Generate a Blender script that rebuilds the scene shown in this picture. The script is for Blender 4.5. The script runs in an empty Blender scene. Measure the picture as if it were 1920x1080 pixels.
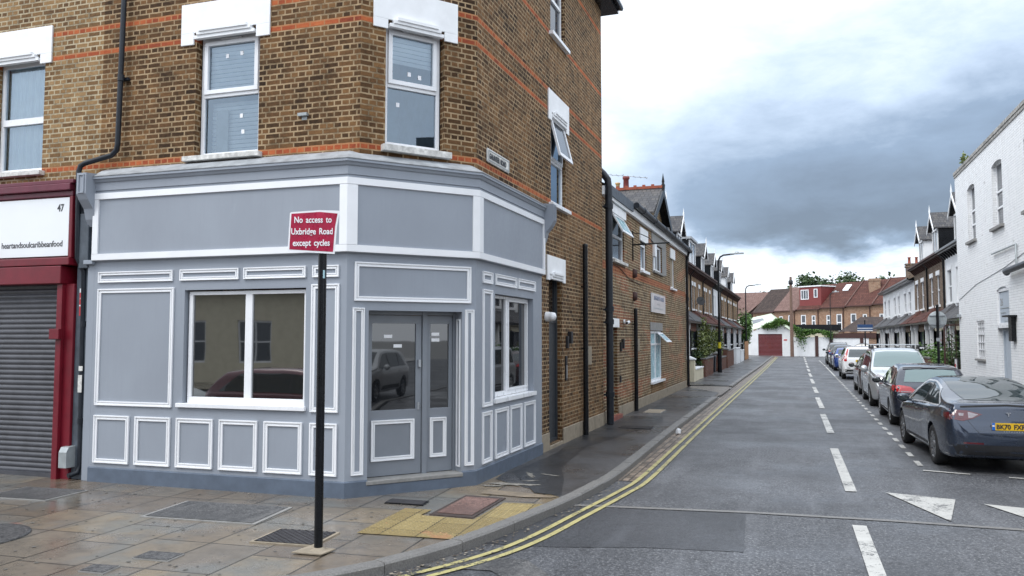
import bpy, bmesh, math, random
from mathutils import Vector, Matrix
from mathutils.bvhtree import BVHTree
from mathutils.geometry import tessellate_polygon
R = math.radians
random.seed(7)
S = bpy.context.scene
# ------------------------------------------------------------ camera
cd = bpy.data.cameras.new("camera"); cam = bpy.data.objects.new("camera", cd); S.collection.objects.link(cam)
S.camera = cam
cd.sensor_width = 36.0; cd.lens = 36.0*1500/1920; cd.clip_end = 2000; cd.clip_start = 0.05
cam.location = (0, 0, 2.15)
cam.rotation_euler = (R(90+3.51), 0, R(19.6))
# ------------------------------------------------------------ sky
W = bpy.data.worlds.new("World"); S.world = W; W.use_nodes = True
SUN_EL, SUN_AZ = 52, 215        # azimuth clockwise from +Y
def build_world():
    nt = W.node_tree; N = nt.nodes; L = nt.links; N.clear()
    out = N.new('ShaderNodeOutputWorld')
    def m(op, a, b=None, c=None, clamp=False):
        n = N.new('ShaderNodeMath'); n.operation = op; n.use_clamp = clamp
        for i, v in enumerate((a, b, c)):
            if v is None: continue
            if isinstance(v, (int, float)): n.inputs[i].default_value = v
            else: L.new(v, n.inputs[i])
        return n.outputs[0]
    def sstep(v, a, b):
        n = N.new('ShaderNodeMapRange'); n.interpolation_type = 'SMOOTHSTEP'
        L.new(v, n.inputs[0]); n.inputs[1].default_value = a; n.inputs[2].default_value = b
        return n.outputs[0]
    sky = N.new('ShaderNodeTexSky'); sky.sky_type = 'NISHITA'; sky.sun_disc = False
    sky.sun_elevation = R(SUN_EL); sky.sun_rotation = R(SUN_AZ)
    b1 = N.new('ShaderNodeBackground'); L.new(sky.outputs[0], b1.inputs[0]); b1.inputs[1].default_value = 0.12
    tc = N.new('ShaderNodeTexCoord'); sp = N.new('ShaderNodeSeparateXYZ'); L.new(tc.outputs['Generated'], sp.inputs[0])
    x, y, z = sp.outputs
    az = m('MULTIPLY', m('ARCTAN2', x, y), 57.2958)
    el = m('MULTIPLY', m('ARCSINE', z), 57.2958)
    def noise(sc, det, rough, stretch=(1, 1, 1), dist=0.0):
        mp = N.new('ShaderNodeMapping'); mp.inputs['Scale'].default_value = stretch
        L.new(tc.outputs['Generated'], mp.inputs[0])
        n = N.new('ShaderNodeTexNoise'); n.inputs['Scale'].default_value = sc; n.inputs['Detail'].default_value = det
        n.inputs['Roughness'].default_value = rough; n.inputs['Distortion'].default_value = dist
        L.new(mp.outputs[0], n.inputs['Vector']); return n.outputs['Fac']
    n1 = noise(3.2, 6, 0.55, (1, 1, 2.0), 0.4)
    n2 = noise(9, 6, 0.6, (1, 1, 2.4), 0.2)
    nn = m('SUBTRACT', n1, 0.5); n3 = m('SUBTRACT', n2, 0.5)
    # dark rain cloud ahead: lower edge near 5 degrees, fading upward and to the left
    lo = m('ADD', el, m('ADD', m('MULTIPLY', nn, 3.0), m('MULTIPLY', n3, 4.0)))
    lo = m('SUBTRACT', lo, m('MULTIPLY', m('ABSOLUTE', m('SUBTRACT', az, -1)), -0.02))
    low = sstep(lo, 4.6, 7.2)
    up = m('SUBTRACT', 1.0, sstep(m('ADD', el, m('MULTIPLY', nn, 9)), 6.5, 24))
    azn = m('ADD', az, m('ADD', m('MULTIPLY', nn, 14), m('MULTIPLY', m('SUBTRACT', el, 6), -0.35)))
    lf = sstep(azn, -22, 0)
    rt = m('SUBTRACT', 1.0, sstep(azn, 26, 60))
    dark = m('MULTIPLY', m('MULTIPLY', low, up), m('MULTIPLY', lf, rt))
    dark = m('ADD', dark, m('MULTIPLY', m('MULTIPLY', n3, 0.55), m('MULTIPLY', low, 1.0)), clamp=True)
    ramp = N.new('ShaderNodeValToRGB'); L.new(dark, ramp.inputs[0])
    e = ramp.color_ramp.elements
    e[0].position = 0.0; e[0].color = (0.80, 0.86, 0.94, 1)
    e[1].position = 1.0; e[1].color = (0.150, 0.190, 0.250, 1)
    k = e.new(0.3); k.color = (0.50, 0.60, 0.74, 1)
    k = e.new(0.62); k.color = (0.24, 0.315, 0.425, 1)
    b2 = N.new('ShaderNodeBackground'); L.new(ramp.outputs[0], b2.inputs[0])
    # an overcast sky is brighter overhead and behind the viewer
    hi = sstep(el, 24, 60)
    bk = sstep(m('ABSOLUTE', az), 40, 110)
    b2s = m('ADD', 1.0, m('MULTIPLY', m('MAXIMUM', hi, m('MULTIPLY', bk, 0.45)), SKY_TOP))
    L.new(b2s, b2.inputs[1])
    mx = N.new('ShaderNodeMixShader'); mx.inputs[0].default_value = 0.93
    L.new(b1.outputs[0], mx.inputs[1]); L.new(b2.outputs[0], mx.inputs[2]); L.new(mx.outputs[0], out.inputs[0])
SKY_TOP = 0.9
build_world()
sl = bpy.data.lights.new("sun", 'SUN'); sun = bpy.data.objects.new("sun", sl); S.collection.objects.link(sun)
sl.energy = 1.1; sl.angle = R(25); sl.color = (1, 0.97, 0.92)
sun.rotation_euler = (R(90-SUN_EL), 0, R(180-SUN_AZ))
S.view_settings.view_transform = 'Standard'; S.view_settings.look = 'None'
S.view_settings.gamma = 1; S.view_settings.use_curve_mapping = False
S.view_settings.exposure = 0.62
S.cycles.max_bounces = 6; S.cycles.transparent_max_bounces = 8

# ------------------------------------------------------------ materials
MATS = {}
class NT:
    def __init__(s, name):
        s.m = bpy.data.materials.new(name); s.m.use_nodes = True
        s.t = s.m.node_tree; s.N = s.t.nodes; s.L = s.t.links; s.N.clear()
        s.out = s.N.new('ShaderNodeOutputMaterial'); s.b = s.N.new('ShaderNodeBsdfPrincipled')
        s.L.new(s.b.outputs[0], s.out.inputs[0])
    def link(s, v, sock):
        if isinstance(v, (int, float)): sock.default_value = v
        elif isinstance(v, tuple): sock.default_value = v if len(v) == 4 or sock.type == 'VECTOR' else (*v, 1)
        else: s.L.new(v, sock)
    def math(s, op, a, b=0.0, c=None, clamp=False):
        n = s.N.new('ShaderNodeMath'); n.operation = op; n.use_clamp = clamp
        s.link(a, n.inputs[0]); s.link(b, n.inputs[1])
        if c is not None: s.link(c, n.inputs[2])
        return n.outputs[0]
    def coord(s, kind='UV', scale=(1, 1, 1), rot=(0, 0, 0), loc=(0, 0, 0)):
        tc = s.N.new('ShaderNodeTexCoord'); mp = s.N.new('ShaderNodeMapping')
        mp.inputs['Scale'].default_value = scale; mp.inputs['Rotation'].default_value = rot; mp.inputs['Location'].default_value = loc
        s.L.new(tc.outputs[kind], mp.inputs[0]); return mp.outputs[0]
    def noise(s, vec, scale, det=4, rough=0.55, dist=0.0):
        n = s.N.new('ShaderNodeTexNoise'); s.L.new(vec, n.inputs['Vector'])
        n.inputs['Scale'].default_value = scale; n.inputs['Detail'].default_value = det
        n.inputs['Roughness'].default_value = rough; n.inputs['Distortion'].default_value = dist
        return n.outputs['Fac']
    def ramp(s, v, stops):
        n = s.N.new('ShaderNodeValToRGB'); s.link(v, n.inputs[0]); e = n.color_ramp.elements
        e[0].position, e[0].color = stops[0][0], (*stops[0][1], 1)
        e[1].position, e[1].color = stops[-1][0], (*stops[-1][1], 1)
        for p, c in stops[1:-1]:
            k = e.new(p); k.color = (*c, 1)
        return n.outputs[0]
    def mix(s, f, a, b, mode='MIX'):
        n = s.N.new('ShaderNodeMix'); n.data_type = 'RGBA'; n.blend_type = mode
        s.link(f, n.inputs[0]); s.link(a, n.inputs[6]); s.link(b, n.inputs[7]); return n.outputs[2]
    def mr(s, v, a, b, c=0.0, d=1.0):
        n = s.N.new('ShaderNodeMapRange'); s.link(v, n.inputs[0])
        for i, q in enumerate((a, b, c, d)): n.inputs[i+1].default_value = q
        return n.outputs[0]
    def bump(s, h, strength=0.4, dist=0.01):
        n = s.N.new('ShaderNodeBump'); n.inputs['Strength'].default_value = strength; n.inputs['Distance'].default_value = dist
        s.L.new(h, n.inputs['Height']); s.L.new(n.outputs[0], s.b.inputs['Normal'])
    def set(s, col=None, rough=None, metal=None, spec=None, coat=None):
        for k, v in (('Base Color', col), ('Roughness', rough), ('Metallic', metal), ('Specular IOR Level', spec), ('Coat Weight', coat)):
            if v is not None: s.link(v, s.b.inputs[k])
def plain(name, col, rough=0.6, var=0.12, scale=6, metal=0.0, spec=0.5, bump=0.0, coat=0.0, grime=0.0):
    if name in MATS: return MATS[name]
    t = NT(name); v = t.coord('Object')
    n = t.noise(v, scale, 5, 0.6)
    lo = tuple(c*(1-var) for c in col); hi = tuple(min(1, c*(1+var)) for c in col)
    c = t.ramp(n, [(0.3, lo), (0.7, hi)])
    if grime:
        g = t.noise(t.coord('Object', (1, 1, 0.35)), 2.3, 8, 0.7)
        c = t.mix(t.mr(g, 0.5, 0.75, 0, grime), c, tuple(q*0.35 for q in col))
    t.set(c, t.mr(t.noise(v, scale*2.3, 3), 0.3, 0.7, max(0.02, rough-0.06), min(1, rough+0.06)), metal, spec, coat)
    if bump: t.bump(t.noise(v, scale*8, 4), bump, 0.004)
    MATS[name] = t.m; return t.m
def brick(name, cols, mortar, bw=0.225, bh=0.075, ms=0.0115, bands=(), band_cols=None, bump=0.7, soot=0.5, bandw=0.042, rough=0.9, patch=None):
    t = NT(name); uv = t.coord('UV')
    wob = t.N.new('ShaderNodeVectorMath'); wob.operation = 'ADD'
    nz = t.N.new('ShaderNodeTexNoise'); nz.inputs['Scale'].default_value = 9; nz.inputs['Detail'].default_value = 3; t.L.new(uv, nz.inputs[0])
    sc = t.N.new('ShaderNodeVectorMath'); sc.operation = 'SCALE'; sc.inputs['Scale'].default_value = 0.012
    t.L.new(nz.outputs['Color'], sc.inputs[0]); t.L.new(uv, wob.inputs[0]); t.L.new(sc.outputs[0], wob.inputs[1])
    def bt(width, off, sq=1.0, sqf=2):
        b = t.N.new('ShaderNodeTexBrick'); t.L.new(wob.outputs[0], b.inputs['Vector'])
        b.inputs['Color1'].default_value = (0, 0, 0, 1); b.inputs['Color2'].default_value = (1, 1, 1, 1); b.inputs['Mortar'].default_value = (0.5, 0.5, 0.5, 1)
        b.inputs['Scale'].default_value = 1; b.inputs['Mortar Size'].default_value = ms; b.inputs['Mortar Smooth'].default_value = 0.15
        b.inputs['Brick Width'].default_value = width; b.inputs['Row Height'].default_value = bh; b.offset = off; b.squash = sq; b.squash_frequency = sqf
        return b
    b = bt(bw, 0.5, 0.5, 2)
    n1 = t.noise(uv, 22, 5, 0.7)
    val = t.math('ADD', t.math('MULTIPLY', b.outputs['Color'], 0.50), t.math('MULTIPLY', n1, 0.74))
    big = t.noise(uv, 0.6, 6, 0.65)
    val = t.math('SUBTRACT', val, t.math('MULTIPLY', t.mr(big, 0.40, 0.62), 0.36*soot*2))
    k = len(cols)
    c = t.ramp(val, [(0.1+0.82*i/(k-1), q) for i, q in enumerate(cols)])
    tone = t.noise(uv, 70, 3, 0.6)
    c = t.mix(t.mr(tone, 0.35, 0.7, 0, 0.35), c, tuple(q*0.45 for q in cols[k//2]))
    if bands:
        sp = t.N.new('ShaderNodeSeparateXYZ'); t.L.new(uv, sp.inputs[0])
        f = None
        for z in bands:
            q = t.math('LESS_THAN', t.math('ABSOLUTE', t.math('SUBTRACT', sp.outputs[1], z)), bandw)
            f = q if f is None else t.math('MAXIMUM', f, q)
        rc = t.ramp(val, [(0.1, band_cols[0]), (0.5, band_cols[1]), (0.9, band_cols[2])])
        fade = t.mr(t.noise(uv, 1.7, 3), 0.30, 0.36, 0.7, 1.0)
        band_f = t.math('MULTIPLY', f, fade); c = t.mix(band_f, c, rc)
    if patch:
        f = t.mr(t.noise(t.coord('UV', (0.5, 2.2, 1)), patch[0], 3, 0.5), 0.52, 0.6)
        c = t.mix(f, c, t.ramp(val, [(0.1, patch[1]), (0.9, patch[2])]))
    mcol = t.ramp(t.noise(uv, 3.1, 7, 0.75), [(0.36, tuple(q*0.35 for q in mortar)), (0.58, mortar)])
    if bands: mcol = t.mix(t.math('MULTIPLY', band_f, 0.75), mcol, (0.42, 0.17, 0.07))
    c = t.mix(b.outputs['Fac'], c, mcol)
    t.set(c, rough, spec=0.25)
    h = t.math('SUBTRACT', t.math('MULTIPLY', n1, 0.35), b.outputs['Fac'])
    t.bump(h, bump, 0.012)
    MATS[name] = t.m; return t.m
def glassy(name, col=(0.02, 0.025, 0.03), rough=0.02, ior=1.5, var=0.0):
    t = NT(name); t.set(col, rough, spec=0.6); t.b.inputs['IOR'].default_value = ior
    v = t.coord('Object'); t.bump(t.noise(v, 1.2, 2), 0.04, 0.02); MATS[name] = t.m; return t.m
def clear_glass(name, tint=(0.85, 0.9, 0.92)):
    t = NT(name); t.N.remove(t.b)
    tr = t.N.new('ShaderNodeBsdfTransparent'); tr.inputs[0].default_value = (*tint, 1)
    gl = t.N.new('ShaderNodeBsdfGlossy'); gl.inputs['Roughness'].default_value = 0.01; gl.inputs[0].default_value = (0.72, 0.86, 1, 1)
    fr = t.N.new('ShaderNodeFresnel'); fr.inputs[0].default_value = 1.6
    f = t.math('ADD', t.math('MULTIPLY', fr.outputs[0], 2.0), 0.07, clamp=True)
    mx = t.N.new('ShaderNodeMixShader'); t.L.new(f, mx.inputs[0]); t.L.new(tr.outputs[0], mx.inputs[1]); t.L.new(gl.outputs[0], mx.inputs[2])
    t.L.new(mx.outputs[0], t.out.inputs[0]); MATS[name] = t.m; return t.m
def carpaint(name, col, metal=0.45, rough=0.32):
    t = NT(name); v = t.coord('Object'); n = t.noise(v, 900, 2)
    c = t.mix(t.mr(n, 0.35, 0.7, 0, 0.25), col, tuple(min(1, q*1.6+0.01) for q in col))
    d = t.noise(t.coord('Object'), 2.5, 7, 0.7)
    c = t.mix(t.mr(d, 0.45, 0.8, 0, 0.12), c, (0.16, 0.15, 0.14))
    t.set(c, t.mr(d, 0.3, 0.8, rough, rough+0.12), metal, 0.5, 1.0); t.b.inputs['Coat Roughness'].default_value = 0.03
    MATS[name] = t.m; return t.m
STOCK = [(0.022, 0.012, 0.007), (0.065, 0.034, 0.015), (0.125, 0.063, 0.027), (0.185, 0.094, 0.038), (0.25, 0.134, 0.055)]
REDS = [(0.16, 0.035, 0.02), (0.34, 0.078, 0.03), (0.48, 0.14, 0.05)]
M = {}
M['brick'] = brick('stock brick', STOCK, (0.375, 0.27, 0.16), bands=(4.6875, 6.4125, 6.7875, 7.9125, 9.4125), band_cols=REDS)
M['brick2'] = brick('weathered stock brick', [(0.04, 0.022, 0.015), (0.12, 0.065, 0.03), (0.22, 0.125, 0.055), (0.30, 0.18, 0.08), (0.38, 0.25, 0.13)], (0.48, 0.40, 0.27), bands=(4.6875, 6.4125, 6.7875, 7.9125, 9.4125), band_cols=REDS, soot=0.15)
M['brick3'] = brick('brown stock brick', [(0.040, 0.022, 0.015), (0.10, 0.056, 0.030), (0.165, 0.095, 0.045), (0.22, 0.13, 0.06)], (0.50, 0.41, 0.27), bands=(3.9,), band_cols=[(0.14, 0.035, 0.02), (0.28, 0.08, 0.04), (0.33, 0.12, 0.06)], patch=(0.9, (0.13, 0.035, 0.02), (0.33, 0.11, 0.05)), soot=0.4, bandw=0.1)
M['brick4'] = brick('terrace brick', [(0.09, 0.045, 0.028), (0.23, 0.125, 0.06), (0.36, 0.22, 0.11)], (0.42, 0.34, 0.24), soot=0.2)
M['brick5'] = brick('dark terrace brick', [(0.05, 0.03, 0.024), (0.12, 0.07, 0.045), (0.2, 0.125, 0.08)], (0.36, 0.31, 0.25), soot=0.2)
M['brick6'] = brick('orange brick', [(0.17, 0.085, 0.055), (0.30, 0.155, 0.095), (0.40, 0.225, 0.14)], (0.42, 0.35, 0.27), soot=0.1)
M['redbrick'] = brick('red brick', [(0.10, 0.035, 0.025), (0.18, 0.06, 0.04), (0.24, 0.09, 0.055)], (0.2, 0.17, 0.14), soot=0.3)
def painted_brick():
    t = NT('white painted brick'); uv = t.coord('UV')
    b = t.N.new('ShaderNodeTexBrick'); nz = t.N.new('ShaderNodeTexNoise'); nz.inputs['Scale'].default_value = 6; t.L.new(uv, nz.inputs[0])
    mixv = t.N.new('ShaderNodeMix'); mixv.data_type = 'VECTOR'; mixv.inputs[0].default_value = 0.016
    t.L.new(uv, mixv.inputs[4]); t.L.new(nz.outputs['Color'], mixv.inputs[5]); t.L.new(mixv.outputs[1], b.inputs['Vector'])
    b.inputs['Scale'].default_value = 1; b.inputs['Brick Width'].default_value = 0.225; b.inputs['Row Height'].default_value = 0.075
    b.inputs['Mortar Size'].default_value = 0.009; b.squash = 0.5; b.squash_frequency = 2
    b.inputs['Mortar Smooth'].default_value = 0.6
    b.inputs['Color1'].default_value = (0, 0, 0, 1); b.inputs['Color2'].default_value = (1, 1, 1, 1)
    n = t.noise(uv, 14, 6, 0.7)
    c = t.mix(t.mr(b.outputs['Color'], 0, 1, 0, 0.6), (0.82, 0.83, 0.84), (0.90, 0.90, 0.90))
    jf = t.math('MULTIPLY', b.outputs['Fac'], t.mr(t.noise(uv, 4, 5, 0.7), 0.36, 0.62, 0.05, 0.55))
    c = t.mix(jf, c, (0.36, 0.36, 0.37))
    worn = t.mr(t.noise(t.coord('UV', (0.6, 1.6, 1)), 3.0, 9, 0.75), 0.60, 0.68)
    c = t.mix(t.math('MULTIPLY', worn, 0.75), c, (0.28, 0.25, 0.23))
    stk = t.mr(t.noise(t.coord('UV', (5, 0.35, 1)), 1.6, 7, 0.7), 0.56, 0.74, 0, 0.35)
    c = t.mix(stk, c, (0.45, 0.43, 0.40))
    t.set(c, 0.7, spec=0.3); t.bump(t.math('SUBTRACT', t.math('MULTIPLY', n, 0.4), b.outputs['Fac']), 0.8, 0.01)
    return t.m
M['whitebrick'] = painted_brick()
M['cream'] = plain('cream painted brick', (0.68, 0.62, 0.46), 0.75, 0.08, 3, grime=0.2)
M['white'] = plain('white gloss paint', (0.80, 0.81, 0.83), 0.35, 0.04, 2)
M['upvc'] = plain('white window plastic', (0.80, 0.81, 0.83), 0.3, 0.03, 3)
M['render'] = plain('white render', (0.76, 0.77, 0.78), 0.75, 0.06, 2, grime=0.15)
M['stucco'] = plain('white painted lintel', (0.82, 0.83, 0.84), 0.7, 0.05, 4)
M['sillworn'] = plain('worn painted sill', (0.62, 0.61, 0.58), 0.85, 0.3, 14, grime=0.8, bump=0.5)
def shop_grey():
    t = NT('grey shopfront paint'); v = t.coord('Object')
    big = t.noise(t.coord('Object', (1, 1, 0.5)), 0.9, 5, 0.6); fine = t.noise(v, 14, 5, 0.6)
    c = t.ramp(big, [(0.3, (0.255, 0.280, 0.322)), (0.7, (0.298, 0.328, 0.375))])
    sm = t.mr(t.noise(t.coord('Object', (1.2, 1.2, 0.8), loc=(3, 1, 2)), 2.2, 6, 0.7, 0.8), 0.62, 0.78, 0, 0.28)
    c = t.mix(sm, c, (0.36, 0.395, 0.45))
    st = t.mr(t.noise(t.coord('Object', (9, 9, 0.5)), 2.0, 6, 0.7), 0.52, 0.75, 0, 0.10)
    c = t.mix(st, c, (0.17, 0.185, 0.21))
    t.set(c, t.mr(fine, 0.3, 0.7, 0.42, 0.55), spec=0.4)
    t.bump(t.noise(t.coord('Object', (1, 1, 1)), 45, 3), 0.06, 0.004)
    return t.m
M['grey'] = shop_grey()
M['plinth'] = plain('slate blue plinth paint', (0.098, 0.125, 0.168), 0.5, 0.15, 5, grime=0.15)
M['doorgrey'] = plain('grey door paint', (0.205, 0.225, 0.255), 0.38, 0.05, 3)
M['lead'] = plain('lead flashing', (0.30, 0.315, 0.33), 0.55, 0.3, 5, bump=0.4)
M['black'] = plain('black gloss paint', (0.006, 0.007, 0.009), 0.3, 0.3, 8, spec=0.3)
M['pipe'] = plain('dark painted iron pipe', (0.014, 0.018, 0.025), 0.42, 0.3, 6, spec=0.35)
M['darkwall'] = plain('slate grey painted strip', (0.07, 0.085, 0.105), 0.55, 0.3, 6, grime=0.6, bump=0.4)
M['red'] = plain('dark red shop paint', (0.15, 0.006, 0.016), 0.4, 0.18, 4)
M['redfascia'] = plain('maroon gutter', (0.12, 0.012, 0.03), 0.4, 0.2, 4)
M['sign'] = plain('glossy sign board', (0.78, 0.80, 0.82), 0.12, 0.02, 1)
M['ink'] = plain('dark lettering', (0.03, 0.03, 0.035), 0.4, 0.1)
M['shutter'] = plain('grey steel shutter', (0.062, 0.064, 0.075), 0.42, 0.2, 5, metal=0.0, grime=0.4)
M['granite'] = plain('granite', (0.165, 0.158, 0.15), 0.5, 0.35, 60, bump=0.3, grime=0.4)
M['stonebase'] = plain('stone plinth', (0.28, 0.235, 0.175), 0.8, 0.2, 7, grime=0.5, bump=0.4)
M['concrete'] = plain('grey concrete', (0.25, 0.245, 0.235), 0.8, 0.15, 9, grime=0.3)
M['glass'] = glassy('dark shop glass', (0.010, 0.011, 0.013), ior=1.85)
M['shopglass'] = glassy('front shop window glass', (0.010, 0.011, 0.012), ior=2.3)
M['wglass'] = glassy('house window glass', (0.05, 0.06, 0.075), 0.05)
M['clear'] = clear_glass('clear glass')
M['blind'] = plain('pale blind', (0.78, 0.84, 0.88), 0.6, 0.03)
M['curtain'] = plain('white net curtain', (0.70, 0.74, 0.74), 0.9, 0.05)
M['room'] = plain('room tinted as reflected sky', (0.26, 0.40, 0.50), 0.9, 0.1)  # blue room colour stands in for sky reflected in the panes
M['frost'] = plain('frosted window glass', (0.32, 0.50, 0.55), 0.25, 0.12, 2)
M['anthracite'] = plain('anthracite door', (0.035, 0.042, 0.05), 0.4, 0.1)
M['slate'] = brick('slate roof', [(0.035, 0.035, 0.04), (0.07, 0.068, 0.072), (0.12, 0.11, 0.10)], (0.02, 0.02, 0.02), 0.28, 0.2, 0.008, soot=0.2, rough=0.6)
M['tilebrown'] = brick('brown tile roof', [(0.035, 0.026, 0.023), (0.06, 0.045, 0.04), (0.09, 0.065, 0.056)], (0.03, 0.02, 0.02), 0.25, 0.3, 0.012, soot=0.2)
M['tilered'] = brick('red brown tile roof', [(0.06, 0.027, 0.023), (0.11, 0.045, 0.036), (0.15, 0.065, 0.05)], (0.05, 0.025, 0.02), 0.3, 0.34, 0.02, soot=0.2)
M['tilepink'] = brick('faded tile roof', [(0.12, 0.075, 0.066), (0.18, 0.11, 0.095), (0.23, 0.15, 0.13)], (0.12, 0.08, 0.07), 0.3, 0.34, 0.015, soot=0.2)
M['terracotta'] = plain('terracotta', (0.28, 0.07, 0.035), 0.7, 0.25, 8)
M['buffpot'] = plain('buff chimney pot', (0.48, 0.32, 0.15), 0.75, 0.15, 8)
M['redtile'] = plain('red hung tiles', (0.17, 0.03, 0.028), 0.6, 0.2, 12, bump=0.4)
M['maroon'] = plain('maroon garage door', (0.13, 0.018, 0.022), 0.5, 0.15, 4)
M['brownwood'] = plain('dark brown timber', (0.055, 0.022, 0.018), 0.65, 0.2, 6)
M['timber'] = plain('weathered pole timber', (0.16, 0.10, 0.075), 0.85, 0.3, 10)
M['fence'] = plain('orange timber fence', (0.35, 0.17, 0.07), 0.8, 0.2, 9)
M['corr'] = plain('pale roofing sheet', (0.46, 0.52, 0.40), 0.6, 0.15, 4)
M['chrome'] = plain('chrome', (0.82, 0.83, 0.85), 0.25, 0.03, metal=1.0)
M['steel'] = plain('brushed steel', (0.42, 0.44, 0.46), 0.35, 0.1, metal=0.8)
M['galv'] = plain('grey sign back', (0.34, 0.37, 0.38), 0.45, 0.15, 6, metal=0.2)
M['rubber'] = plain('tyre rubber', (0.014, 0.014, 0.015), 0.75, 0.3, 8)
M['blackplastic'] = plain('black plastic', (0.013, 0.013, 0.015), 0.45, 0.2, 8)
M['carglass'] = glassy('tinted car glass', (0.03, 0.042, 0.045), 0.015, 1.7)
M['carglass2'] = glassy('car glass with painted sky', (0.10, 0.16, 0.16), 0.03, 1.7)  # pale teal base paints in sky showing through the opaque pane
M['redlamp'] = plain('red lamp lens', (0.42, 0.008, 0.012), 0.1, 0.25, 30, coat=1.0)
M['darkredlamp'] = plain('smoked red lamp lens', (0.09, 0.006, 0.012), 0.08, 0.3, 30, coat=1.0)
M['clearlamp'] = plain('clear lamp lens', (0.28, 0.25, 0.27), 0.1, 0.3, 30, coat=1.0)
M['plateY'] = plain('yellow number plate', (0.72, 0.45, 0.02), 0.3, 0.04)
M['plateB'] = plain('blue plate band', (0.01, 0.13, 0.5), 0.3, 0.05)
M['paintW'] = plain('white road paint', (0.52, 0.51, 0.47), 0.6, 0.3, 22, bump=0.2)
M['signred'] = plain('red reflective sign', (0.36, 0.012, 0.05), 0.3, 0.18, 9)
M['alarmred'] = plain('red sticker', (0.5, 0.03, 0.04), 0.4, 0.1)
M['navy'] = plain('navy board', (0.02, 0.06, 0.16), 0.4, 0.1)
M['binblack'] = plain('black bin plastic', (0.015, 0.02, 0.03), 0.4, 0.15)
M['yellowband'] = plain('yellow band', (0.6, 0.5, 0.02), 0.5, 0.1)
M['mauve'] = plain('grey blue panel', (0.42, 0.47, 0.53), 0.45, 0.05)

def worn_paint(name, col, thr=0.56, base=(0.055, 0.056, 0.058)):
    t = NT(name); v = t.coord('Object')
    n = t.math('ADD', t.math('MULTIPLY', t.noise(v, 30, 6, 0.75), 0.55), t.math('MULTIPLY', t.noise(v, 2.6, 4, 0.6), 0.45))
    c = t.ramp(t.noise(v, 6, 4), [(0.3, tuple(q*0.8 for q in col)), (0.7, col)])
    c = t.mix(t.mr(n, thr, thr+0.05), c, base); t.set(c, 0.5, spec=0.4); t.bump(t.noise(v, 120, 3), 0.2, 0.004); return t.m
M['linewhite'] = worn_paint('worn white lining', (0.50, 0.49, 0.46), 0.525)
M['lineyellow'] = worn_paint('worn yellow lining', (0.44, 0.39, 0.17), 0.535)
def asphalt(name, c0, c1, r0=0.35, r1=0.7, wet=0.5, fine=160, speck=(0.16, 0.155, 0.15)):
    t = NT(name); v = t.coord('Object')
    f = t.noise(v, fine, 3, 0.85); g = t.noise(v, fine*0.36, 5, 0.8); b = t.noise(v, 0.35, 7, 0.62); st = t.noise(t.coord('Object', (1.4, 0.16, 1)), 1.6, 6, 0.6)
    c = t.ramp(t.math('ADD', t.math('MULTIPLY', f, 0.6), t.math('MULTIPLY', g, 0.4)), [(0.40, tuple(q*0.3 for q in c0)), (0.50, c0), (0.60, tuple(q*1.25 for q in c1))])
    c = t.mix(t.mr(f, 0.58, 0.64, 0, 0.8), c, speck)
    c = t.mix(t.mr(b, 0.42, 0.62, 0, 0.6), c, tuple(q*0.45 for q in c0))
    cr = t.math('ABSOLUTE', t.math('SUBTRACT', t.noise(t.coord('Object', (1, 0.5, 1), loc=(5, 2, 0)), 0.9, 9, 0.62), 0.5))
    c = t.mix(t.mr(cr, 0.0, 0.004, 0.75, 0.0), c, (0.012, 0.012, 0.013))
    c = t.mix(t.mr(st, 0.52, 0.72, 0, 0.35), c, tuple(q*1.5 for q in c1))
    w = t.mr(t.noise(v, 0.55, 6, 0.65), 0.42, 0.62)
    t.set(c, t.mix(t.math('MULTIPLY', w, wet), (r1, r1, r1), (r0, r0, r0)), spec=0.45)
    t.bump(t.math('ADD', f, t.math('MULTIPLY', g, 0.6)), 0.35, 0.006); MATS[name] = t.m; return t.m
M['road'] = asphalt('road asphalt', (0.068, 0.070, 0.078), (0.13, 0.133, 0.142), 0.30, 0.6, 0.7, fine=34, speck=(0.34, 0.34, 0.33))
M['roadpatch'] = asphalt('dark asphalt patch', (0.044, 0.046, 0.052), (0.080, 0.083, 0.092), 0.3, 0.55, 0.7, fine=90, speck=(0.09, 0.09, 0.09))
M['path'] = asphalt('footway asphalt', (0.060, 0.058, 0.060), (0.105, 0.10, 0.10), 0.2, 0.5, 0.9, fine=100, speck=(0.12, 0.115, 0.11))
M['pathdark'] = asphalt('new footway asphalt', (0.026, 0.027, 0.030), (0.045, 0.047, 0.052), 0.22, 0.45, 0.8, fine=110, speck=(0.06, 0.06, 0.065))
M['chips'] = asphalt('grey aggregate', (0.07, 0.07, 0.072), (0.16, 0.155, 0.15), 0.3, 0.55, 0.6, fine=55, speck=(0.28, 0.27, 0.26))
M['pinkchips'] = asphalt('pink aggregate', (0.16, 0.09, 0.075), (0.27, 0.17, 0.14), 0.3, 0.55, 0.6, fine=55, speck=(0.35, 0.26, 0.22))
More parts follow.
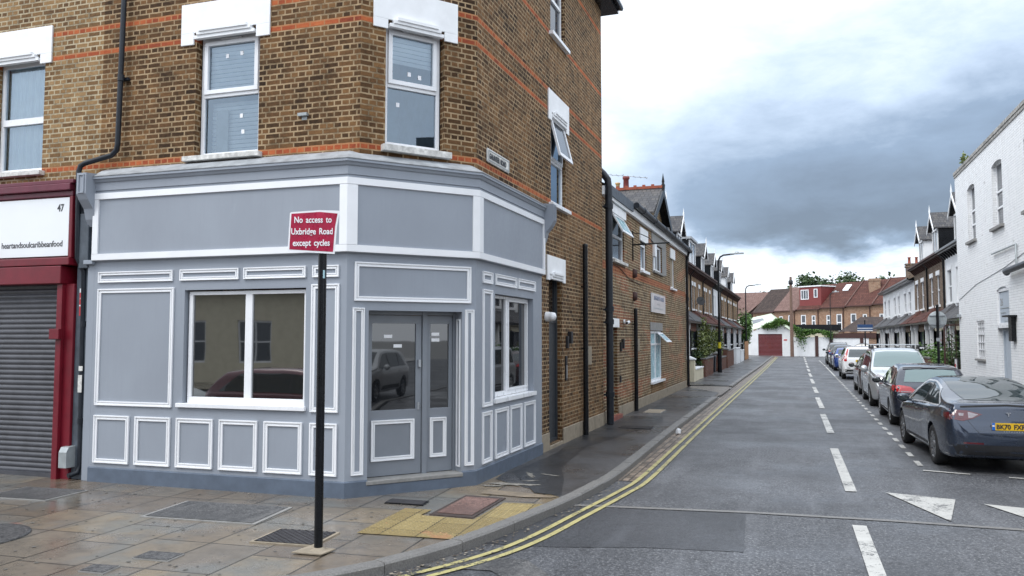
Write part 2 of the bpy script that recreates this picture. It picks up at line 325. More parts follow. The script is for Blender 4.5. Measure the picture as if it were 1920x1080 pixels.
def slabs():
    t = NT('wet paving slabs'); v = t.coord('Object', rot=(0, 0, R(-94.0)), loc=(0.35, 0.2, 0))
    b = t.N.new('ShaderNodeTexBrick'); t.L.new(v, b.inputs['Vector']); b.inputs['Scale'].default_value = 1
    b.inputs['Brick Width'].default_value = 0.92; b.inputs['Row Height'].default_value = 0.66; b.inputs['Mortar Size'].default_value = 0.011
    b.inputs['Mortar Smooth'].default_value = 0.2; b.offset = 0.37; b.offset_frequency = 3; b.squash = 0.8; b.squash_frequency = 3
    b.inputs['Color1'].default_value = (0, 0, 0, 1); b.inputs['Color2'].default_value = (1, 1, 1, 1)
    o = t.coord('Object'); f = t.noise(o, 110, 3, 0.7); g = t.noise(o, 5, 7, 0.7); big = t.noise(o, 0.75, 5, 0.6)
    c = t.ramp(b.outputs['Color'], [(0.0, (0.130, 0.094, 0.066)), (0.35, (0.185, 0.142, 0.098)), (0.7, (0.155, 0.135, 0.115)), (1.0, (0.235, 0.178, 0.110))])
    c = t.mix(t.mr(big, 0.40, 0.62, 0, 0.5), c, (0.120, 0.105, 0.088))
    c = t.mix(t.mr(g, 0.45, 0.68, 0, 0.65), c, (0.075, 0.065, 0.055))
    c = t.mix(t.mr(f, 0.5, 0.75, 0, 0.35), c, (0.30, 0.26, 0.20))
    yy = t.N.new('ShaderNodeSeparateXYZ'); t.L.new(o, yy.inputs[0])
    gr = t.mr(t.noise(t.coord('Object', loc=(9, 4, 0)), 0.8, 4), 0.5, 0.6, 0, 0.5)
    c = t.mix(gr, c, (0.135, 0.15, 0.15))
    red = t.mr(t.noise(t.coord('Object', (0.8, 1.6, 1), loc=(2.3, 5.1, 0)), 0.85, 3, 0.4), 0.715, 0.75, 0, 0.5)
    c = t.mix(red, c, (0.42, 0.09, 0.06))
    c = t.mix(b.outputs['Fac'], c, (0.03, 0.026, 0.02))
    wet = t.mr(t.noise(t.coord('Object', loc=(1, 7, 0)), 0.7, 6, 0.6), 0.38, 0.6)
    t.set(c, t.mix(wet, (0.42, 0.42, 0.42), (0.12, 0.12, 0.12)), spec=0.6)
    t.bump(t.math('SUBTRACT', t.math('MULTIPLY', f, 0.25), b.outputs['Fac']), 0.35, 0.008); return t.m
M['slabs'] = slabs()
def setts(name, cols, w=0.2, h=0.11, rot=0):
    t = NT(name); v = t.coord('Object', rot=(0, 0, R(rot)))
    b = t.N.new('ShaderNodeTexBrick'); t.L.new(v, b.inputs['Vector']); b.inputs['Scale'].default_value = 1
    b.inputs['Brick Width'].default_value = w; b.inputs['Row Height'].default_value = h; b.inputs['Mortar Size'].default_value = 0.012
    b.inputs['Mortar Smooth'].default_value = 0.5
    b.inputs['Color1'].default_value = (0, 0, 0, 1); b.inputs['Color2'].default_value = (1, 1, 1, 1)
    n = t.noise(t.coord('Object'), 30, 5, 0.7)
    c = t.ramp(t.math('ADD', t.math('MULTIPLY', b.outputs['Color'], 0.6), t.math('MULTIPLY', n, 0.5)), [(0.2, cols[0]), (0.8, cols[1])])
    c = t.mix(b.outputs['Fac'], c, (0.03, 0.025, 0.02)); t.set(c, 0.4, spec=0.5)
    t.bump(t.math('SUBTRACT', t.math('MULTIPLY', n, 0.4), b.outputs['Fac']), 0.6, 0.015); return t.m
M['setts'] = setts('gutter setts', ((0.075, 0.055, 0.042), (0.26, 0.20, 0.15)), 0.24, 0.11, 90)
M['drivesetts'] = setts('crossover setts', ((0.12, 0.10, 0.085), (0.26, 0.22, 0.18)), 0.2, 0.11)
M['redstep'] = setts('red tile step', ((0.25, 0.06, 0.04), (0.4, 0.11, 0.07)), 0.12, 0.12)
def tactile():
    t = NT('buff tactile paving'); v = t.coord('Object', rot=(0, 0, R(-4)))
    b = t.N.new('ShaderNodeTexBrick'); t.L.new(v, b.inputs['Vector']); b.inputs['Scale'].default_value = 1; b.offset = 0.0
    b.inputs['Brick Width'].default_value = 0.4; b.inputs['Row Height'].default_value = 0.4; b.inputs['Mortar Size'].default_value = 0.006
    b.inputs['Color1'].default_value = (0, 0, 0, 1); b.inputs['Color2'].default_value = (1, 1, 1, 1)
    o = t.coord('Object'); n = t.noise(o, 9, 6, 0.7)
    c = t.ramp(b.outputs['Color'], [(0, (0.22, 0.165, 0.07)), (1, (0.31, 0.24, 0.105))])
    c = t.mix(t.mr(n, 0.4, 0.75, 0, 0.6), c, (0.17, 0.12, 0.045))
    c = t.mix(t.mr(t.noise(o, 1.9, 4), 0.64, 0.70, 0, 0.35), c, (0.45, 0.16, 0.09))
    c = t.mix(b.outputs['Fac'], c, (0.05, 0.04, 0.02)); t.set(c, 0.42, spec=0.4); t.bump(t.noise(o, 80, 3), 0.15, 0.004); return t.m
M['tactile'] = tactile()
def leafmat(name, a, b):
    t = NT(name); oi = t.N.new('ShaderNodeNewGeometry')
    c = t.ramp(oi.outputs['Random Per Island'], [(0.0, a), (1.0, b)]); t.set(c, 0.55, spec=0.3); return t.m
M['ivy'] = leafmat('ivy leaves', (0.03, 0.075, 0.018), (0.13, 0.24, 0.05))
M['leaf'] = leafmat('tree leaves', (0.025, 0.05, 0.022), (0.085, 0.13, 0.05))
M['hedge'] = leafmat('hedge leaves', (0.05, 0.075, 0.02), (0.19, 0.22, 0.06))
M['bark'] = plain('bark', (0.08, 0.06, 0.045), 0.9, 0.3, 12)
# ------------------------------------------------------------ helpers
C = S.collection
def empty(name, loc=(0, 0, 0), rz=0, label=None, cat=None, group=None):
    o = bpy.data.objects.new(name, None); C.objects.link(o); o.location = loc; o.rotation_euler = (0, 0, rz)
    o.empty_display_size = 0.2
    if label: tag(o, label, cat, group)
    return o
def tag(o, label, cat, group=None):
    o['label'] = label; o['category'] = cat
    if group: o['group'] = group
    return o
def origin_of(p):
    v = Vector((0, 0, 0))
    while p is not None: v = v + p.location; p = p.parent
    return v
class MB:
    def __init__(s): s.v = []; s.f = []; s.m = []; s.sm = []
    def face(s, pts, m=0, sm=False):
        i = len(s.v); s.v += [Vector(p) for p in pts]; s.f.append(tuple(range(i, i+len(pts)))); s.m.append(m); s.sm.append(sm)
    def grid(s, rows, m=0, sm=True, close=False):
        i = len(s.v); w = len(rows[0])
        for r in rows: s.v += [Vector(p) for p in r]
        for a in range(len(rows)-1):
            for b in range(w if close else w-1):
                c = (b+1) % w
                s.f.append((i+a*w+b, i+a*w+c, i+(a+1)*w+c, i+(a+1)*w+b)); s.m.append(m); s.sm.append(sm)
        return i
    def hexa(s, p, m=0):
        i = len(s.v); s.v += [Vector(q) for q in p]
        for f in ((3, 2, 1, 0), (4, 5, 6, 7), (0, 1, 5, 4), (1, 2, 6, 5), (2, 3, 7, 6), (3, 0, 4, 7)):
            s.f.append(tuple(i+k for k in f)); s.m.append(m); s.sm.append(False)
    def box(s, x0, x1, y0, y1, z0, z1, m=0):
        s.hexa([(x0, y0, z0), (x1, y0, z0), (x1, y1, z0), (x0, y1, z0), (x0, y0, z1), (x1, y0, z1), (x1, y1, z1), (x0, y1, z1)], m)
    def cyl(s, a, b, r, r2=None, n=12, m=0, cap=True):
        a = Vector(a); b = Vector(b); r2 = r if r2 is None else r2
        d = (b-a).normalized(); u = d.orthogonal().normalized(); w = d.cross(u)
        A = [a+(u*math.cos(2*math.pi*k/n)+w*math.sin(2*math.pi*k/n))*r for k in range(n)]
        B = [b+(u*math.cos(2*math.pi*k/n)+w*math.sin(2*math.pi*k/n))*r2 for k in range(n)]
        s.grid([A, B], m, True, True)
        if cap: s.face(A[::-1], m); s.face(B, m)
    def tube(s, pts, r, n=10, m=0):
        pts = [Vector(p) for p in pts]; rows = []; u = None
        for k, p in enumerate(pts):
            d = (pts[min(k+1, len(pts)-1)]-pts[max(k-1, 0)]).normalized()
            if u is None: u = d.orthogonal().normalized()
            u = (u-d*u.dot(d)).normalized(); w = d.cross(u)
            rr = r[k] if isinstance(r, (list, tuple)) else r
            rows.append([p+(u*math.cos(2*math.pi*q/n)+w*math.sin(2*math.pi*q/n))*rr for q in range(n)])
        s.grid(rows, m, True, True); s.face(rows[0][::-1], m); s.face(rows[-1], m)
    def lathe(s, c, prof, n=16, m=0, axis='z', cap=True):
        rows = []
        for r, z in prof:
            row = []
            for k in range(n):
                a = 2*math.pi*k/n; q = (r*math.cos(a), r*math.sin(a), z)
                if axis == 'x': q = (z, q[0], q[1])
                if axis == 'y': q = (q[1], z, q[0])
                row.append(Vector(c)+Vector(q))
            rows.append(row)
        s.grid(rows, m, True, True)
        if cap and prof[0][0] > 1e-4: s.face(rows[0][::-1], m)
        if cap and prof[-1][0] > 1e-4: s.face(rows[-1], m)
    def prism(s, poly, off, m=0):
        a = [Vector(p) for p in poly]; off = Vector(off); b = [p+off for p in a]
        s.face(a[::-1], m); s.face(b, m)
        for k in range(len(a)): q = (k+1) % len(a); s.face([a[k], a[q], b[q], b[k]], m)
    def build(s, name, mats, parent=None, kind=None, bevel=0):
        o0 = origin_of(parent); me = bpy.data.meshes.new(name)
        vs = [v-o0 for v in s.v]
        me.from_pydata(vs, [], s.f)
        if not isinstance(mats, (list, tuple)): mats = [mats]
        for m in mats: me.materials.append(M[m] if isinstance(m, str) else m)
        me.polygons.foreach_set('material_index', s.m); me.polygons.foreach_set('use_smooth', s.sm)
        me.update()
        uv = me.uv_layers.new(name='UVMap')
        for p in me.polygons:
            n = p.normal
            for li, vi in zip(p.loop_indices, p.vertices):
                w = s.v[vi]
                if abs(n.z) > 0.95: uv.data[li].uv = (w.x, w.y)
                else:
                    h = math.hypot(n.x, n.y); tx, ty = -n.y/h, n.x/h
                    uv.data[li].uv = (w.x*tx+w.y*ty, w.z/max(0.2, h))
        o = bpy.data.objects.new(name, me); C.objects.link(o)
        if parent: o.parent = parent
        if kind: o['kind'] = kind
        if bevel:
            md = o.modifiers.new('bevel', 'BEVEL'); md.width = bevel; md.segments = 2; md.limit_method = 'ANGLE'
        return o
class Fr:
    """a wall plane: u to the viewer's right, d outward, z up"""
    def __init__(s, O, e):
        l = math.hypot(*e); s.e = Vector((e[0]/l, e[1]/l, 0)); s.n = Vector((s.e.y, -s.e.x, 0)); s.O = Vector((O[0], O[1], 0))
    def p(s, u, d, z): return s.O+s.e*u+s.n*d+Vector((0, 0, z))
    def box(s, mb, u0, u1, z0, z1, d0, d1, m=0):
        P = s.p
        mb.hexa([P(u0, d1, z0), P(u1, d1, z0), P(u1, d0, z0), P(u0, d0, z0), P(u0, d1, z1), P(u1, d1, z1), P(u1, d0, z1), P(u0, d0, z1)], m)
    def quad(s, mb, u0, u1, z0, z1, d, m=0):
        mb.face([s.p(u0, d, z0), s.p(u1, d, z0), s.p(u1, d, z1), s.p(u0, d, z1)], m)
    def ring(s, mb, u0, u1, z0, z1, w, d0, d1, m=0, wb=None, wt=None):
        wb = w if wb is None else wb; wt = w if wt is None else wt
        s.box(mb, u0, u1, z0, z0+wb, d0, d1, m); s.box(mb, u0, u1, z1-wt, z1, d0, d1, m)
        s.box(mb, u0, u0+w, z0+wb, z1-wt, d0, d1, m); s.box(mb, u1-w, u1, z0+wb, z1-wt, d0, d1, m)
    def wall(s, mb, u0, u1, z0, z1, holes=(), depth=0.12, m=0, d=0, rm=None):
        us = sorted({u0, u1, *[h[0] for h in holes], *[h[1] for h in holes]}); zs = sorted({z0, z1, *[h[2] for h in holes], *[h[3] for h in holes]})
        us = [u for u in us if u0 <= u <= u1]; zs = [z for z in zs if z0 <= z <= z1]
        for a, b in zip(us, us[1:]):
            for c, e in zip(zs, zs[1:]):
                mu, mz = (a+b)/2, (c+e)/2
                if any(h[0] < mu < h[1] and h[2] < mz < h[3] for h in holes): continue
                s.quad(mb, a, b, c, e, d, m)
        rm = m if rm is None else rm
        for h in holes:
            dep = h[4] if len(h) > 4 else depth
            a, b, c, e = h[:4]; P = s.p
            mb.face([P(a, d, c), P(a, d-dep, c), P(a, d-dep, e), P(a, d, e)][::-1], rm); mb.face([P(b, d, c), P(b, d-dep, c), P(b, d-dep, e), P(b, d, e)], rm)
            mb.face([P(a, d, e), P(b, d, e), P(b, d-dep, e), P(a, d-dep, e)][::-1], rm); mb.face([P(a, d, c), P(b, d, c), P(b, d-dep, c), P(a, d-dep, c)], rm)
    def window(s, parent, u0, u1, z0, z1, d=-0.1, fw=0.05, rails=(), mulls=(), glass='wglass', frame='upvc', pane=True, name='window', th=0.05, bars=0.03):
        mb = MB(); s.ring(mb, u0, u1, z0, z1, fw, d-th, d)
        for r in rails: s.box(mb, u0+fw, u1-fw, r-bars, r+bars, d-th, d+0.01)
        for q in mulls: s.box(mb, q-bars, q+bars, z0+fw, z1-fw, d-th, d-0.002)
        w = mb.build(name, frame, parent)
        if pane:
            g = MB(); s.quad(g, u0+fw*0.5, u1-fw*0.5, z0+fw*0.5, z1-fw*0.5, d-th*0.6); g.build('pane', glass, w)
        return w
def text(parent, body, fr, u, z, d, size, mat, align='LEFT', sx=1.0, name='lettering', bold=0.0, ext=0.002):
    cu = bpy.data.curves.new('t', 'FONT'); cu.body = body; cu.size = size; cu.align_x = align; cu.extrude = ext; cu.offset = bold; cu.resolution_u = 3; cu.space_word = 1.6
    to = bpy.data.objects.new('t', cu); C.objects.link(to)
    dg = bpy.context.evaluated_depsgraph_get(); me = bpy.data.meshes.new_from_object(to.evaluated_get(dg))
    bpy.data.objects.remove(to); bpy.data.curves.remove(cu)
    o0 = origin_of(parent)
    for v in me.vertices:
        v.co = fr.p(u+v.co.x*sx, d+v.co.z, z+v.co.y)-o0
    me.materials.clear(); me.materials.append(M[mat]); me.name = name
    o = bpy.data.objects.new(name, me); C.objects.link(o); o.parent = parent; return o
def sweep(mb, line, prof, m=0, sm=False, caps=True):
    """profile [(d,z)] swept along a plan polyline, d outward (to the right of travel), mitred"""
    pts = [Vector((x, y, 0)) for x, y in line]; rows = []
    ns = []
    for a, b in zip(pts, pts[1:]):
        e = (b-a).normalized(); ns.append(Vector((e.y, -e.x, 0)))
    for k, p in enumerate(pts):
        if k == 0: n = ns[0]
        elif k == len(pts)-1: n = ns[-1]
        else:
            n = (ns[k-1]+ns[k]); n = n/(1+ns[k-1].dot(ns[k]))
        rows.append([p+n*d+Vector((0, 0, z)) for d, z in prof])
    for a in range(len(rows)-1):
        for b in range(len(prof)-1):
            mb.face([rows[a][b], rows[a+1][b], rows[a+1][b+1], rows[a][b+1]], m, sm)
    if caps: mb.face(rows[0], m); mb.face(rows[-1][::-1], m)
def clip_poly(parent, pts2, fr_map, name, mat): pass
def sheet(name, poly, z, mat, kind='structure'):
    mb = MB(); P = [Vector((x, y, z)) for x, y in poly]
    i = len(mb.v); mb.v += P
    for t in tessellate_polygon([P]):
        a, b, c = t
        if (P[b]-P[a]).cross(P[c]-P[a]).z < 0: b, c = c, b
        mb.f.append((a, b, c)); mb.m.append(0); mb.sm.append(False)
    return mb.build(name, mat, None, kind)
def offset_line(line, d):
    pts = [Vector((x, y, 0)) for x, y in line]; ns = []
    for a, b in zip(pts, pts[1:]):
        e = (b-a).normalized(); ns.append(Vector((e.y, -e.x, 0)))
    out = []
    for k, p in enumerate(pts):
        n = ns[0] if k == 0 else ns[-1] if k == len(pts)-1 else (ns[k-1]+ns[k])/(1+ns[k-1].dot(ns[k]))
        q = p+n*d; out.append((q.x, q.y))
    return out
def smooth_line(pts, n=6):
    P = [Vector((x, y, 0)) for x, y in pts]; out = []
    for k in range(len(P)-1):
        p0, p1, p2, p3 = P[max(k-1, 0)], P[k], P[k+1], P[min(k+2, len(P)-1)]
        for j in range(n):
            t = j/n
            q = 0.5*((2*p1)+(p2-p0)*t+(2*p0-5*p1+4*p2-p3)*t*t+(3*p1-p0-3*p2+p3)*t**3); out.append((q.x, q.y))
    out.append(pts[-1]); return out
def copy_tree(o, parent=None):
    c = o.copy(); C.objects.link(c)
    if parent: c.parent = parent
    for ch in list(o.children): copy_tree(ch, c)
    return c
def leaves(mb, pts, size, rnd, flat=0.0):
    for p in pts:
        a = rnd.uniform(0, 6.28); t = rnd.uniform(-0.9, 0.9); s = size*rnd.uniform(0.6, 1.3)
        u = Vector((math.cos(a), math.sin(a), t)).normalized(); w = u.cross(Vector((rnd.uniform(-1, 1), rnd.uniform(-1, 1), rnd.uniform(-1, 1)))).normalized()
        p = Vector(p); mb.face([p-u*s, p+w*s*0.6, p+u*s, p-w*s*0.6])

# ------------------------------------------------------------ ground
KERB = [(-60, 4.3), (-20, 4.4), (-10, 4.5), (-7, 4.7), (-5.6, 4.95), (-4.7, 5.35), (-4.15, 5.75), (-3.85, 6.12), (-3.58, 6.55), (-3.36, 7.05), (-3.14, 7.75), (-2.96, 8.65), (-2.76, 9.8), (-2.64, 10.95), (-2.58, 12.4), (-2.62, 16), (-2.65, 22), (-2.64, 28.6)]
KERB = KERB[:2]+smooth_line(KERB[2:], 5)
KERB2 = [(-2.62, 35.0), (-2.6, 45), (-2.5, 60), (-2.5, 80), (-2.5, 93.5)]
CROSS = [(-2.64, 28.6), (-2.63, 29.6), (-2.62, 34.0), (-2.62, 35.0)]
KERBR = [(5.0, 93.5), (4.05, 93.5), (4.05, 60), (4.05, 14), (4.05, 9.5), (4.6, 7.0), (6.0, 5.2), (9, 4.5), (60, 4.3)]
def ground():
    mb = MB(); n = 1
    mb.face([(-400, -300, -0.03), (400, -300, -0.03), (400, 700, -0.03), (-400, 700, -0.03)]); mb.build('ground', 'concrete', None, 'structure')
    sheet('road', [(-60, -9), (60, -9), (60, 12), (12, 12), (12, 96.0), (-8, 96.0), (-8, 12), (-60, 12)], 0.0, 'road')
    inner = offset_line(KERB, -0.145)
    sheet('pavement', inner+[(-4.42, 28.6), (-4.42, 12), (-6, 9.4), (-12, 9.3), (-60, 9.3)], 0.10, 'slabs')
    fw = [p for p in inner if p[1] > 10.05]
    sheet('footway_asphalt', [(-2.90, 10.0)]+fw+[(-4.42, 28.6), (-4.42, 13.4), (-4.15, 10.95), (-3.9, 10.75)], 0.104, 'path')
    sheet('footway_crossover', [(-2.78, 28.6), (-2.62, 29.7), (-2.62, 34), (-2.78, 35), (-4.3, 35), (-4.42, 28.6)], 0.075, 'drivesetts')
    sheet('footway_wedge', [(-2.74, 28.6), (-2.78, 30.6), (-4.38, 33.8), (-4.42, 28.6)], 0.103, 'path')
    sheet('footway_far', [(-2.75, 35.0), (-2.65, 60), (-2.65, 93.4), (-6.4, 95.5), (-6.4, 35.0)], 0.102, 'path')
    for nm, kl in (('kerb', KERB), ('kerb', KERB2)):
        k = MB(); step = []
        pts = [Vector((x, y, 0)) for x, y in kl]
        # cut into kerb stones with small joints
        L = [0]
        for a, b in zip(pts, pts[1:]): L.append(L[-1]+(b-a).length)
        def at(s):
            for i in range(len(L)-1):
                if s <= L[i+1]+1e-9:
                    t = (s-L[i])/(L[i+1]-L[i]); return pts[i].lerp(pts[i+1], t)
            return pts[-1]
        rnd = random.Random(3); s = 0 if nm != 'kerb' or kl is KERB2 else 45.0
        while s < L[-1]-0.05:
            e = min(L[-1], s+rnd.uniform(0.8, 1.05)); seg = [at(s+0.004), at((s+e)/2), at(e-0.004)]
            j = rnd.uniform(-0.006, 0.006)
            sweep(k, [(p.x, p.y) for p in seg], [(0.0, -0.02), (0.0, 0.088+j), (-0.015, 0.108+j), (-0.15, 0.110+j), (-0.15, 0.0)])
            s = e
        k.build('kerb', 'granite', None, 'structure')
    k = MB(); sweep(k, [(x, y) for x, y in KERBR], [(0.0, -0.02), (0.0, 0.09), (0.015, 0.105), (0.15, 0.105), (0.15, 0)][::-1]); k.build('kerb', 'granite', None, 'structure')
    kr = [p for p in KERBR]
    sheet('pavement', [(5.0, 93.5), (4.18, 93.4), (4.18, 14), (4.18, 9.5), (4.72, 7.1), (6.1, 5.35), (9, 4.64), (60, 4.5), (60, 24), (14, 24), (14, 93.5)], 0.10, 'path')
    k = MB(); sweep(k, [(-2.64, 28.6), (-2.62, 35.0)], [(0.0, -0.02), (0.0, 0.03), (-0.15, 0.05), (-0.15, 0.0)]); k.build('kerb', 'granite', None, 'structure')
    # gutter setts
    g = [p for p in KERB if p[1] > 11.9]+CROSS[1:]+KERB2[1:]
    gi = offset_line(g, 0.0); go = offset_line(g, 0.33)
    sheet('gutter', go+gi[::-1], 0.006, 'setts')
    # far pavement and main road pavement behind the viewer
    sheet('pavement', [(-60, -9), (60, -9), (60, -13), (-60, -13)], 0.08, 'slabs')
    sheet('granite_strip', [(-3.05, 9.93), (-2.57, 10.02), (-0.64, 10.30), (1.0, 10.40), (2.4, 10.40), (4.0, 10.28), (4.0, 10.38), (2.4, 10.5), (1.0, 10.5), (-0.64, 10.40), (-2.57, 10.12), (-3.05, 10.03)], 0.008, 'granite')
    sheet('granite_strip', [(-3.3, 7.35), (-2.5, 7.45), (-1.6, 6.4), (-1.9, 6.3), (-2.7, 7.0), (-3.4, 6.9)], 0.0082, 'chips')
    sheet('road_patch', [(-2.95, 9.0), (-2.72, 9.93), (-2.5, 9.98), (-0.64, 10.27), (-0.55, 8.45), (-1.5, 8.3), (-2.4, 8.0), (-3.1, 7.9), (-3.22, 7.62)], 0.004, 'roadpatch')
    sheet('pavement_patch', [(-4.12, 11.6), (-3.3, 10.15), (-2.92, 10.1), (-3.2, 11.2), (-3.55, 12.3), (-3.75, 14.6), (-3.1, 19.6), (-3.35, 21.0), (-4.38, 20.6), (-4.36, 16.2), (-4.05, 13.8)], 0.108, 'pathdark')
    sheet('pavement_patch', [(-3.9, 22.6), (-2.9, 22.9), (-2.85, 27.5), (-4.3, 28)], 0.108, 'pathdark')
    rnd = random.Random(12)
    for cx, cy, a, b, rot in ((-3.75, 10.62, .42, .10, 8), (-3.78, 11.42, .30, .05, -62), (-3.5, 11.5, .22, .03, -20), (-4.0, 10.42, .2, .05, 10), (-3.62, 10.95, .12, .04, 30)):
        q = []
        for k in range(22):
            t = 6.283*k/22; r_ = rnd.uniform(.55, 1.15); x, y = a*r_*math.cos(t), b*r_*math.sin(t); q.append((cx+x*math.cos(R(rot))-y*math.sin(R(rot)), cy+x*math.sin(R(rot))+y*math.cos(R(rot))))
        sheet('cement_stain', q, 0.1115, plain('cement stain', (0.20, 0.185, 0.16), 0.6, 0.5, 24))
    sheet('footway_slabs_tan', [(-3.95, 9.85), (-3.35, 9.82), (-3.0, 9.9), (-2.93, 9.97), (-3.1, 10.02), (-3.5, 10.1), (-3.95, 10.15)], 0.1095, plain('tan slab', (0.23, 0.18, 0.125), 0.35, 0.3, 5, grime=0.4))
ground()
def markings():
    rnd = random.Random(5)
    def lin(name, x0, y0, x1, y1, w, mat, z=0.011):
        a = Vector((x0, y0, 0)); b = Vector((x1, y1, 0)); e = (b-a).normalized(); n = Vector((e.y, -e.x, 0))*w/2
        sheet(name, [(p.x, p.y) for p in (a-n, a+n, b+n, b-n)], z, mat)
    segs = [(5.2, 10.05), (12.2, 16.75), (19.4, 24.1), (26, 30.6), (33, 37)]+[(39.6+6.8*k, 43.9+6.8*k) for k in range(8)]
    for a, b in segs: lin('centre_line', 0.66, a, 0.62, b, 0.15, 'linewhite')
    y = 15.0
    while y < 62:
        lin('parking_bay_line', 1.89, y, 1.89, y+(0.55 if y < 46 else 1.1), 0.09, 'linewhite'); y += 1.1
    lin('parking_bay_line', 1.89, 63, 1.83, 79, 0.08, 'linewhite')
    lin('parking_bay_line', 1.86, 14.5, 2.5, 14.32, 0.09, 'linewhite', 0.012)
    lin('parking_bay_line', 3.0, 14.2, 3.9, 14.05, 0.09, 'linewhite', 0.012)
    sheet('hump_triangle', [(1.10, 12.28), (1.64, 10.62), (1.92, 12.05)], 0.011, 'linewhite')
    sheet('hump_triangle', [(2.21, 11.86), (2.9, 10.2), (3.15, 11.6)], 0.011, 'linewhite')
    p = smooth_line([(-4.35, 5.35), (-3.88, 5.85), (-3.42, 6.55), (-3.0, 7.45), (-2.78, 8.3), (-2.62, 9.5), (-2.42, 11.1), (-2.33, 12.3), (-2.33, 16), (-2.33, 22), (-2.3, 31), (-2.22, 60), (-2.22, 90)], 8)
    for d in (0.0, 0.155):
        a = offset_line(p, d); b = offset_line(p, d+0.068); sheet('yellow_line', b+a[::-1], 0.0125, 'lineyellow')
markings()
def covers():
    def cover(label, poly, mats, name='access_cover', rim=0.03, z=0.112):
        root = empty(name, (sum(p[0] for p in poly)/len(poly), sum(p[1] for p in poly)/len(poly), 0.10), 0, label, 'cover', None)
        mb = MB(); P = [Vector((x, y, z-0.012)) for x, y in poly]; mb.prism(P, (0, 0, 0.012)); mb.build('frame', mats[1], root)
        c = sum(P, Vector())/len(P); Q = [c+(p-c)*(1-rim/0.3)+Vector((0, 0, 0.014)) for p in P]; mb = MB(); mb.prism(Q, (0, 0, 0.004))
        if mats[2] == 'grid':
            a, b, cc, d = Q; n = 16
            for i in range(n):
                for j in range(n):
                    if (i+j) % 2: continue
                    s, t = (i+.5)/n, (j+.5)/n; q = (a.lerp(b, s)).lerp(d.lerp(cc, s), t)+Vector((0, 0, 0.004)); w = 0.011
                    mb.box(q.x-w, q.x+w, q.y-w, q.y+w, q.z, q.z+0.004)
        mb.build('lid', mats[0], root); return root
    iron = plain('worn iron', (0.045, 0.042, 0.045), 0.42, 0.3, 20, metal=0.3); rust = plain('dark iron', (0.05, 0.035, 0.03), 0.5, 0.3, 12)
    cover('wide inspection cover of grey aggregate in front of the shop window', [(-7.1, 7.3), (-5.62, 7.42), (-5.75, 8.3), (-7.22, 8.18)], ('chips', 'concrete', ''), rim=0.02)
    cover('square chequered iron cover at the foot of the sign pole', [(-5.2, 6.78), (-4.5, 6.85), (-4.55, 7.42), (-5.25, 7.35)], (iron, 'stonebase', 'grid'))
    cover('long inspection cover filled with pink aggregate beside the tactile paving', [(-4.04, 8.5), (-3.5, 8.5), (-3.53, 9.68), (-4.08, 9.68)], ('pinkchips', rust, ''), rim=0.055)
    cover('small black iron cover close to the corner door', [(-4.84, 8.9), (-4.33, 8.93), (-4.36, 9.17), (-4.88, 9.14)], (iron, 'black', ''), rim=0.02)
    cover('small grey cover low in the middle of the slabs', [(-5.84, 5.92), (-5.45, 5.95), (-5.48, 6.2), (-5.87, 6.17)], ('chips', 'concrete', ''), rim=0.02)
    cover('small speckled cover nearest the viewer in the slabs', [(-5.96, 5.44), (-5.7, 5.46), (-5.73, 5.68), (-6.0, 5.65)], ('chips', 'concrete', ''), rim=0.02)
    cover('pale concrete cover in the footway by the two storey building', [(-4.0, 21.7), (-3.5, 21.7), (-3.5, 22.8), (-4.0, 22.8)], ('stonebase', 'concrete', ''), rim=0.02)
    cover('black ridged cover across the footway by the big drainpipe', [(-3.85, 17.9), (-3.1, 17.9), (-3.1, 18.4), (-3.85, 18.4)], (iron, 'black', 'grid'), rim=0.02)
    cover('aggregate cover in front of the red shutter', [(-9.9, 7.5), (-8.9, 7.6), (-8.95, 8.3), (-9.95, 8.2)], ('chips', 'concrete', ''), rim=0.02)
    t = sheet('tactile_paving', [(-4.38, 7.46), (-3.26, 7.56), (-3.08, 8.3), (-2.96, 9.1), (-2.9, 9.5), (-3.46, 9.42), (-3.46, 8.44), (-4.12, 8.44), (-4.12, 8.74), (-4.46, 8.72)], 0.1095, 'tactile')
    bb = MB(); x = -4.36
    from mathutils.geometry import intersect_point_tri_2d
    poly = [Vector(q) for q in [(-4.36, 7.5), (-3.3, 7.6), (-3.02, 9.05), (-2.98, 9.45), (-3.42, 9.38), (-3.42, 8.4), (-4.16, 8.4), (-4.16, 8.7), (-4.42, 8.66)]]
    def inside(p):
        r = False
        for k in range(len(poly)):
            a, b = poly[k], poly[k-1]
            if (a.y > p[1]) != (b.y > p[1]) and p[0] < (b.x-a.x)*(p[1]-a.y)/(b.y-a.y)+a.x: r = not r
        return r
    i = 0
    ca, sa = math.cos(R(4)), math.sin(R(4))
    for i in range(30):
        for j in range(34):
            u, w = i*0.067, j*0.067; q = (-4.6+u*ca-w*sa, 7.35+u*sa+w*ca)
            if inside(q): bb.lathe((q[0], q[1], 0.1095), [(0.014, 0), (0.010, 0.006), (0.0, 0.006)], 8)
    bb.build('tactile_studs', 'tactile', None, 'structure')
    # cast iron stone on the left edge: round tree pit rim
    mb = MB(); mb.lathe((-8.05, 6.0, 0.10), [(0.55, 0), (0.55, 0.012), (0.50, 0.016), (0.0, 0.016)], 28); o = mb.build('round_cover', 'chips'); tag(o, 'round grey aggregate cover cut by the left edge of the picture', 'cover')
    # litter ball
    mb = MB(); rnd = random.Random(2); rows = []
    for a in range(7):
        th = math.pi*a/6; rows.append([Vector((-2.52, 18.0, 0.075))+Vector((math.sin(th)*math.cos(k*.785), math.sin(th)*math.sin(k*.785), math.cos(th)))*0.072*rnd.uniform(0.75, 1.1) for k in range(8)])
    mb.grid(rows, 0, False, True); tag(mb.build('crumpled_paper', 'white'), 'crumpled white paper lying in the gutter', 'litter')
covers()
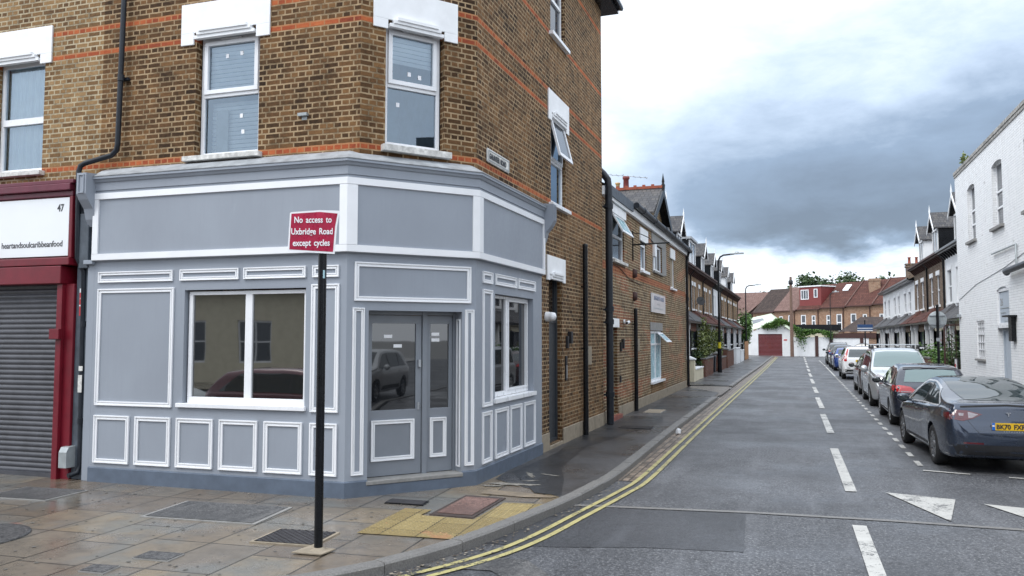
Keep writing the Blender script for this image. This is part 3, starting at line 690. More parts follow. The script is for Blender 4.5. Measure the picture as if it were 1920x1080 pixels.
def litter():
    rnd = random.Random(8); mb = MB()
    line = [p for p in KERB+KERB2 if p[1] > 5.2]
    for _ in range(420):
        k = rnd.randrange(len(line)-1); t = rnd.random(); x = line[k][0]*(1-t)+line[k+1][0]*t; y = line[k][1]*(1-t)+line[k+1][1]*t
        if y > 45: continue
        x += .03+abs(rnd.gauss(0, .09)); z = .014; a = rnd.uniform(0, 6.28); s = rnd.uniform(.006, .022); mb.face([(x+s*math.cos(a+q), y+s*math.sin(a+q), z+rnd.uniform(0, .006)) for q in (0, 1.6, 3.1, 4.6)])
    for _ in range(260):
        x = rnd.uniform(-9, -3.6); y = rnd.uniform(5.8, 8.7) if rnd.random() < .5 else 8.78+.06*(x+9)/1 - abs(rnd.gauss(0, .12)); 
        if y > 8.9: continue
        s = rnd.uniform(.004, .013); a = rnd.uniform(0, 6.28); mb.face([(x+s*math.cos(a+q), y+s*math.sin(a+q), .1125) for q in (0, 1.3, 2.9, 4.4)])
    o = mb.build('leaf_litter', leafmat('dead leaves and grit', (0.05, 0.03, 0.015), (0.34, 0.30, 0.24))); o['kind'] = 'stuff'
    mb = MB()
    for _ in range(150):
        x = rnd.uniform(-9.5, -3.2); y = rnd.uniform(5.2, 8.6); r = rnd.uniform(.010, .024)
        if x > -4.4+0.2*(y-7.4): continue
        mb.face([(x+r*math.cos(q*.7854)*rnd.uniform(.8, 1.1), y+r*math.sin(q*.7854)*rnd.uniform(.8, 1.1), .1055) for q in range(8)])
    o = mb.build('gum_spots', plain('old chewing gum', (0.10, 0.095, 0.085), .7, .2)); o['kind'] = 'stuff'
litter()
# ------------------------------------------------------------ corner building
c2, s2 = math.cos(R(2)), math.sin(R(2))
PA = (-5.47, 9.0); PB = (-4.25, 10.42); PL = (PA[0]-4.1*c2, PA[1]-4.1*s2); PC = (-4.25, 13.5)
FF = Fr(PA, (c2, s2)); FC = Fr(PA, (PB[0]-PA[0], PB[1]-PA[1])); FS = Fr((-4.25, 0), (0, 1))
BA = (-5.40, 9.16); BB = (-4.30, 10.56)
GF = Fr(BA, (c2, s2)); GC = Fr(BA, (BB[0]-BA[0], BB[1]-BA[1])); GS = Fr((-4.30, 0), (0, 1))
LC = math.hypot(BB[0]-BA[0], BB[1]-BA[1])
def moulding(fr, parent, u0, u1, z0, z1, w=0.06):
    mb = MB(); fr.ring(mb, u0, u1, z0, z1, w*0.32, 0, 0.026); fr.ring(mb, u0+w*0.32, u1-w*0.32, z0+w*0.32, z1-w*0.32, w*0.36, 0, 0.012)
    fr.ring(mb, u0+w*0.68, u1-w*0.68, z0+w*0.68, z1-w*0.68, w*0.32, 0, 0.019); mb.build('panel_moulding', 'white', parent, bevel=0.003)
def lintel(fr, parent, u0, u1, z0, z1, leg=0.22, legz=0.28, deco=(0.2, 0.8)):
    mb = MB(); fr.box(mb, u0, u1, z0+legz, z1, 0.003, 0.03); fr.box(mb, u0, u0+leg, z0, z0+legz, 0.003, 0.03); fr.box(mb, u1-leg, u1, z0, z0+legz, 0.003, 0.03)
    # drop mould over the opening head, slightly arched in three steps
    a, b = u0+leg+0.02, u1-leg-0.02; w = b-a
    for k, (q, dz, dd) in enumerate(((0.0, 0.0, 0.05), (0.05, 0.05, 0.07), (0.1, 0.09, 0.09))):
        fr.box(mb, a+q, b-q, z0+legz-0.10+dz, z0+legz-0.05+dz, -0.02, dd)
    return mb.build('lintel', 'stucco', parent, bevel=0.004)
def sill(fr, parent, u0, u1, z, h=0.07, d=0.1, mat='sillworn'):
    mb = MB(); fr.box(mb, u0, u1, z-h, z, -0.12, d); return mb.build('sill', mat, parent, bevel=0.006)
def blinds(fr, parent, u0, u1, z0, z1, d, step=0.062):
    mb = MB(); z = z0
    while z < z1:
        P = fr.p; mb.face([P(u0, d-0.012, z), P(u1, d-0.012, z), P(u1, d+0.012, z+step*0.72), P(u0, d+0.012, z+step*0.72)]); z += step
    return mb.build('blind', 'blind', parent)
def room(fr, parent, u0, u1, z0, z1, d0, d1, mat='room'):
    mb = MB(); P = fr.p; a, b = u0-0.1, u1+0.1; z0 -= 0.1; z1 += 0.1
    mb.face([P(a, d1, z0), P(b, d1, z0), P(b, d1, z1), P(a, d1, z1)]); mb.face([P(a, d0, z0), P(a, d1, z0), P(a, d1, z1), P(a, d0, z1)]); mb.face([P(b, d0, z0), P(b, d1, z0), P(b, d1, z1), P(b, d0, z1)])
    mb.face([P(a, d0, z0), P(b, d0, z0), P(b, d1, z0), P(a, d1, z0)]); mb.face([P(a, d0, z1), P(b, d0, z1), P(b, d1, z1), P(a, d1, z1)])
    return mb.build('room', mat, parent)
def sticker(fr, parent, spots, d, w=0.05, h=0.06):
    for u, z in spots:
        mb = MB(); fr.quad(mb, u-w/2, u+w/2, z-h/2, z+h/2, d); mb.build('sticker', 'white', parent)
def corner():
    root = empty('corner_building', (-6.5, 12, 0.1), 0, 'tall stock brick corner building with a chamfered corner above a grey empty shopfront', 'building')
    # brick walls
    mb = MB(); T = 10.2
    GF.wall(mb, -4.3, 0, 4.4, T, [(-2.63, -1.57, 4.68, 6.50), (-2.63, -1.57, 7.95, 9.55)], 0.13)
    GC.wall(mb, 0, LC, 4.4, T, [(0.36, 1.25, 4.72, 6.46), (0.36, 1.25, 7.95, 9.55)], 0.13)
    GS.wall(mb, BB[1], 18.45, 4.4, T, [(14.25, 15.25, 4.66, 6.40, 0.12), (14.25, 15.25, 7.93, 9.45, 0.12)], 0.15)
    GS.wall(mb, 13.4, 18.45, 0.05, 4.4, [(14.1, 14.95, 0.18, 3.30, 0.16)], 0.3)
    P = [(-4.3, 18.45), (-12, 18.45), (-12, 9.0)]
    for a, b in zip(P, P[1:]): mb.face([(a[0], a[1], 0), (b[0], b[1], 0), (b[0], b[1], T), (a[0], a[1], T)])
    mb.build('wall', 'brick', root)
    # worn stone plinth along the side
    mb = MB(); GS.box(mb, 13.5, 14.05, 0.09, 0.42, 0, 0.03); GS.box(mb, 14.97, 18.45, 0.09, 0.40, 0, 0.03); GS.box(mb, 14.02, 15.0, 0.08, 0.17, -0.33, 0.02); mb.build('stone_base', 'stonebase', root, bevel=0.01)
    # eaves and roof
    ln = [(-12, 8.85), (BA[0], BA[1]), BB, (-4.3, 18.8)]
    mb = MB(); sweep(mb, ln, [(-0.1, 10.0), (0.36, 10.0), (0.36, 10.16), (0.30, 10.18), (-0.1, 10.3)]); e = mb.build('eaves', 'black', root)
    mb = MB(); sweep(mb, ln, [(0.36, 10.08), (0.46, 10.06), (0.48, 10.12), (0.46, 10.2), (0.36, 10.2)]); mb.build('gutter', 'black', e)
    mb = MB(); A = [Vector(q) for q in [(-12, 8.6, 10.2), (-5.3, 8.8, 10.2), (-3.95, 10.4, 10.2), (-3.95, 18.8, 10.2), (-12, 18.8, 10.2)]]; top = [Vector((-12, 13, 12.4)), Vector((-8, 13.2, 12.4)), Vector((-8, 14, 12.4)), Vector((-8, 14.5, 12.4)), Vector((-12, 14.5, 12.4))]
    for k in range(4): mb.face([A[k], A[k+1], top[k+1], top[k]])
    mb.build('roof', 'slate', root)
    # first floor windows
    def sash(fr, u0, u1, z0, z1, tz, bl=None, stick=(), low=None, d=-0.11, parent=root):
        w = MB(); fr.ring(w, u0, u1, z0, z1, 0.055, d-0.06, d, wb=0.07); fr.box(w, u0+0.055, u1-0.055, tz-0.03, tz+0.02, d-0.06, d+0.005)
        fr.ring(w, u0+0.055, u1-0.055, tz+0.02, z1-0.055, 0.06, d-0.04, d+0.03)      # opening top light
        fr.box(w, (u0+u1)/2-0.17, (u0+u1)/2+0.17, z1-0.045, z1-0.025, d, d+0.035)      # trickle vent
        o = w.build('window', 'upvc', parent, bevel=0.004)
        g = MB(); fr.quad(g, u0+0.05, u1-0.05, z0+0.05, tz, d-0.03); fr.quad(g, u0+0.1, u1-0.1, tz+0.02, z1-0.1, d-0.012); g.build('pane', 'clear', o)
        room(fr, o, u0, u1, z0, z1, d-0.065, d-1.6)
        if bl: blinds(fr, o, u0+0.05, u1-0.05, bl[0], bl[1], d-0.09)
        sticker(fr, o, stick, d-0.006)
        return o
    o = sash(GF, -2.61, -1.60, 4.70, 6.44, 5.60, (5.58, 6.4), [(-2.19, 6.16), (-1.95, 6.18)])
    mb = MB(); GF.box(mb, -2.45, -2.25, 4.78, 5.42, -0.26, -0.24); mb.build('hanging_cloth', 'galv', o)
    blinds(GF, o, -2.56, -1.64, 4.75, 5.5, -0.30); sticker(GF, o, [(-1.95, 5.28), (-1.92, 5.05)], -0.135)
    sash(GC, 0.38, 1.23, 4.74, 6.42, 5.60, (5.95, 6.4), [(0.76, 5.80), (0.92, 5.78)])
    o = root.children[-1]; sticker(GC, o, [(0.60, 5.35)], -0.135)
    lintel(GF, root, -2.88, -1.40, 6.33, 6.93, 0.22, 0.17); lintel(GC, root, 0.17, 1.45, 6.33, 6.90, 0.21, 0.13)
    sill(GF, root, -2.76, -1.50, 4.70); sill(GC, root, 0.30, 1.33, 4.73, 0.09)
    for fr, a, b in ((GF, -2.61, -1.60), (GC, 0.38, 1.23)): fr.window(root, a, b, 7.97, 9.5, -0.1, 0.06, (8.8,))
    # side windows
    w = sash(GS, 14.27, 15.23, 4.68, 6.38, 5.50, None, (), d=-0.06)
    # open top hung casement
    t = MB(); P = GS.p; z0, z1 = 5.56, 6.32
    def tp(u, z, d): f = (z1-z)/(z1-z0); return P(u, d-0.05+0.19*f, z+0.01*f)
    for (a, b, c, e) in ((14.3, 15.2, z0, z0+0.07), (14.3, 15.2, z1-0.07, z1), (14.3, 14.37, z0+0.07, z1-0.07), (15.13, 15.2, z0+0.07, z1-0.07)):
        t.hexa([tp(a, c, 0.04), tp(b, c, 0.04), tp(b, c, 0), tp(a, c, 0), tp(a, e, 0.04), tp(b, e, 0.04), tp(b, e, 0), tp(a, e, 0)])
    t.build('open_light', 'upvc', w); g = MB(); g.face([tp(14.36, z0+.06, 0.02), tp(15.14, z0+.06, 0.02), tp(15.14, z1-.06, 0.02), tp(14.36, z1-.06, 0.02)]); g.build('open_pane', 'wglass', w)
    lintel(GS, root, 14.05, 15.45, 6.22, 6.80, 0.2, 0.17); sill(GS, root, 14.12, 15.38, 4.66, 0.07, 0.09, 'upvc')
    GS.window(root, 14.27, 15.23, 7.95, 9.4, -0.07, 0.06, (8.7,)); sill(GS, root, 14.15, 15.35, 7.93, 0.07, 0.09, 'upvc')
    lintel(GS, root, 13.93, 15.15, 3.20, 3.66, 0.18, 0.12)
    # side door
    mb = MB(); GS.box(mb, 14.16, 14.89, 2.42, 2.50, -0.15, -0.10); GS.ring(mb, 14.1, 14.95, 0.18, 3.30, 0.06, -0.15, -0.09); GS.box(mb, 14.16, 14.89, 0.24, 2.42, -0.15, -0.12)
    dr = mb.build('side_door', 'anthracite', root); g = MB(); GS.quad(g, 14.16, 14.89, 2.5, 3.24, -0.13); g.build('pane', 'glass', dr)
    # fittings
    mb = MB(); mb.lathe(GS.p(13.92, 0.0, 2.52), [(0.09, 0.0), (0.09, 0.05), (0.08, 0.09), (0.085, 0.10), (0.07, 0.17), (0.0, 0.2)], 16, 0, 'x'); mb.build('bulkhead_lamp', 'white', root)
    mb = MB(); GS.box(mb, 15.22, 15.32, 1.93, 2.17, 0, 0.05); GS.box(mb, 15.37, 15.50, 2.02, 2.26, 0, 0.08); mb.build('key_boxes', 'blackplastic', root, bevel=0.01)
    mb = MB(); GS.box(mb, 15.15, 15.25, 1.30, 1.78, 0, 0.03); ip = mb.build('intercom', 'blackplastic', root, bevel=0.006); mb = MB(); GS.box(mb, 15.17, 15.23, 1.35, 1.6, 0.03, 0.034); mb.build('buttons', 'steel', ip)
    mb = MB(); GS.box(mb, 16.9, 17.3, 1.55, 1.95, 0, 0.012); mb.build('stone_plaque', 'stonebase', root)
    mb = MB(); GS.box(mb, 13.5, 13.56, 2.7, 3.35, 0, 0.03); mb.build('conduit', 'upvc', root)
    # damaged socket in the brickwork
    mb = MB(); GF.box(mb, -0.92, -0.78, 5.14, 5.18, -0.05, 0.05); GF.box(mb, -0.88, -0.80, 5.09, 5.14, -0.06, 0.004); mb.build('cut_bracket', 'galv', root)
    # street nameplate
    mb = MB(); GS.box(mb, 10.92, 11.88, 4.75, 4.96, 0, 0.03); np_ = mb.build('street_nameplate', 'sillworn', root, bevel=0.02)
    mb = MB(); GS.ring(mb, 10.95, 11.85, 4.775, 4.935, 0.012, 0.03, 0.036); mb.build('border', 'galv', np_)
    text(np_, 'GAUNTER ROAD', GS, 10.98, 4.81, 0.038, 0.115, 'ink', sx=0.80, bold=0.003)
    # ------------------------------ shopfront
    sf = MB()
    FF.wall(sf, -4.1, 0, 0.1, 3.3, [(-2.52, -0.60, 1.24, 2.80, 0.11)], 0.11)
    FC.wall(sf, 0, 1.872, 0.1, 3.3, [(0.30, 1.66, 0.28, 2.50, 0.24)], 0.24)
    FS.wall(sf, 10.42, 13.5, 0.1, 3.3, [(11.18, 13.02, 1.22, 2.80, 0.13)], 0.13)
    sf.face([(-4.25, 13.5, 0.1), (-4.45, 13.5, 0.1), (-4.45, 13.5, 4.5), (-4.25, 13.5, 4.5)])
    a = FF.p(-4.1, 0, 0); sf.face([(a.x, a.y, 0.1), (a.x, a.y, 4.5), (a.x, a.y+0.25, 4.5), (a.x, a.y+0.25, 0.1)])
    line = [PL, PA, PB, PC]
    sweep(sf, line, [(0.0, 3.235), (0.05, 3.245), (0.05, 4.26), (0.0, 4.26)])
    sweep(sf, line, [(0.0, 4.262), (0.065, 4.262), (0.065, 4.37), (0.085, 4.385), (0.10, 4.42), (0.12, 4.425), (0.12, 4.455), (0.0, 4.45)])
    front = sf.build('shopfront', 'grey', root)
    mb = MB(); sweep(mb, line, [(0.125, 4.457), (0.128, 4.467), (0.03, 4.52), (-0.06, 4.58), (-0.2, 4.64), (-0.2, 4.5)], caps=False); mb.build('flashing', 'lead', front)
    mb = MB(); sweep(mb, [PL, PA, FC.p(0.30, 0, 0)[:2]], [(0.0, 0.1), (0.022, 0.1), (0.022, 0.295), (0.0, 0.31)]); sweep(mb, [FC.p(1.66, 0, 0)[:2], PB, PC], [(0.0, 0.1), (0.022, 0.1), (0.022, 0.295), (0.0, 0.31)])
    sweep(mb, [FC.p(0.30, 0, 0)[:2], FC.p(1.66, 0, 0)[:2]], [(-0.0, 0.1), (0.022, 0.1), (0.022, 0.235), (0.0, 0.24)]); mb.build('plinth', 'plinth', front)
    # white fascia frame: rails mitred round the corners plus uprights
    for z0, z1 in ((3.25, 3.345), (4.13, 4.225)):
        mb = MB(); sweep(mb, line, [(0.05, z0), (0.075, z0+0.004), (0.075, z1-0.004), (0.05, z1)]); mb.build('fascia_rail', 'white', front)
    mb = MB(); FF.box(mb, -4.1, -4.0, 3.345, 4.13, 0.05, 0.073); mb.build('fascia_upright', 'white', front); mb = MB(); FS.box(mb, 13.4, 13.5, 3.345, 4.13, 0.05, 0.073); mb.build('fascia_upright', 'white', front)
    for (P0, P1, P2) in ((PL, PA, PB), (PA, PB, PC)):
        a = Vector((*P0, 0)); b = Vector((*P1, 0)); c = Vector((*P2, 0)); e1 = (a-b).normalized(); e2 = (c-b).normalized()
        mb = MB(); sweep(mb, [(b+e1*0.08)[:2], P1, (b+e2*0.11)[:2]], [(0.05, 3.345), (0.073, 3.345), (0.073, 4.13), (0.05, 4.13)]); mb.build('fascia_upright', 'white', front)
    for k, (a, b) in enumerate(((-4.02, -2.72), (-2.60, -1.64), (-1.56, -0.60), (-0.50, -0.11))): moulding(FF, front, a, b, 2.93, 3.085, 0.05)
    moulding(FF, front, -4.02, -2.69, 1.18, 2.84); moulding(FF, front, -0.51, -0.10, 1.18, 2.84)
    for a, b in ((-4.02, -3.40), (-3.30, -2.70), (-2.60, -2.0), (-1.90, -1.30), (-1.20, -0.62), (-0.51, -0.11)): moulding(FF, front, a, b, 0.37, 1.04)
    moulding(FC, front, 0.10, 1.79, 2.62, 3.13, 0.06)
    for a, b in ((0.08, 0.24), (1.70, 1.84)): moulding(FC, front, a, b, 0.38, 2.53, 0.045)
    for a, b in ((10.66, 11.05), (11.17, 12.12), (12.2, 13.1)): moulding(FS, front, a, b, 2.93, 3.10, 0.055)
    moulding(FS, front, 10.66, 11.04, 1.15, 2.84)
    for a, b in ((10.65, 11.03), (11.16, 11.74), (11.83, 12.38), (12.5, 13.08)): moulding(FS, front, a, b, 0.35, 1.08)
    # corbels at the ends of the fascia
    for fr, u, sgn in ((FF, -4.19, 1), (FS, 13.5, 1)):
        mb = MB(); P = fr.p
        prof = [(0.0, 3.75), (0.06, 3.85), (0.10, 4.0), (0.20, 4.12), (0.24, 4.2), (0.24, 4.50), (0.0, 4.52)]
        mb.prism([P(u-0.05, d, z) for d, z in prof], fr.e*0.17)
        ring = [(0.245, 4.24), (0.245, 4.44)]
        for uu in (u-0.02, u+0.07): fr.box(mb, uu, uu+0.02, 4.22, 4.46, 0.24, 0.255)
        fr.box(mb, u-0.02, u+0.09, 4.46, 4.48, 0.24, 0.255); fr.box(mb, u-0.02, u+0.09, 4.205, 4.222, 0.24, 0.255)
        if fr is FF: fr.box(mb, u-0.06, u+0.10, 3.20, 3.26, 0, 0.07); fr.box(mb, u-0.04, u+0.09, 0.1, 3.2, -0.1, 0.0)
        mb.build('corbel', 'grey', front, bevel=0.006)
    # big window on the front
    w = MB(); d = -0.06; FF.ring(w, -2.49, -0.60, 1.24, 2.78, 0.06, d-0.07, d, wb=0.09, wt=0.05); FF.box(w, -1.575, -1.465, 1.33, 2.73, d-0.07, d-0.003)
    FF.box(w, -2.60, -0.575, 1.19, 1.245, -0.1, 0.045)
    w = w.build('shop_window', 'upvc', front, bevel=0.004)
    g = MB(); FF.quad(g, -2.45, -0.64, 1.3, 2.75, d-0.03); g.build('pane', 'shopglass', w)
    # side window
    w = MB(); d = -0.09; FS.ring(w, 11.2, 13.0, 1.24, 2.79, 0.045, d-0.05, d, wb=0.07); FS.box(w, 11.90, 11.99, 1.31, 2.745, d-0.05, d-0.003)
    FS.ring(w, 11.99, 12.955, 1.31, 2.745, 0.03, d-0.05, d+0.012)
    FS.box(w, 11.12, 13.06, 1.17, 1.235, -0.1, 0.05); w = w.build('shop_window', 'upvc', front, bevel=0.004)
    g = MB(); FS.quad(g, 11.23, 12.97, 1.3, 2.75, d-0.04); g.build('pane', 'glass', w)
    # door recess: threshold, reveal mouldings, door and side light
    mb = MB(); FC.box(mb, 0.28, 1.67, 0.24, 0.292, -0.24, 0.03); mb.build('threshold', 'concrete', front, bevel=0.008)
    Q = Fr(FC.p(1.655, 0, 0)[:2], (FC.n.x*1, FC.n.y*1)) # right reveal, facing left
    mb = MB(); Q.ring(mb, -0.15, -0.04, 0.36, 2.40, 0.02, 0, 0.015); mb.build('reveal_moulding', 'white', front)
    dr = MB(); D = -0.22; FC.box(dr, 0.30, 0.34, 0.29, 2.5, D-0.05, D+0.02); FC.box(dr, 1.15, 1.22, 0.29, 2.5, D-0.05, D+0.03); FC.box(dr, 1.62, 1.66, 0.29, 2.5, D-0.05, D+0.02); FC.box(dr, 0.34, 1.62, 2.45, 2.5, D-0.05, D+0.02)
    FC.ring(dr, 0.345, 1.145, 0.30, 2.445, 0.085, D-0.045, D, wb=0.87, wt=0.11); FC.ring(dr, 1.225, 1.615, 0.30, 2.445, 0.055, D-0.045, D, wb=0.87, wt=0.11)
    door = dr.build('entrance_door', 'doorgrey', root, bevel=0.004)
    g = MB(); FC.quad(g, 0.42, 1.07, 1.16, 2.35, D-0.02); g.build('pane', 'glass', door); g = MB(); FC.quad(g, 1.27, 1.57, 1.16, 2.35, D-0.02); g.build('pane', 'glass', door)
    FD = Fr(FC.p(0, D, 0)[:2], FC.e[:2]); moulding(FD, door, 0.42, 1.04, 0.50, 1.04, 0.055); moulding(FD, door, 1.27, 1.52, 0.50, 1.04, 0.05)
    mb = MB(); mb.lathe(FD.p(1.10, 0, 1.21), [(0.03, 0), (0.03, 0.01), (0.02, 0.02), (0.0, 0.02)], 14, 0, 'y'); FD.box(mb, 1.085, 1.115, 1.16, 1.26, 0, 0.012); FD.box(mb, 1.09, 1.13, 1.74, 1.84, 0, 0.03); mb.build('lock', 'steel', door)
    for u, z in ((0.66, 2.16), (0.80, 2.03), (1.36, 2.19), (1.36, 2.11)):
        mb = MB(); FD.quad(mb, u-0.06, u+0.06, z-0.022, z+0.022, -0.015); mb.build('sticker', 'white', door)
corner()
def neighbour():
    root = empty('restaurant_building', (-11.5, 12, 0.1), 0, 'weathered brick building at the left edge with a maroon and white shopfront numbered 47', 'building')
    E = Fr(FF.p(-4.19, 0, 0)[:2], (c2, s2)); G = Fr(GF.p(-4.3, 0, 0)[:2], (c2, s2))
    mb = MB(); G.wall(mb, -6.0, 0, 4.35, 10.2, [(-2.12, -1.12, 4.66, 6.50)], 0.12); G.wall(mb, -6.0, -0.02, 0.1, 4.35, (), 0.1, d=-0.5)
    mb.build('wall', 'brick2', root)
    o = MB(); G.ring(o, -2.10, -1.14, 4.68, 6.44, 0.055, -0.17, -0.11, wb=0.08); G.box(o, -2.05, -1.19, 5.46, 5.56, -0.17, -0.10); o = o.build('window', 'upvc', root)
    g = MB(); G.quad(g, -2.06, -1.18, 4.7, 6.4, -0.14); g.build('pane', 'clear', o)
    mb = MB(); rows = [[], []]
    for k in range(60):
        u = -2.09+0.94*k/59; dd = -0.24+0.02*math.sin(k*1.35)+0.01*math.sin(k*0.7)
        rows[0].append(G.p(u, dd, 4.68)); rows[1].append(G.p(u, dd, 6.42))
    mb.grid(rows); mb.build('curtain', 'curtain', o)
    room(G, o, -2.1, -1.14, 4.68, 6.44, -0.18, -1.4)
    lintel(G, root, -2.5, -0.98, 6.35, 6.93, 0.22, 0.15); sill(G, root, -2.3, -1.06, 4.68)
    # maroon shopfront
    # dark strip between the two shopfronts carrying the downpipe
    mb = MB(); E.box(mb, -0.30, 0.06, 0.1, 4.3, -0.3, -0.06); E.box(mb, -0.20, -0.03, 3.15, 3.95, -0.06, 0.02); mb.build('party_strip', 'darkwall', root, bevel=0.01)
    mb = MB(); E.box(mb, -0.235, -0.235+0.085, 2.62, 2.80, -0.058, -0.056); E.box(mb, -0.235, -0.15, 2.46, 2.60, -0.058, -0.056); al = mb.build('alarm_sticker', 'alarmred', root)
    text(al, 'Alarm', E, -0.23, 2.70, -0.054, 0.035, 'white', ext=0.0005); 
    mb = MB(); E.box(mb, -0.235, -0.15, 2.80, 2.86, -0.058, -0.0555); E.box(mb, -0.235, -0.15, 2.60, 2.62, -0.058, -0.0555); mb.build('sticker', 'white', al)
    f = MB(); E.box(f, -6, -0.32, 3.28, 4.32, -0.3, 0.02); f.build('fascia_backing', 'red', root)
    mb = MB(); E.box(mb, -6, -0.30, 4.30, 4.40, -0.3, 0.12); E.box(mb, -6, -0.30, 4.22, 4.30, -0.3, 0.06); E.box(mb, -6, -0.26, 4.40, 4.46, -0.3, 0.1); mb.build('cornice', 'redfascia', root, bevel=0.01)
    mb = MB(); E.box(mb, -6, -0.30, 3.20, 3.31, -0.3, 0.10); E.box(mb, -0.36, -0.30, 3.31, 4.22, -0.3, 0.06); mb.build('fascia_trim', 'red', root, bevel=0.01)
    mb = MB(); E.box(mb, -6, -0.37, 3.34, 4.2, 0.02, 0.05); sg = mb.build('sign_board', 'sign', root)
    text(sg, '47', E, -0.59, 4.0, 0.052, 0.15, 'ink', sx=0.8, bold=0.003); text(sg, 'heartandsoulcaribbeanfood', E, -0.47, 3.48, 0.052, 0.125, 'ink', 'RIGHT', sx=0.86, bold=0.001)
    mb = MB(); mb.lathe(E.p(-1.78, 0.05, 3.91), [(0.048, 0), (0.048, -0.003), (0.0, -0.003)], 20, 0, 'y'); mb.build('dot', 'galv', sg)
    mb = MB(); E.box(mb, -6, -0.44, 2.93, 3.19, -0.3, 0.10); mb.build('shutter_box', 'red', root, bevel=0.01)
    mb = MB(); E.box(mb, -0.56, -0.30, 0.09, 2.93, -0.3, -0.02); E.box(mb, -0.56, -0.46, 0.09, 2.93, -0.02, 0.04); E.box(mb, -0.62, -0.44, 2.12, 2.27, 0.04, 0.10); mb.build('shutter_post', 'red', root, bevel=0.006)
    mb = MB(); rows = []
    z = 0.14
    rr = []
    while z < 2.93:
        for q, dd in ((0, 0.0), (0.012, 0.013), (0.028, 0.02), (0.05, 0.018), (0.066, 0.008), (0.072, 0.0)): rr.append((z+q, dd))
        z += 0.076
    mb.grid([[E.p(-6, -0.12+dd, z) for z, dd in rr], [E.p(-0.56, -0.12+dd, z) for z, dd in rr]][::-1], 0, True)
    E.box(mb, -6, -0.56, 0.09, 0.16, -0.13, -0.07); mb.build('roller_shutter', 'shutter', root)
    # grey weatherproof box at the bottom of the strip
    mb = MB(); mb.prism([E.p(-0.36, d, z) for d, z in ((-0.06, 0.28), (0.10, 0.28), (0.10, 0.50), (0.06, 0.57), (-0.06, 0.58))], E.e*0.14); mb.build('cover_box', 'galv', root, bevel=0.01)
neighbour()
def downpipes():
    E = Fr(FF.p(-4.19, 0, 0)[:2], (c2, s2)); G = Fr(GF.p(-4.3, 0, 0)[:2], (c2, s2))
    root = empty('drainpipe', E.p(-0.05, 0.05, 0.1), 0, 'thin dark drainpipe with a swan neck between the maroon and grey shopfronts', 'pipe')
    mb = MB(); mb.tube([G.p(0.47, 0.09, 10.1), G.p(0.44, 0.09, 7.3), G.p(0.40, 0.09, 4.97), G.p(0.38, 0.09, 4.87), G.p(0.30, 0.10, 4.80), G.p(-0.12, 0.16, 4.70), G.p(-0.18, 0.18, 4.66), G.p(-0.20, 0.19, 4.58), G.p(-0.19, 0.17, 3.3), G.p(-0.13, 0.10, 3.1), G.p(-0.11, 0.085, 0.30), G.p(-0.12, 0.12, 0.2), G.p(-0.16, 0.24, 0.17)], 0.038, 12); mb.build('pipe', 'pipe', root)
    mb = MB()
    for z in (8.2, 5.9): mb = MB(); mb.cyl(G.p(0.425, 0.09, z), G.p(0.425, 0.09, z+0.09), 0.048); G.box(mb, 0.35, 0.51, z+0.02, z+0.06, 0, 0.05); mb.build('collar', 'pipe', root)
    for z in (2.3, 0.9): mb = MB(); mb.cyl(G.p(-0.11, 0.09, z), G.p(-0.11, 0.09, z+0.08), 0.048); mb.build('collar', 'pipe', root)
    mb = MB(); G.box(mb, -0.145, -0.075, 1.66, 1.73, 0.125, 0.13); G.box(mb, -0.15, -0.08, 1.35, 1.6, 0.126, 0.131); mb.build('torn_sticker', 'sillworn', root)
    root = empty('drainpipe', (-4.17, 18.58, 0.1), 0, 'thick dark drainpipe running up the end of the tall corner building', 'pipe')
    mb = MB(); mb.tube([(-4.17, 18.58, 0.12), (-4.17, 18.58, 5.7), (-4.19, 18.58, 5.9), (-4.3, 18.6, 6.05), (-4.5, 18.65, 6.25)], 0.085, 14); mb.build('pipe', 'pipe', root)
    mb = MB()
    for z in (0.75, 2.45, 2.75, 5.2): mb = MB(); mb.cyl((-4.17, 18.58, z), (-4.17, 18.58, z+0.12), 0.105, n=14); mb.box(-4.3, -4.17, 18.48, 18.68, z+0.03, z+0.07); mb.build('collar', 'pipe', root)
    for lab, x, y, z, n in (('tall plain black post against the side wall of the corner building', -4.21, 16.45, 4.10, 1), ('shorter plain black post against the two storey building', -4.26, 22.3, 2.93, 2)):
        mb = MB(); mb.cyl((x, y, 0.1), (x, y, z), 0.055, n=14); mb.lathe((x, y, z), [(0.06, -0.03), (0.06, 0.01), (0.03, 0.03), (0, 0.03)], 14)
        for q in (1.9, 3.2 if z > 3.5 else 2.5): mb.cyl((x, y, q), (x, y, q+0.03), 0.062, n=14); mb.box(x-0.1, x, y-0.02, y+0.02, q, q+0.03)
        tag(mb.build('black_post', 'black'), lab, 'post')
    # sign post in front of the shop
    root = empty('sign_post', (-4.36, 6.72, 0.1), 0, 'black post on a concrete pad carrying the red no access sign', 'signpost')
    mb = MB(); mb.cyl((-4.36, 6.72, 0.1), (-4.36, 6.72, 3.33), 0.041, n=20); mb.build('post', 'black', root)
    mb = MB(); mb.prism([(-4.55, 6.56, 0.11), (-4.24, 6.58, 0.11), (-4.22, 6.80, 0.11), (-4.52, 6.80, 0.11)], (0, 0, 0.012)); mb.lathe((-4.36, 6.72, 0.12), [(0.075, 0), (0.055, 0.02), (0.041, 0.025)], 16); mb.build('pad', 'stonebase', root)
    a = R(16); Z = Fr((-4.36, 6.72), (math.cos(a), math.sin(a))); Z.O = Z.p(0, 0.055, 0)
    prof = [(-0.330, 2.985), (0.136, 2.955), (0.155, 3.22), (0.180, 3.365), (0.172, 3.378), (-0.02, 3.385), (-0.298, 3.368), (-0.312, 3.36)]
    mb = MB(); mb.prism([Z.p(u, 0, z) for u, z in prof], Z.n*0.004); pl = mb.build('sign_plate', 'white', root)
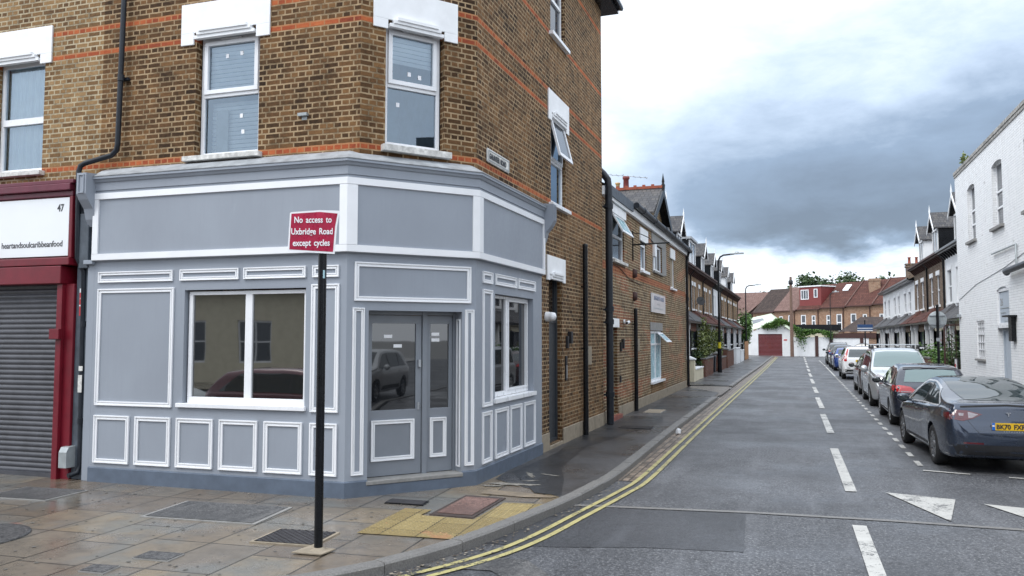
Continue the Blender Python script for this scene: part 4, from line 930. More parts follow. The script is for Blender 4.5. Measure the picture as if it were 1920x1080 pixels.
    ins = [(-0.312, 3.003), (0.120, 2.975), (0.137, 3.22), (0.160, 3.350), (-0.02, 3.367), (-0.297, 3.352)]
    mb = MB(); mb.prism([Z.p(u, 0.004, z) for u, z in ins], Z.n*0.002); mb.build('red_field', 'signred', pl)
    ux = -0.082
    text(pl, 'No access to', Z, ux, 3.262, 0.008, 0.086, 'white', 'CENTER', sx=0.77, bold=0.0015); text(pl, 'Uxbridge Road', Z, ux-0.008, 3.148, 0.008, 0.086, 'white', 'CENTER', sx=0.77, bold=0.0015); text(pl, 'except cycles', Z, ux-0.013, 3.036, 0.008, 0.086, 'white', 'CENTER', sx=0.77, bold=0.0015)
    for z in (3.1, 3.26): mb = MB(); mb.cyl((-4.36, 6.72, z), (-4.36, 6.72, z+.03), 0.047, n=16); mb.build('clip', 'steel', root)
    mb = MB(); mb.box(-4.33, -4.317, 6.685, 6.70, 2.72, 2.80); mb.build('sticker', 'frost', root)
downpipes()
# ------------------------------------------------------------ two storey building down the side street
LO = Fr((-4.35, 0), (0, 1))
def low_building():
    root = empty('two_storey_building', (-6.5, 26, 0.1), 0, 'long two storey brown brick building with a small cross gable beside the tall corner building', 'building')
    H = 5.72; y0, y1 = 18.47, 33.8
    mb = MB()
    LO.wall(mb, y0, y1, 0.05, H, [(19.3, 20.25, 0.22, 2.40, 0.4), (19.75, 21.2, 4.12, 5.35), (23.6, 24.55, 4.14, 5.2), (25.75, 27.6, 4.3, 5.2), (29.6, 30.45, 3.95, 5.15), (25.2, 27.35, 0.72, 2.36)], 0.1)
    mb.face([(-4.35, y1, 0), (-10, y1, 0), (-10, y1, H), (-4.35, y1, H)]); mb.face([(-4.35, y0, 4), (-10, y0, 4), (-10, y0, H), (-4.35, y0, H)]); mb.face([(-10, y0, 0), (-10, y1, 0), (-10, y1, H), (-10, y0, H)])
    LO.wall(mb, 25.3, 28.3, H, 6.0, (), d=-0.05); mb.face([LO.p(25.3, -0.05, 6.0), LO.p(28.3, -0.05, 6.0), LO.p(26.8, -0.05, 7.0)])
    mb.face([LO.p(25.3, -0.05, 5.6), LO.p(25.3, -3, 5.6), LO.p(25.3, -3, 6.0), LO.p(25.3, -0.05, 6.0)]); mb.face([LO.p(28.3, -0.05, 5.6), LO.p(28.3, -3, 5.6), LO.p(28.3, -3, 6.0), LO.p(28.3, -0.05, 6.0)])
    mb.build('wall', 'brick3', root)
    mb = MB(); LO.box(mb, 20.27, y1, 0.08, 0.38, 0, 0.035); LO.box(mb, 18.7, 19.28, 0.08, 0.4, 0, 0.035); mb.build('stone_base', 'stonebase', root, bevel=0.01)
    mb = MB(); LO.box(mb, 19.25, 20.3, 0.1, 0.21, -0.38, 0.12); mb.build('step', 'redstep', root)
    mb = MB(); P = LO.p; mb.face([P(y0, 0.12, H+0.08), P(y1, 0.12, H+0.08), P(y1, -3, H+1.5), P(y0, -3, H+1.5)]); mb.face([P(y0, -3, H+1.5), P(y1, -3, H+1.5), P(y1, -5.7, H), P(y0, -5.7, H)]); mb.face([P(y1, 0.1, H), P(y1, -3, H+1.45), P(y1, -5.7, H)]); rf = mb.build('roof', 'slate', root)
    # cross gable: slate slopes, terracotta ridge, black bargeboards, finial
    mb = MB()
    for s in (-1, 1):
        c = 26.8; u = c+s*1.78; mb.prism([P(c, 0.18, 7.12), P(u, 0.18, 6.05), P(u, -3.6, 6.05), P(c, -4.2, 7.12)], (0, 0, 0.05))
    g = mb.build('gable_roof', 'slate', root)
    mb = MB(); LO.box(mb, 26.73, 26.87, 7.15, 7.24, -4.2, 0.18)
    for k in range(14): LO.box(mb, 26.77, 26.83, 7.24, 7.30, -4.1+k*0.3, -4.0+k*0.3)
    mb.build('ridge_tiles', 'terracotta', g)
    mb = MB()
    for s in (-1, 1):
        c = 26.8; u = c+s*1.9; mb.prism([P(c, 0.18, 7.17), P(u, 0.18, 5.95), P(u, 0.18, 5.68), P(c, 0.18, 6.88)], LO.n*0.05)
    mb.lathe(P(26.8, 0.2, 7.05), [(0.05, 0), (0.07, 0.2), (0.04, 0.26), (0.05, 0.32), (0.0, 0.62)], 8); mb.build('bargeboard', 'black', g)
    mb = MB(); LO.box(mb, y0, y1, H-0.18, H+0.03, 0, 0.10); mb.build('fascia_board', 'render', root)
    mb = MB(); LO.box(mb, y0+0.05, 21.9, H-0.10, H+0.15, 0.10, 0.14); mb.build('lead_apron', 'darkwall', root)
    mb = MB(); mb.tube([P(22.0, 0.2, H+0.10), P(y1+0.2, 0.2, H+0.02)], 0.085, 10)
    for k in range(6): mb.cyl(P(23+2*k, 0.2, H+0.095-k*.01), P(23.12+2*k, 0.2, H+0.095-k*.01), 0.10, n=10)
    gt = mb.build('gutter', 'pipe', root)
    mb = MB(); mb.tube([P(33.62, 0.2, H), P(33.62, 0.12, H-0.25), P(33.62, 0.08, H-0.4), P(33.62, 0.08, 0.15)], 0.05, 10); mb.build('downpipe', 'black', gt)
    # windows
    w = LO.window(root, 19.75, 21.2, 4.12, 5.35, -0.04, 0.07, (4.75,), th=0.06)
    t = MB()
    def tp(u, z, d): f = (5.3-z)/0.5; return P(u, d+0.28*f-0.03, z)
    for (a, b, c, e) in ((19.8, 21.15, 4.8, 4.87), (19.8, 21.15, 5.23, 5.3), (19.8, 19.88, 4.87, 5.23), (21.07, 21.15, 4.87, 5.23)):
        t.hexa([tp(a, c, 0.04), tp(b, c, 0.04), tp(b, c, 0), tp(a, c, 0), tp(a, e, 0.04), tp(b, e, 0.04), tp(b, e, 0), tp(a, e, 0)])
    t.build('open_light', 'upvc', w); g = MB(); g.face([tp(19.85, 4.85, .02), tp(21.1, 4.85, .02), tp(21.1, 5.25, .02), tp(19.85, 5.25, .02)]); g.build('open_pane', 'frost', w)
    mb = MB(); LO.box(mb, 19.6, 21.35, 5.30, 5.52, 0.003, 0.04); mb.build('lintel', 'stucco', root); sill(LO, root, 19.65, 21.3, 4.12, 0.08, 0.1, 'sillworn')
    w = LO.window(root, 23.62, 24.53, 4.16, 5.15, -0.03, 0.08, (4.9,), th=0.06); mb = MB(); LO.box(mb, 23.45, 24.75, 5.02, 5.42, 0.003, 0.04); mb.build('lintel', 'stucco', root); sill(LO, root, 23.5, 24.7, 4.14, 0.08, 0.1, 'upvc')
    w = LO.window(root, 26.15, 27.58, 4.32, 5.18, -0.04, 0.07, (), (26.85,), th=0.05); mb = MB(); LO.box(mb, 25.75, 26.13, 4.75, 5.18, -0.1, 0.08); mb.build('vent_box', 'upvc', root, bevel=0.01); sill(LO, root, 25.7, 27.7, 4.30, 0.07, 0.08, 'concrete')
    mb = MB(); LO.box(mb, 27.6, 28.5, 4.3, 5.3, 0.003, 0.02); LO.box(mb, 25.5, 28.4, 5.2, 5.5, 0.003, 0.025); mb.build('render_patch', 'concrete', root)
    mb = MB(); LO.box(mb, 29.6, 30.45, 3.95, 5.15, -0.08, -0.04); w = mb.build('boarded_window', 'stonebase', root); LO.ring(mb := MB(), 29.6, 30.45, 3.95, 5.15, 0.07, -0.06, -0.02); mb.build('window_frame', 'upvc', w)
    mb = MB(); LO.box(mb, 29.45, 30.6, 5.05, 5.42, 0.003, 0.04); mb.build('lintel', 'stucco', root); sill(LO, root, 29.5, 30.6, 3.95, 0.07, 0.1, 'upvc')
    w = LO.window(root, 25.22, 27.33, 0.74, 2.34, -0.02, 0.07, (1.92,), (26.25,), 'frost', th=0.06)
    t = MB()
    def tq(u, z, d): f = (2.3-z)/0.36; return P(u, d+0.33*f, z+0.05*f)
    for (a, b, c, e) in ((26.3, 27.28, 1.94, 2.0), (26.3, 27.28, 2.24, 2.3), (26.3, 26.38, 2.0, 2.24), (27.2, 27.28, 2.0, 2.24)):
        t.hexa([tq(a, c, 0.04), tq(b, c, 0.04), tq(b, c, 0), tq(a, c, 0), tq(a, e, 0.04), tq(b, e, 0.04), tq(b, e, 0), tq(a, e, 0)])
    t.build('open_light', 'upvc', w); g = MB(); g.face([tq(26.35, 1.99, .02), tq(27.22, 1.99, .02), tq(27.22, 2.26, .02), tq(26.35, 2.26, .02)]); g.build('open_pane', 'frost', w)
    mb = MB(); LO.box(mb, 25.1, 27.5, 2.36, 2.62, 0.003, 0.02); mb.build('lintel', 'concrete', root); sill(LO, root, 25.15, 27.6, 0.74, 0.07, 0.09, 'upvc')
    mb = MB(); LO.box(mb, 25.25, 27.9, 0.39, 0.66, 0.003, 0.012); mb.build('render_patch', brick('patched brick', STOCK[2:], (0.33, 0.25, 0.15), soot=0.1), root)
    # white board over the door, door, entry fittings
    mb = MB(); LO.box(mb, 19.2, 20.35, 2.40, 2.62, 0.003, 0.04); mb.build('lintel', 'stucco', root)
    mb = MB(); LO.box(mb, 19.3, 20.25, 0.22, 2.4, -0.42, -0.36); mb.build('door', 'anthracite', root)
    mb = MB(); LO.box(mb, 20.55, 20.65, 1.78, 2.02, 0, 0.05); LO.box(mb, 20.75, 20.87, 1.85, 2.10, 0, 0.07); mb.build('key_boxes', 'blackplastic', root)
    mb = MB(); LO.box(mb, 20.5, 20.62, 0.98, 1.15, 0, 0.03); mb.build('intercom', 'blackplastic', root)
    mb = MB(); mb.cyl(P(21.0, 0.02, 2.56), P(21.0, 0.05, 2.56), 0.06); mb.cyl(P(21.15, 0.12, 2.55), P(20.9, 0.12, 2.52), 0.045); o = mb.build('security_camera', 'white', root); mb = MB(); mb.cyl(P(20.9, 0.12, 2.52), P(20.88, 0.12, 2.518), 0.034); mb.build('lens', 'blackplastic', o)
    mb = MB(); LO.box(mb, 22.9, 23.3, 1.75, 2.1, 0.0, 0.012); mb.build('stone_plaque', 'stonebase', root)
    mb = MB(); LO.box(mb, 25.2, 27.9, 2.94, 3.55, 0.02, 0.06); sb = mb.build('sign_board', 'sign', root)
    text(sb, 'ASHGROVE HOUSE', LO, 26.55, 3.34, 0.062, 0.20, 'navy', 'CENTER', sx=1.15)
    for z, h, n, w in ((3.20, .05, 4, .16), (3.06, .04, 9, .19)):
        mb = MB()
        for q in range(n): LO.box(mb, 26.55-n*w/2+q*w, 26.55-n*w/2+q*w+w*(.55 if q % 3 else .8), z, z+h, .06, .062)
        mb.build('faded_lettering', 'galv', sb)
    # wrought iron hanging bracket
    mb = MB(); mb.tube([P(22.35, 0, 4.75), P(22.35, 1.05, 4.78)], 0.022, 6); mb.tube([P(22.35, 0.02, 4.3), P(22.35, 0.02, 5.15)], 0.018, 6)
    mb.tube([P(22.35, 0.02, 5.1), P(22.35, 0.25, 5.05), P(22.35, 0.45, 4.95), P(22.35, 0.6, 4.8)], 0.012, 6); mb.build('iron_bracket', 'black', root)
    mb = MB(); mb.tube([P(18.9, 0.02, 4.0), P(20.5, 0.02, 3.96), P(21.8, 0.02, 3.75), P(23.5, 0.02, 3.68)], 0.01, 5)
    for u in (22.45, ): 
        mb.lathe(P(u, 0.03, 3.95), [(0.0, -0.14), (0.09, -0.1), (0.09, 0.1), (0, 0.14)], 8); mb.lathe(P(u, 0.03, 3.3), [(0.0, -0.14), (0.09, -0.1), (0.09, 0.1), (0, 0.14)], 8)
    mb.build('wall_tie_plate', 'brownwood', root)
low_building()
# ------------------------------------------------------------ terraced houses
def house(root, fr, u0, u1, eave, wallm, bays='brick', lint='stucco', dormer=None, porch='slate', depth=8.0, uw=((0.16, 0.34), (0.5, 0.68)), wz=(3.75, 5.25), porch_out=0.9, base=0.1, glass='wglass', roofm='slate', rise=2.6, brackets=True, step=0.0):
    w = u1-u0; P = fr.p; U = lambda f: u0+w*f
    holes = [(U(a), U(b), wz[0], wz[1]) for a, b in uw]+[(U(0.74), U(0.93), base+0.1, 2.75)]
    mb = MB(); fr.wall(mb, u0, u1, base-0.1, eave, holes, 0.12)
    mb.face([P(u0, 0, 0), P(u0, -depth, 0), P(u0, -depth, eave), P(u0, 0, eave)]); mb.face([P(u1, 0, 0), P(u1, -depth, 0), P(u1, -depth, eave), P(u1, 0, eave)])
    mb.face([P(u0, 0, eave), P(u0, -depth, eave), P(u0, -depth/2, eave+rise)]); mb.face([P(u1, 0, eave), P(u1, -depth, eave), P(u1, -depth/2, eave+rise)])
    mb.face([P(u0, -depth, 0), P(u1, -depth, 0), P(u1, -depth, eave), P(u0, -depth, eave)])
    mb.build('wall', wallm, root)
    mb = MB(); sl = rise/(depth/2)
    mb.face([P(u0, 0.25, eave-0.25*sl+0.1), P(u1, 0.25, eave-0.25*sl+0.1), P(u1, -depth/2, eave+rise+0.1), P(u0, -depth/2, eave+rise+0.1)]); mb.face([P(u0, -depth-.2, eave), P(u1, -depth-.2, eave), P(u1, -depth/2, eave+rise+0.1), P(u0, -depth/2, eave+rise+0.1)])
    rf = mb.build('roof', roofm, root)
    mb = MB(); fr.box(mb, u0, u1, eave-0.14, eave-0.02, 0.0, 0.34); fr.box(mb, u0, u1, eave-0.06, eave+0.04, 0.34, 0.44)
    if brackets:
        k = u0+0.3
        while k < u1-0.2: mb.prism([P(k, 0, eave-0.14), P(k, 0.3, eave-0.14), P(k, 0.05, eave-0.42), P(k, 0, eave-0.42)], fr.e*0.08); k += 0.62
    mb.build('gutter', 'brownwood' if wallm not in ('render', 'cream') else 'black', root)
    for a, b in uw:
        fr.window(root, U(a), U(b), wz[0], wz[1], -0.05, 0.06, ((wz[0]+wz[1])/2,), glass=glass)
        mb = MB(); fr.box(mb, U(a)-0.08, U(b)+0.08, wz[1]-0.02, wz[1]+0.22, 0.002, 0.03); mb.build('lintel', lint, root)
        mb = MB(); fr.box(mb, U(a)-0.08, U(b)+0.08, wz[0]-0.1, wz[0], -0.05, 0.1); mb.build('sill', lint, root)
    # bay window and porch under one lean-to roof
    mb = MB(); hd = MB(); b0, b1, o = U(0.08), U(0.60), porch_out*0.75
    pts = [(b0, 0), (b0+0.35, o), (b1-0.35, o), (b1, 0)]
    for (a, da), (b, db) in zip(pts, pts[1:]):
        mb.face([P(a, da, base-.1), P(b, db, base-.1), P(b, db, 0.75), P(a, da, 0.75)]); hd.face([P(a, da, 2.45), P(b, db, 2.45), P(b, db, 2.95), P(a, da, 2.95)])
    bay = hd.build('bay_head', bays, root); mb.build('bay_wall', bays, bay)
    g = MB(); f = MB()
    for (a, da), (b, db) in zip(pts, pts[1:]):
        g.face([P(a, da-.06, 0.75), P(b, db-.06, 0.75), P(b, db-.06, 2.45), P(a, da-.06, 2.45)])
        for q in (0.0, 1.0): qa, qd = a+(b-a)*q, da+(db-da)*q; fr.box(f, qa-0.1, qa+0.1, 0.72, 2.5, qd-0.12, qd+0.03)
    fr.box(f, b0+.3, b1-.3, 1.5, 1.58, o-0.06, o); fr.box(f, b0+.3, b1-.3, 0.7, 0.78, o-0.1, o+0.06)
    f.build('bay_frame', 'render', bay); g.build('pane', glass, bay)
    mb = MB(); po = porch_out
    mb.prism([P(u0, po, 2.92), P(u1, po, 2.92), P(u1, 0.0, 3.55), P(u0, 0.0, 3.55)], (0, 0, 0.08))
    # hipped bump over the bay
    mb.face([P(b0-.1, po+.08, 2.95), P(b1+.1, po+.08, 2.95), P((b0+b1)/2+.5, 0, 3.8), P((b0+b1)/2-.5, 0, 3.8)])
    mb.face([P(b0-.1, po+.08, 2.95), P((b0+b1)/2-.5, 0, 3.8), P(b0-.1, 0, 3.05)]); mb.face([P(b1+.1, po+.08, 2.95), P((b0+b1)/2+.5, 0, 3.8), P(b1+.1, 0, 3.05)])
    pr_ = mb.build('porch_roof', porch, root)
    mb = MB(); fr.box(mb, u0, u1, 2.84, 2.93, po-0.02, po+0.05); mb.build('porch_gutter', 'black', pr_)
    for q in (0.70, 0.97): mb = MB(); fr.box(mb, U(q)-0.08, U(q)+0.08, base, 2.9, po-0.3, po-0.14); fr.box(mb, U(q)-0.11, U(q)+0.11, 2.55, 2.85, po-0.33, po-0.11); mb.build('porch_column', 'render', root)
    mb = MB(); fr.box(mb, U(0.74), U(0.93), base+.1, 2.7, -0.14, -0.1); mb.build('front_door', 'anthracite', root)
    if dormer:
        kind, c, dw, hh, body, face_m = dormer; c = U(c); z0 = eave+0.30; dd = -0.25
        mb = MB(); fr.box(mb, c-dw/2, c+dw/2, z0-0.2, z0+hh, -3.6, dd)
        if kind == 'gable': mb.prism([P(c-dw/2, dd, z0+hh), P(c+dw/2, dd, z0+hh), P(c, dd, z0+hh+dw*0.42)], -fr.n*3)
        d = mb.build('dormer', body, rf)
        mb = MB()
        if kind == 'gable':
            for s in (-1, 1): mb.prism([P(c, dd+0.25, z0+hh+dw*0.45+.06), P(c+s*(dw/2+.15), dd+0.25, z0+hh-0.06), P(c+s*(dw/2+.15), -3.8, z0+hh-0.06), P(c, -3.8, z0+hh+dw*.45+.06)], (0, 0, 0.06))
        else: fr.box(mb, c-dw/2-.12, c+dw/2+.12, z0+hh, z0+hh+0.14, -3.7, dd+0.18)
        mb.build('dormer_roof', roofm if kind == 'gable' else 'lead', d)
        mb = MB()
        if kind == 'gable':
            for s in (-1, 1): mb.prism([P(c, dd+0.26, z0+hh+dw*0.45+.08), P(c+s*(dw/2+.17), dd+0.26, z0+hh-0.06), P(c+s*(dw/2+.17), dd+.26, z0+hh-0.22), P(c, dd+.26, z0+hh+dw*.45-.12)], fr.n*0.04)
            mb.lathe(P(c, dd+.28, z0+hh+dw*.45+.05), [(0.04, 0), (0.05, .12), (0.0, .5)], 6)
        fr.ring(mb, c-dw/2+0.06, c+dw/2-0.06, z0+0.05, z0+hh-0.02, 0.1, dd, dd+0.06); fr.box(mb, c-0.04, c+0.04, z0+.15, z0+hh-.12, dd, dd+.05); mb.build('dormer_trim', face_m, d)
        mb = MB(); fr.quad(mb, c-dw/2+.12, c+dw/2-.12, z0+.12, z0+hh-.1, dd+.02); mb.build('pane', glass, d)
    return root, rf
def chimney(parent, x, y, z0, z1, w=0.9, d=0.55, m='brick4', pots=4, pm='terracotta', rot=0):
    mb = MB(); mb.box(x-w/2, x+w/2, y-d/2, y+d/2, z0, z1); mb.box(x-w/2-.06, x+w/2+.06, y-d/2-.06, y+d/2+.06, z1-0.3, z1-0.18); mb.box(x-w/2-.06, x+w/2+.06, y-d/2-.06, y+d/2+.06, z1-0.1, z1)
    c = mb.build('chimney', m, parent)
    for k in range(pots):
        mb = MB(); px = x-w/2+w*(k+.5)/pots; mb.lathe((px, y, z1), [(0.12, 0), (0.10, 0.1), (0.09, 0.42), (0.12, 0.44), (0.12, 0.5), (0.07, 0.5), (0.06, 0.2)], 10); mb.build('chimney_pot', pm, c)
    return c
TL = Fr((-5.75, 0), (0, 1))
def left_terrace():
    looks = [('gable', 0.62, 1.9, 1.35, 'black', 'render', 'slate', 'first brick terraced house after the two storey building, black sided gable dormer'),
             ('gable', 0.60, 1.9, 1.4, 'black', 'render', 'slate', 'second left hand terraced house with a broad slate roofed dormer'),
             ('box', 0.50, 3.0, 1.6, 'black', 'render', 'tilered', 'terraced house with the wide flat topped dark dormer framed in white'),
             ('gable', 0.40, 1.8, 1.2, 'black', 'render', 'tilered', 'fourth left hand terraced house, behind the near street lamp'),
             ('gable', 0.40, 1.8, 1.15, 'black', 'render', 'slate', 'fifth left hand terraced house, painted white strip beside its windows'),
             ('gable', 0.40, 1.8, 1.2, 'black', 'render', 'tilered', 'sixth left hand terraced house, its porch beyond the tall bamboo'),
             ('gable', 0.40, 1.8, 1.15, 'render', 'render', 'slate', 'seventh left hand terraced house with white dormer'),
             ('gable', 0.40, 1.8, 1.1, 'black', 'render', 'tilered', 'last left hand terraced house, ivy climbing its end')]
    for k, (kd, c, dw, hh, body, fm, porch, lab) in enumerate(looks):
        u0 = 33.85+6.35*k; u1 = u0+6.35
        r = empty('terraced_house', (-8, (u0+u1)/2, 0.1), 0, lab, 'house', 'brick terrace on the left side of the street')
        _, rf = house(r, TL, u0, u1, 6.1, 'brick4' if k != 4 else 'render', 'redbrick', dormer=(kd, c, dw, hh, body, fm), porch=porch, uw=((0.12, 0.22), (0.30, 0.40), (0.66, 0.78)), wz=(3.8, 5.2))
        if k in (2, 4, 6): chimney(rf, -9.5, u0+0.2, 7.8, 9.2, 1.4, 0.5, 'brick4', 4)
        if k == 0:
            ch = chimney(rf, -7.5, 35.3, 7.0, 8.6, .9, .5, 'brick4', 1, 'buffpot'); mb = MB(); mb.lathe((-7.12, 35.3, 8.6), [(0.15, 0), (0.13, 0.1), (0.12, 0.62), (0.16, 0.65), (0.16, 0.75), (0.10, 0.75), (0.09, 0.4)], 12); mb.build('chimney_pot', 'redtile', ch)
            mb = MB(); mb.tube([(-7.3, 35.6, 8.6), (-7.3, 35.6, 9.55)], 0.02, 5); mb.tube([(-8.2, 35.6, 9.6), (-6.2, 35.6, 9.3)], 0.016, 5)
            for q in range(8): mb.tube([(-8.1+q*.26, 35.35, 9.585-q*.039), (-8.1+q*.26, 35.85, 9.585-q*.039)], 0.009, 4)
            mb.build('aerial', 'steel', ch)
        mb = MB(); mb.tube([TL.p(u1-0.05, 0.3, 6.0), TL.p(u1-0.05, 0.06, 5.7), TL.p(u1-0.05, 0.06, 3.6)], 0.04, 8); mb.build('downpipe', 'black', r)
        if k in (1, 2):
            mb = MB(); c0 = TL.p(u0+1.0+1.2*(k-1), 0.35, 4.1+0.2*(k-1)); n = Vector((0.45, -0.85, 0.25)).normalized(); mb.cyl(c0, c0+n*0.03, 0.24, 0.27, 16); mb.tube([c0, c0+n*0.35], 0.012, 5); mb.tube([c0, TL.p(u0+1.0+1.2*(k-1), 0, 4.0)], 0.02, 5); mb.build('satellite_dish', 'blackplastic', r)
left_terrace()
def gardens():
    def pier(lab, x, y, w, h, m, cap='render', style=0):
        mb = MB(); mb.box(x-w/2, x+w/2, y-w/2, y+w/2, 0.08, h); r = mb.build('gate_pier', m); tag(r, lab, 'gate pier')
        mb = MB(); mb.box(x-w/2-.04, x+w/2+.04, y-w/2-.04, y+w/2+.04, h, h+0.07); mb.face([(x-w/2, y-w/2, h+.07), (x+w/2, y-w/2, h+.07), (x, y, h+.2)]); mb.face([(x+w/2, y-w/2, h+.07), (x+w/2, y+w/2, h+.07), (x, y, h+.2)]); mb.face([(x+w/2, y+w/2, h+.07), (x-w/2, y+w/2, h+.07), (x, y, h+.2)]); mb.face([(x-w/2, y+w/2, h+.07), (x-w/2, y-w/2, h+.07), (x, y, h+.2)])
        mb.build('cap', cap, r); return r
    def gwall(lab, x, y0, y1, h, m, cap='granite', t=0.22):
        mb = MB(); mb.box(x-t, x, y0, y1, 0.08, h); r = mb.build('garden_wall', m); tag(r, lab, 'garden wall'); mb = MB(); mb.box(x-t-.03, x+.03, y0-.02, y1+.02, h, h+.07); mb.build('coping', cap, r, bevel=0.01); return r
    pier('cream painted gate pier nearest the two storey building', -4.75, 35.4, 0.5, 1.15, 'cream'); pier('second cream painted gate pier, with the low white wall behind it', -4.72, 37.6, 0.5, 1.1, 'cream')
    gwall('short cream garden wall with rounded white coping', -4.5, 38.0, 41.4, 0.62, 'cream', 'render', 0.3)
    gwall('dark red brick garden wall below the bamboo', -4.5, 42.4, 46.5, 1.0, 'redbrick'); pier('dark brick pier behind the near street lamp', -4.65, 50.2, 0.4, 1.1, 'redbrick', 'granite')
    gwall('lower brick garden wall with leaning palings beside it', -4.5, 50.8, 55.2, 0.85, 'redbrick'); pier('tall dark brick pier midway along the left terrace', -4.7, 56.0, 0.5, 1.3, 'redbrick', 'granite')
    gwall('high dark brick garden wall before the white bins', -4.5, 56.8, 62.0, 1.2, 'redbrick')
    gwall('white painted garden wall', -4.4, 63.2, 67.5, 1.25, 'render', 'render'); gwall('second white garden wall nearer the far lamp', -4.45, 69, 73, 1.0, 'render', 'render')
    mb = MB()
    for k in range(10): mb.box(-4.5, -4.46, 75+k*0.55, 75.5+k*0.55, 0.1, 1.75)
    tag(mb.build('timber_fence', 'fence'), 'orange brown timber fence near the end of the street', 'fence')
    for k, (y, lab) in enumerate(((47.3, 'black wheelie bin beside the near street lamp post'), (48.7, 'second black wheelie bin just past the near street lamp'))):
        r = empty('wheelie_bin', (-4.85, y, 0.1), 0, lab, 'bin', 'wheelie bins by the lamp'); mb = MB(); x = -4.85
        mb.hexa([(x-.24, y-.24, .15), (x+.24, y-.24, .15), (x+.24, y+.24, .15), (x-.24, y+.24, .15), (x-.29, y-.29, 1.0), (x+.29, y-.29, 1.0), (x+.29, y+.29, 1.0), (x-.29, y+.29, 1.0)]); mb.build('bin_body', 'binblack', r, bevel=0.02)
        mb = MB(); mb.hexa([(x-.32, y-.32, 1.0), (x+.32, y-.32, 1.0), (x+.32, y+.32, 1.0), (x-.32, y+.32, 1.0), (x-.28, y-.28, 1.09), (x+.28, y-.28, 1.07), (x+.28, y+.28, 1.07), (x-.28, y+.28, 1.09)]); mb.build('lid', 'binblack', r, bevel=0.015)
        mb = MB(); mb.cyl((x-.2, y+.32, .2), (x+.2, y+.32, .2), .1); mb.build('wheels', 'rubber', r)
    # gate posts by the alley
    mb = MB(); mb.cyl((-4.38, 34.6, 0.08), (-4.38, 34.6, 3.25), 0.05); mb.cyl((-4.38, 34.6, 2.9), (-4.9, 34.6, 2.9), 0.02); tag(mb.build('iron_post', 'brownwood'), 'slim brown iron post in front of the cream pier', 'post')
    def shrub(lab, c, ext, n, size, mat, seed, name='shrub', upright=False):
        rnd = random.Random(seed); r = empty(name, (c[0], c[1], 0.1), 0, lab, 'plant'); mb = MB(); pts = []
        cl = [(rnd.uniform(-.7, .7)*ext[0], rnd.uniform(-.8, .8)*ext[1], rnd.uniform(.25, 1)*ext[2]) for _ in range(14)]
        for _ in range(n):
            q = rnd.choice(cl); pts.append((c[0]+q[0]+rnd.gauss(0, ext[0]*.22), c[1]+q[1]+rnd.gauss(0, ext[1]*.16), c[2]+abs(q[2]+rnd.gauss(0, ext[2]*.14))))
        leaves(mb, pts, size, rnd); mb.build('foliage', mat, r); mb = MB()
        for q in cl[:8]: mb.tube([(c[0]+q[0]*.3, c[1]+q[1]*.5, 0.1), (c[0]+q[0], c[1]+q[1], c[2]+q[2])], 0.018, 5)
        mb.build('stems', 'bark', r)
    shrub('tall airy yellow green bamboo over the left garden walls', (-4.95, 45.5, 0.9), (0.5, 2.8, 1.9), 2600, 0.07, 'hedge', 1, 'bamboo')
    shrub('second clump of bamboo behind the near street lamp', (-4.95, 52.0, 0.9), (0.4, 2.2, 1.7), 1500, 0.07, 'hedge', 2, 'bamboo')
    shrub('grey green bush on the brick garden wall', (-4.95, 42.8, 0.6), (0.35, 0.8, 0.7), 700, 0.06, 'leaf', 3)
    shrub('ivy mass covering the end of the left terrace', (-5.1, 83.0, 1.0), (0.8, 2.2, 3.0), 2400, 0.12, 'ivy', 4, 'ivy')
gardens()
def lamp(lab, x, y, h, arm, sgn, band=False, hw=0.075):
    r = empty('street_lamp', (x, y, 0.1), 0, lab, 'street lamp'); mb = MB()
    mb.cyl((x, y, 0.08), (x, y, 1.5), hw*1.25, hw*1.2, 12); mb.cyl((x, y, 1.5), (x, y, h-0.6), hw*0.75, hw*0.5, 10)
    q = [(x, y, h-0.6), (x+sgn*.03, y, h-0.3), (x+sgn*.12, y, h-0.12), (x+sgn*.3, y, h-0.02), (x+sgn*arm, y, h+0.03)]; mb.tube(q, hw*0.5, 8); mb.build('column', 'black', r)
    mb = MB(); a = x+sgn*arm*.75; b = x+sgn*(arm+.55); mb.prism([(a, y-.1, h), (b, y-.14, h+.02), (b, y+.14, h+.02), (a, y+.1, h)], (0, 0, .07)); mb.lathe(((a+b)/2, y, h+.07), [(0.14, 0), (0.11, 0.07), (0.04, 0.12), (0, .12)], 10); mb.build('lantern', 'galv', r)
    if band: mb = MB(); mb.cyl((x, y, 1.5), (x, y, 1.85), hw*0.9, n=12); mb.build('band', 'yellowband', r)
lamp('near street lamp with a yellow band, in front of the left terrace', -4.28, 48.0, 6.95, 0.9, 1, True, 0.10)
lamp('far street lamp by the white bins on the left', -4.62, 80.0, 7.1, 0.9, 1, False, 0.10)
lamp('street lamp beyond the parked cars at the far end', 3.35, 91.5, 6.9, 0.35, 1, False, 0.08)
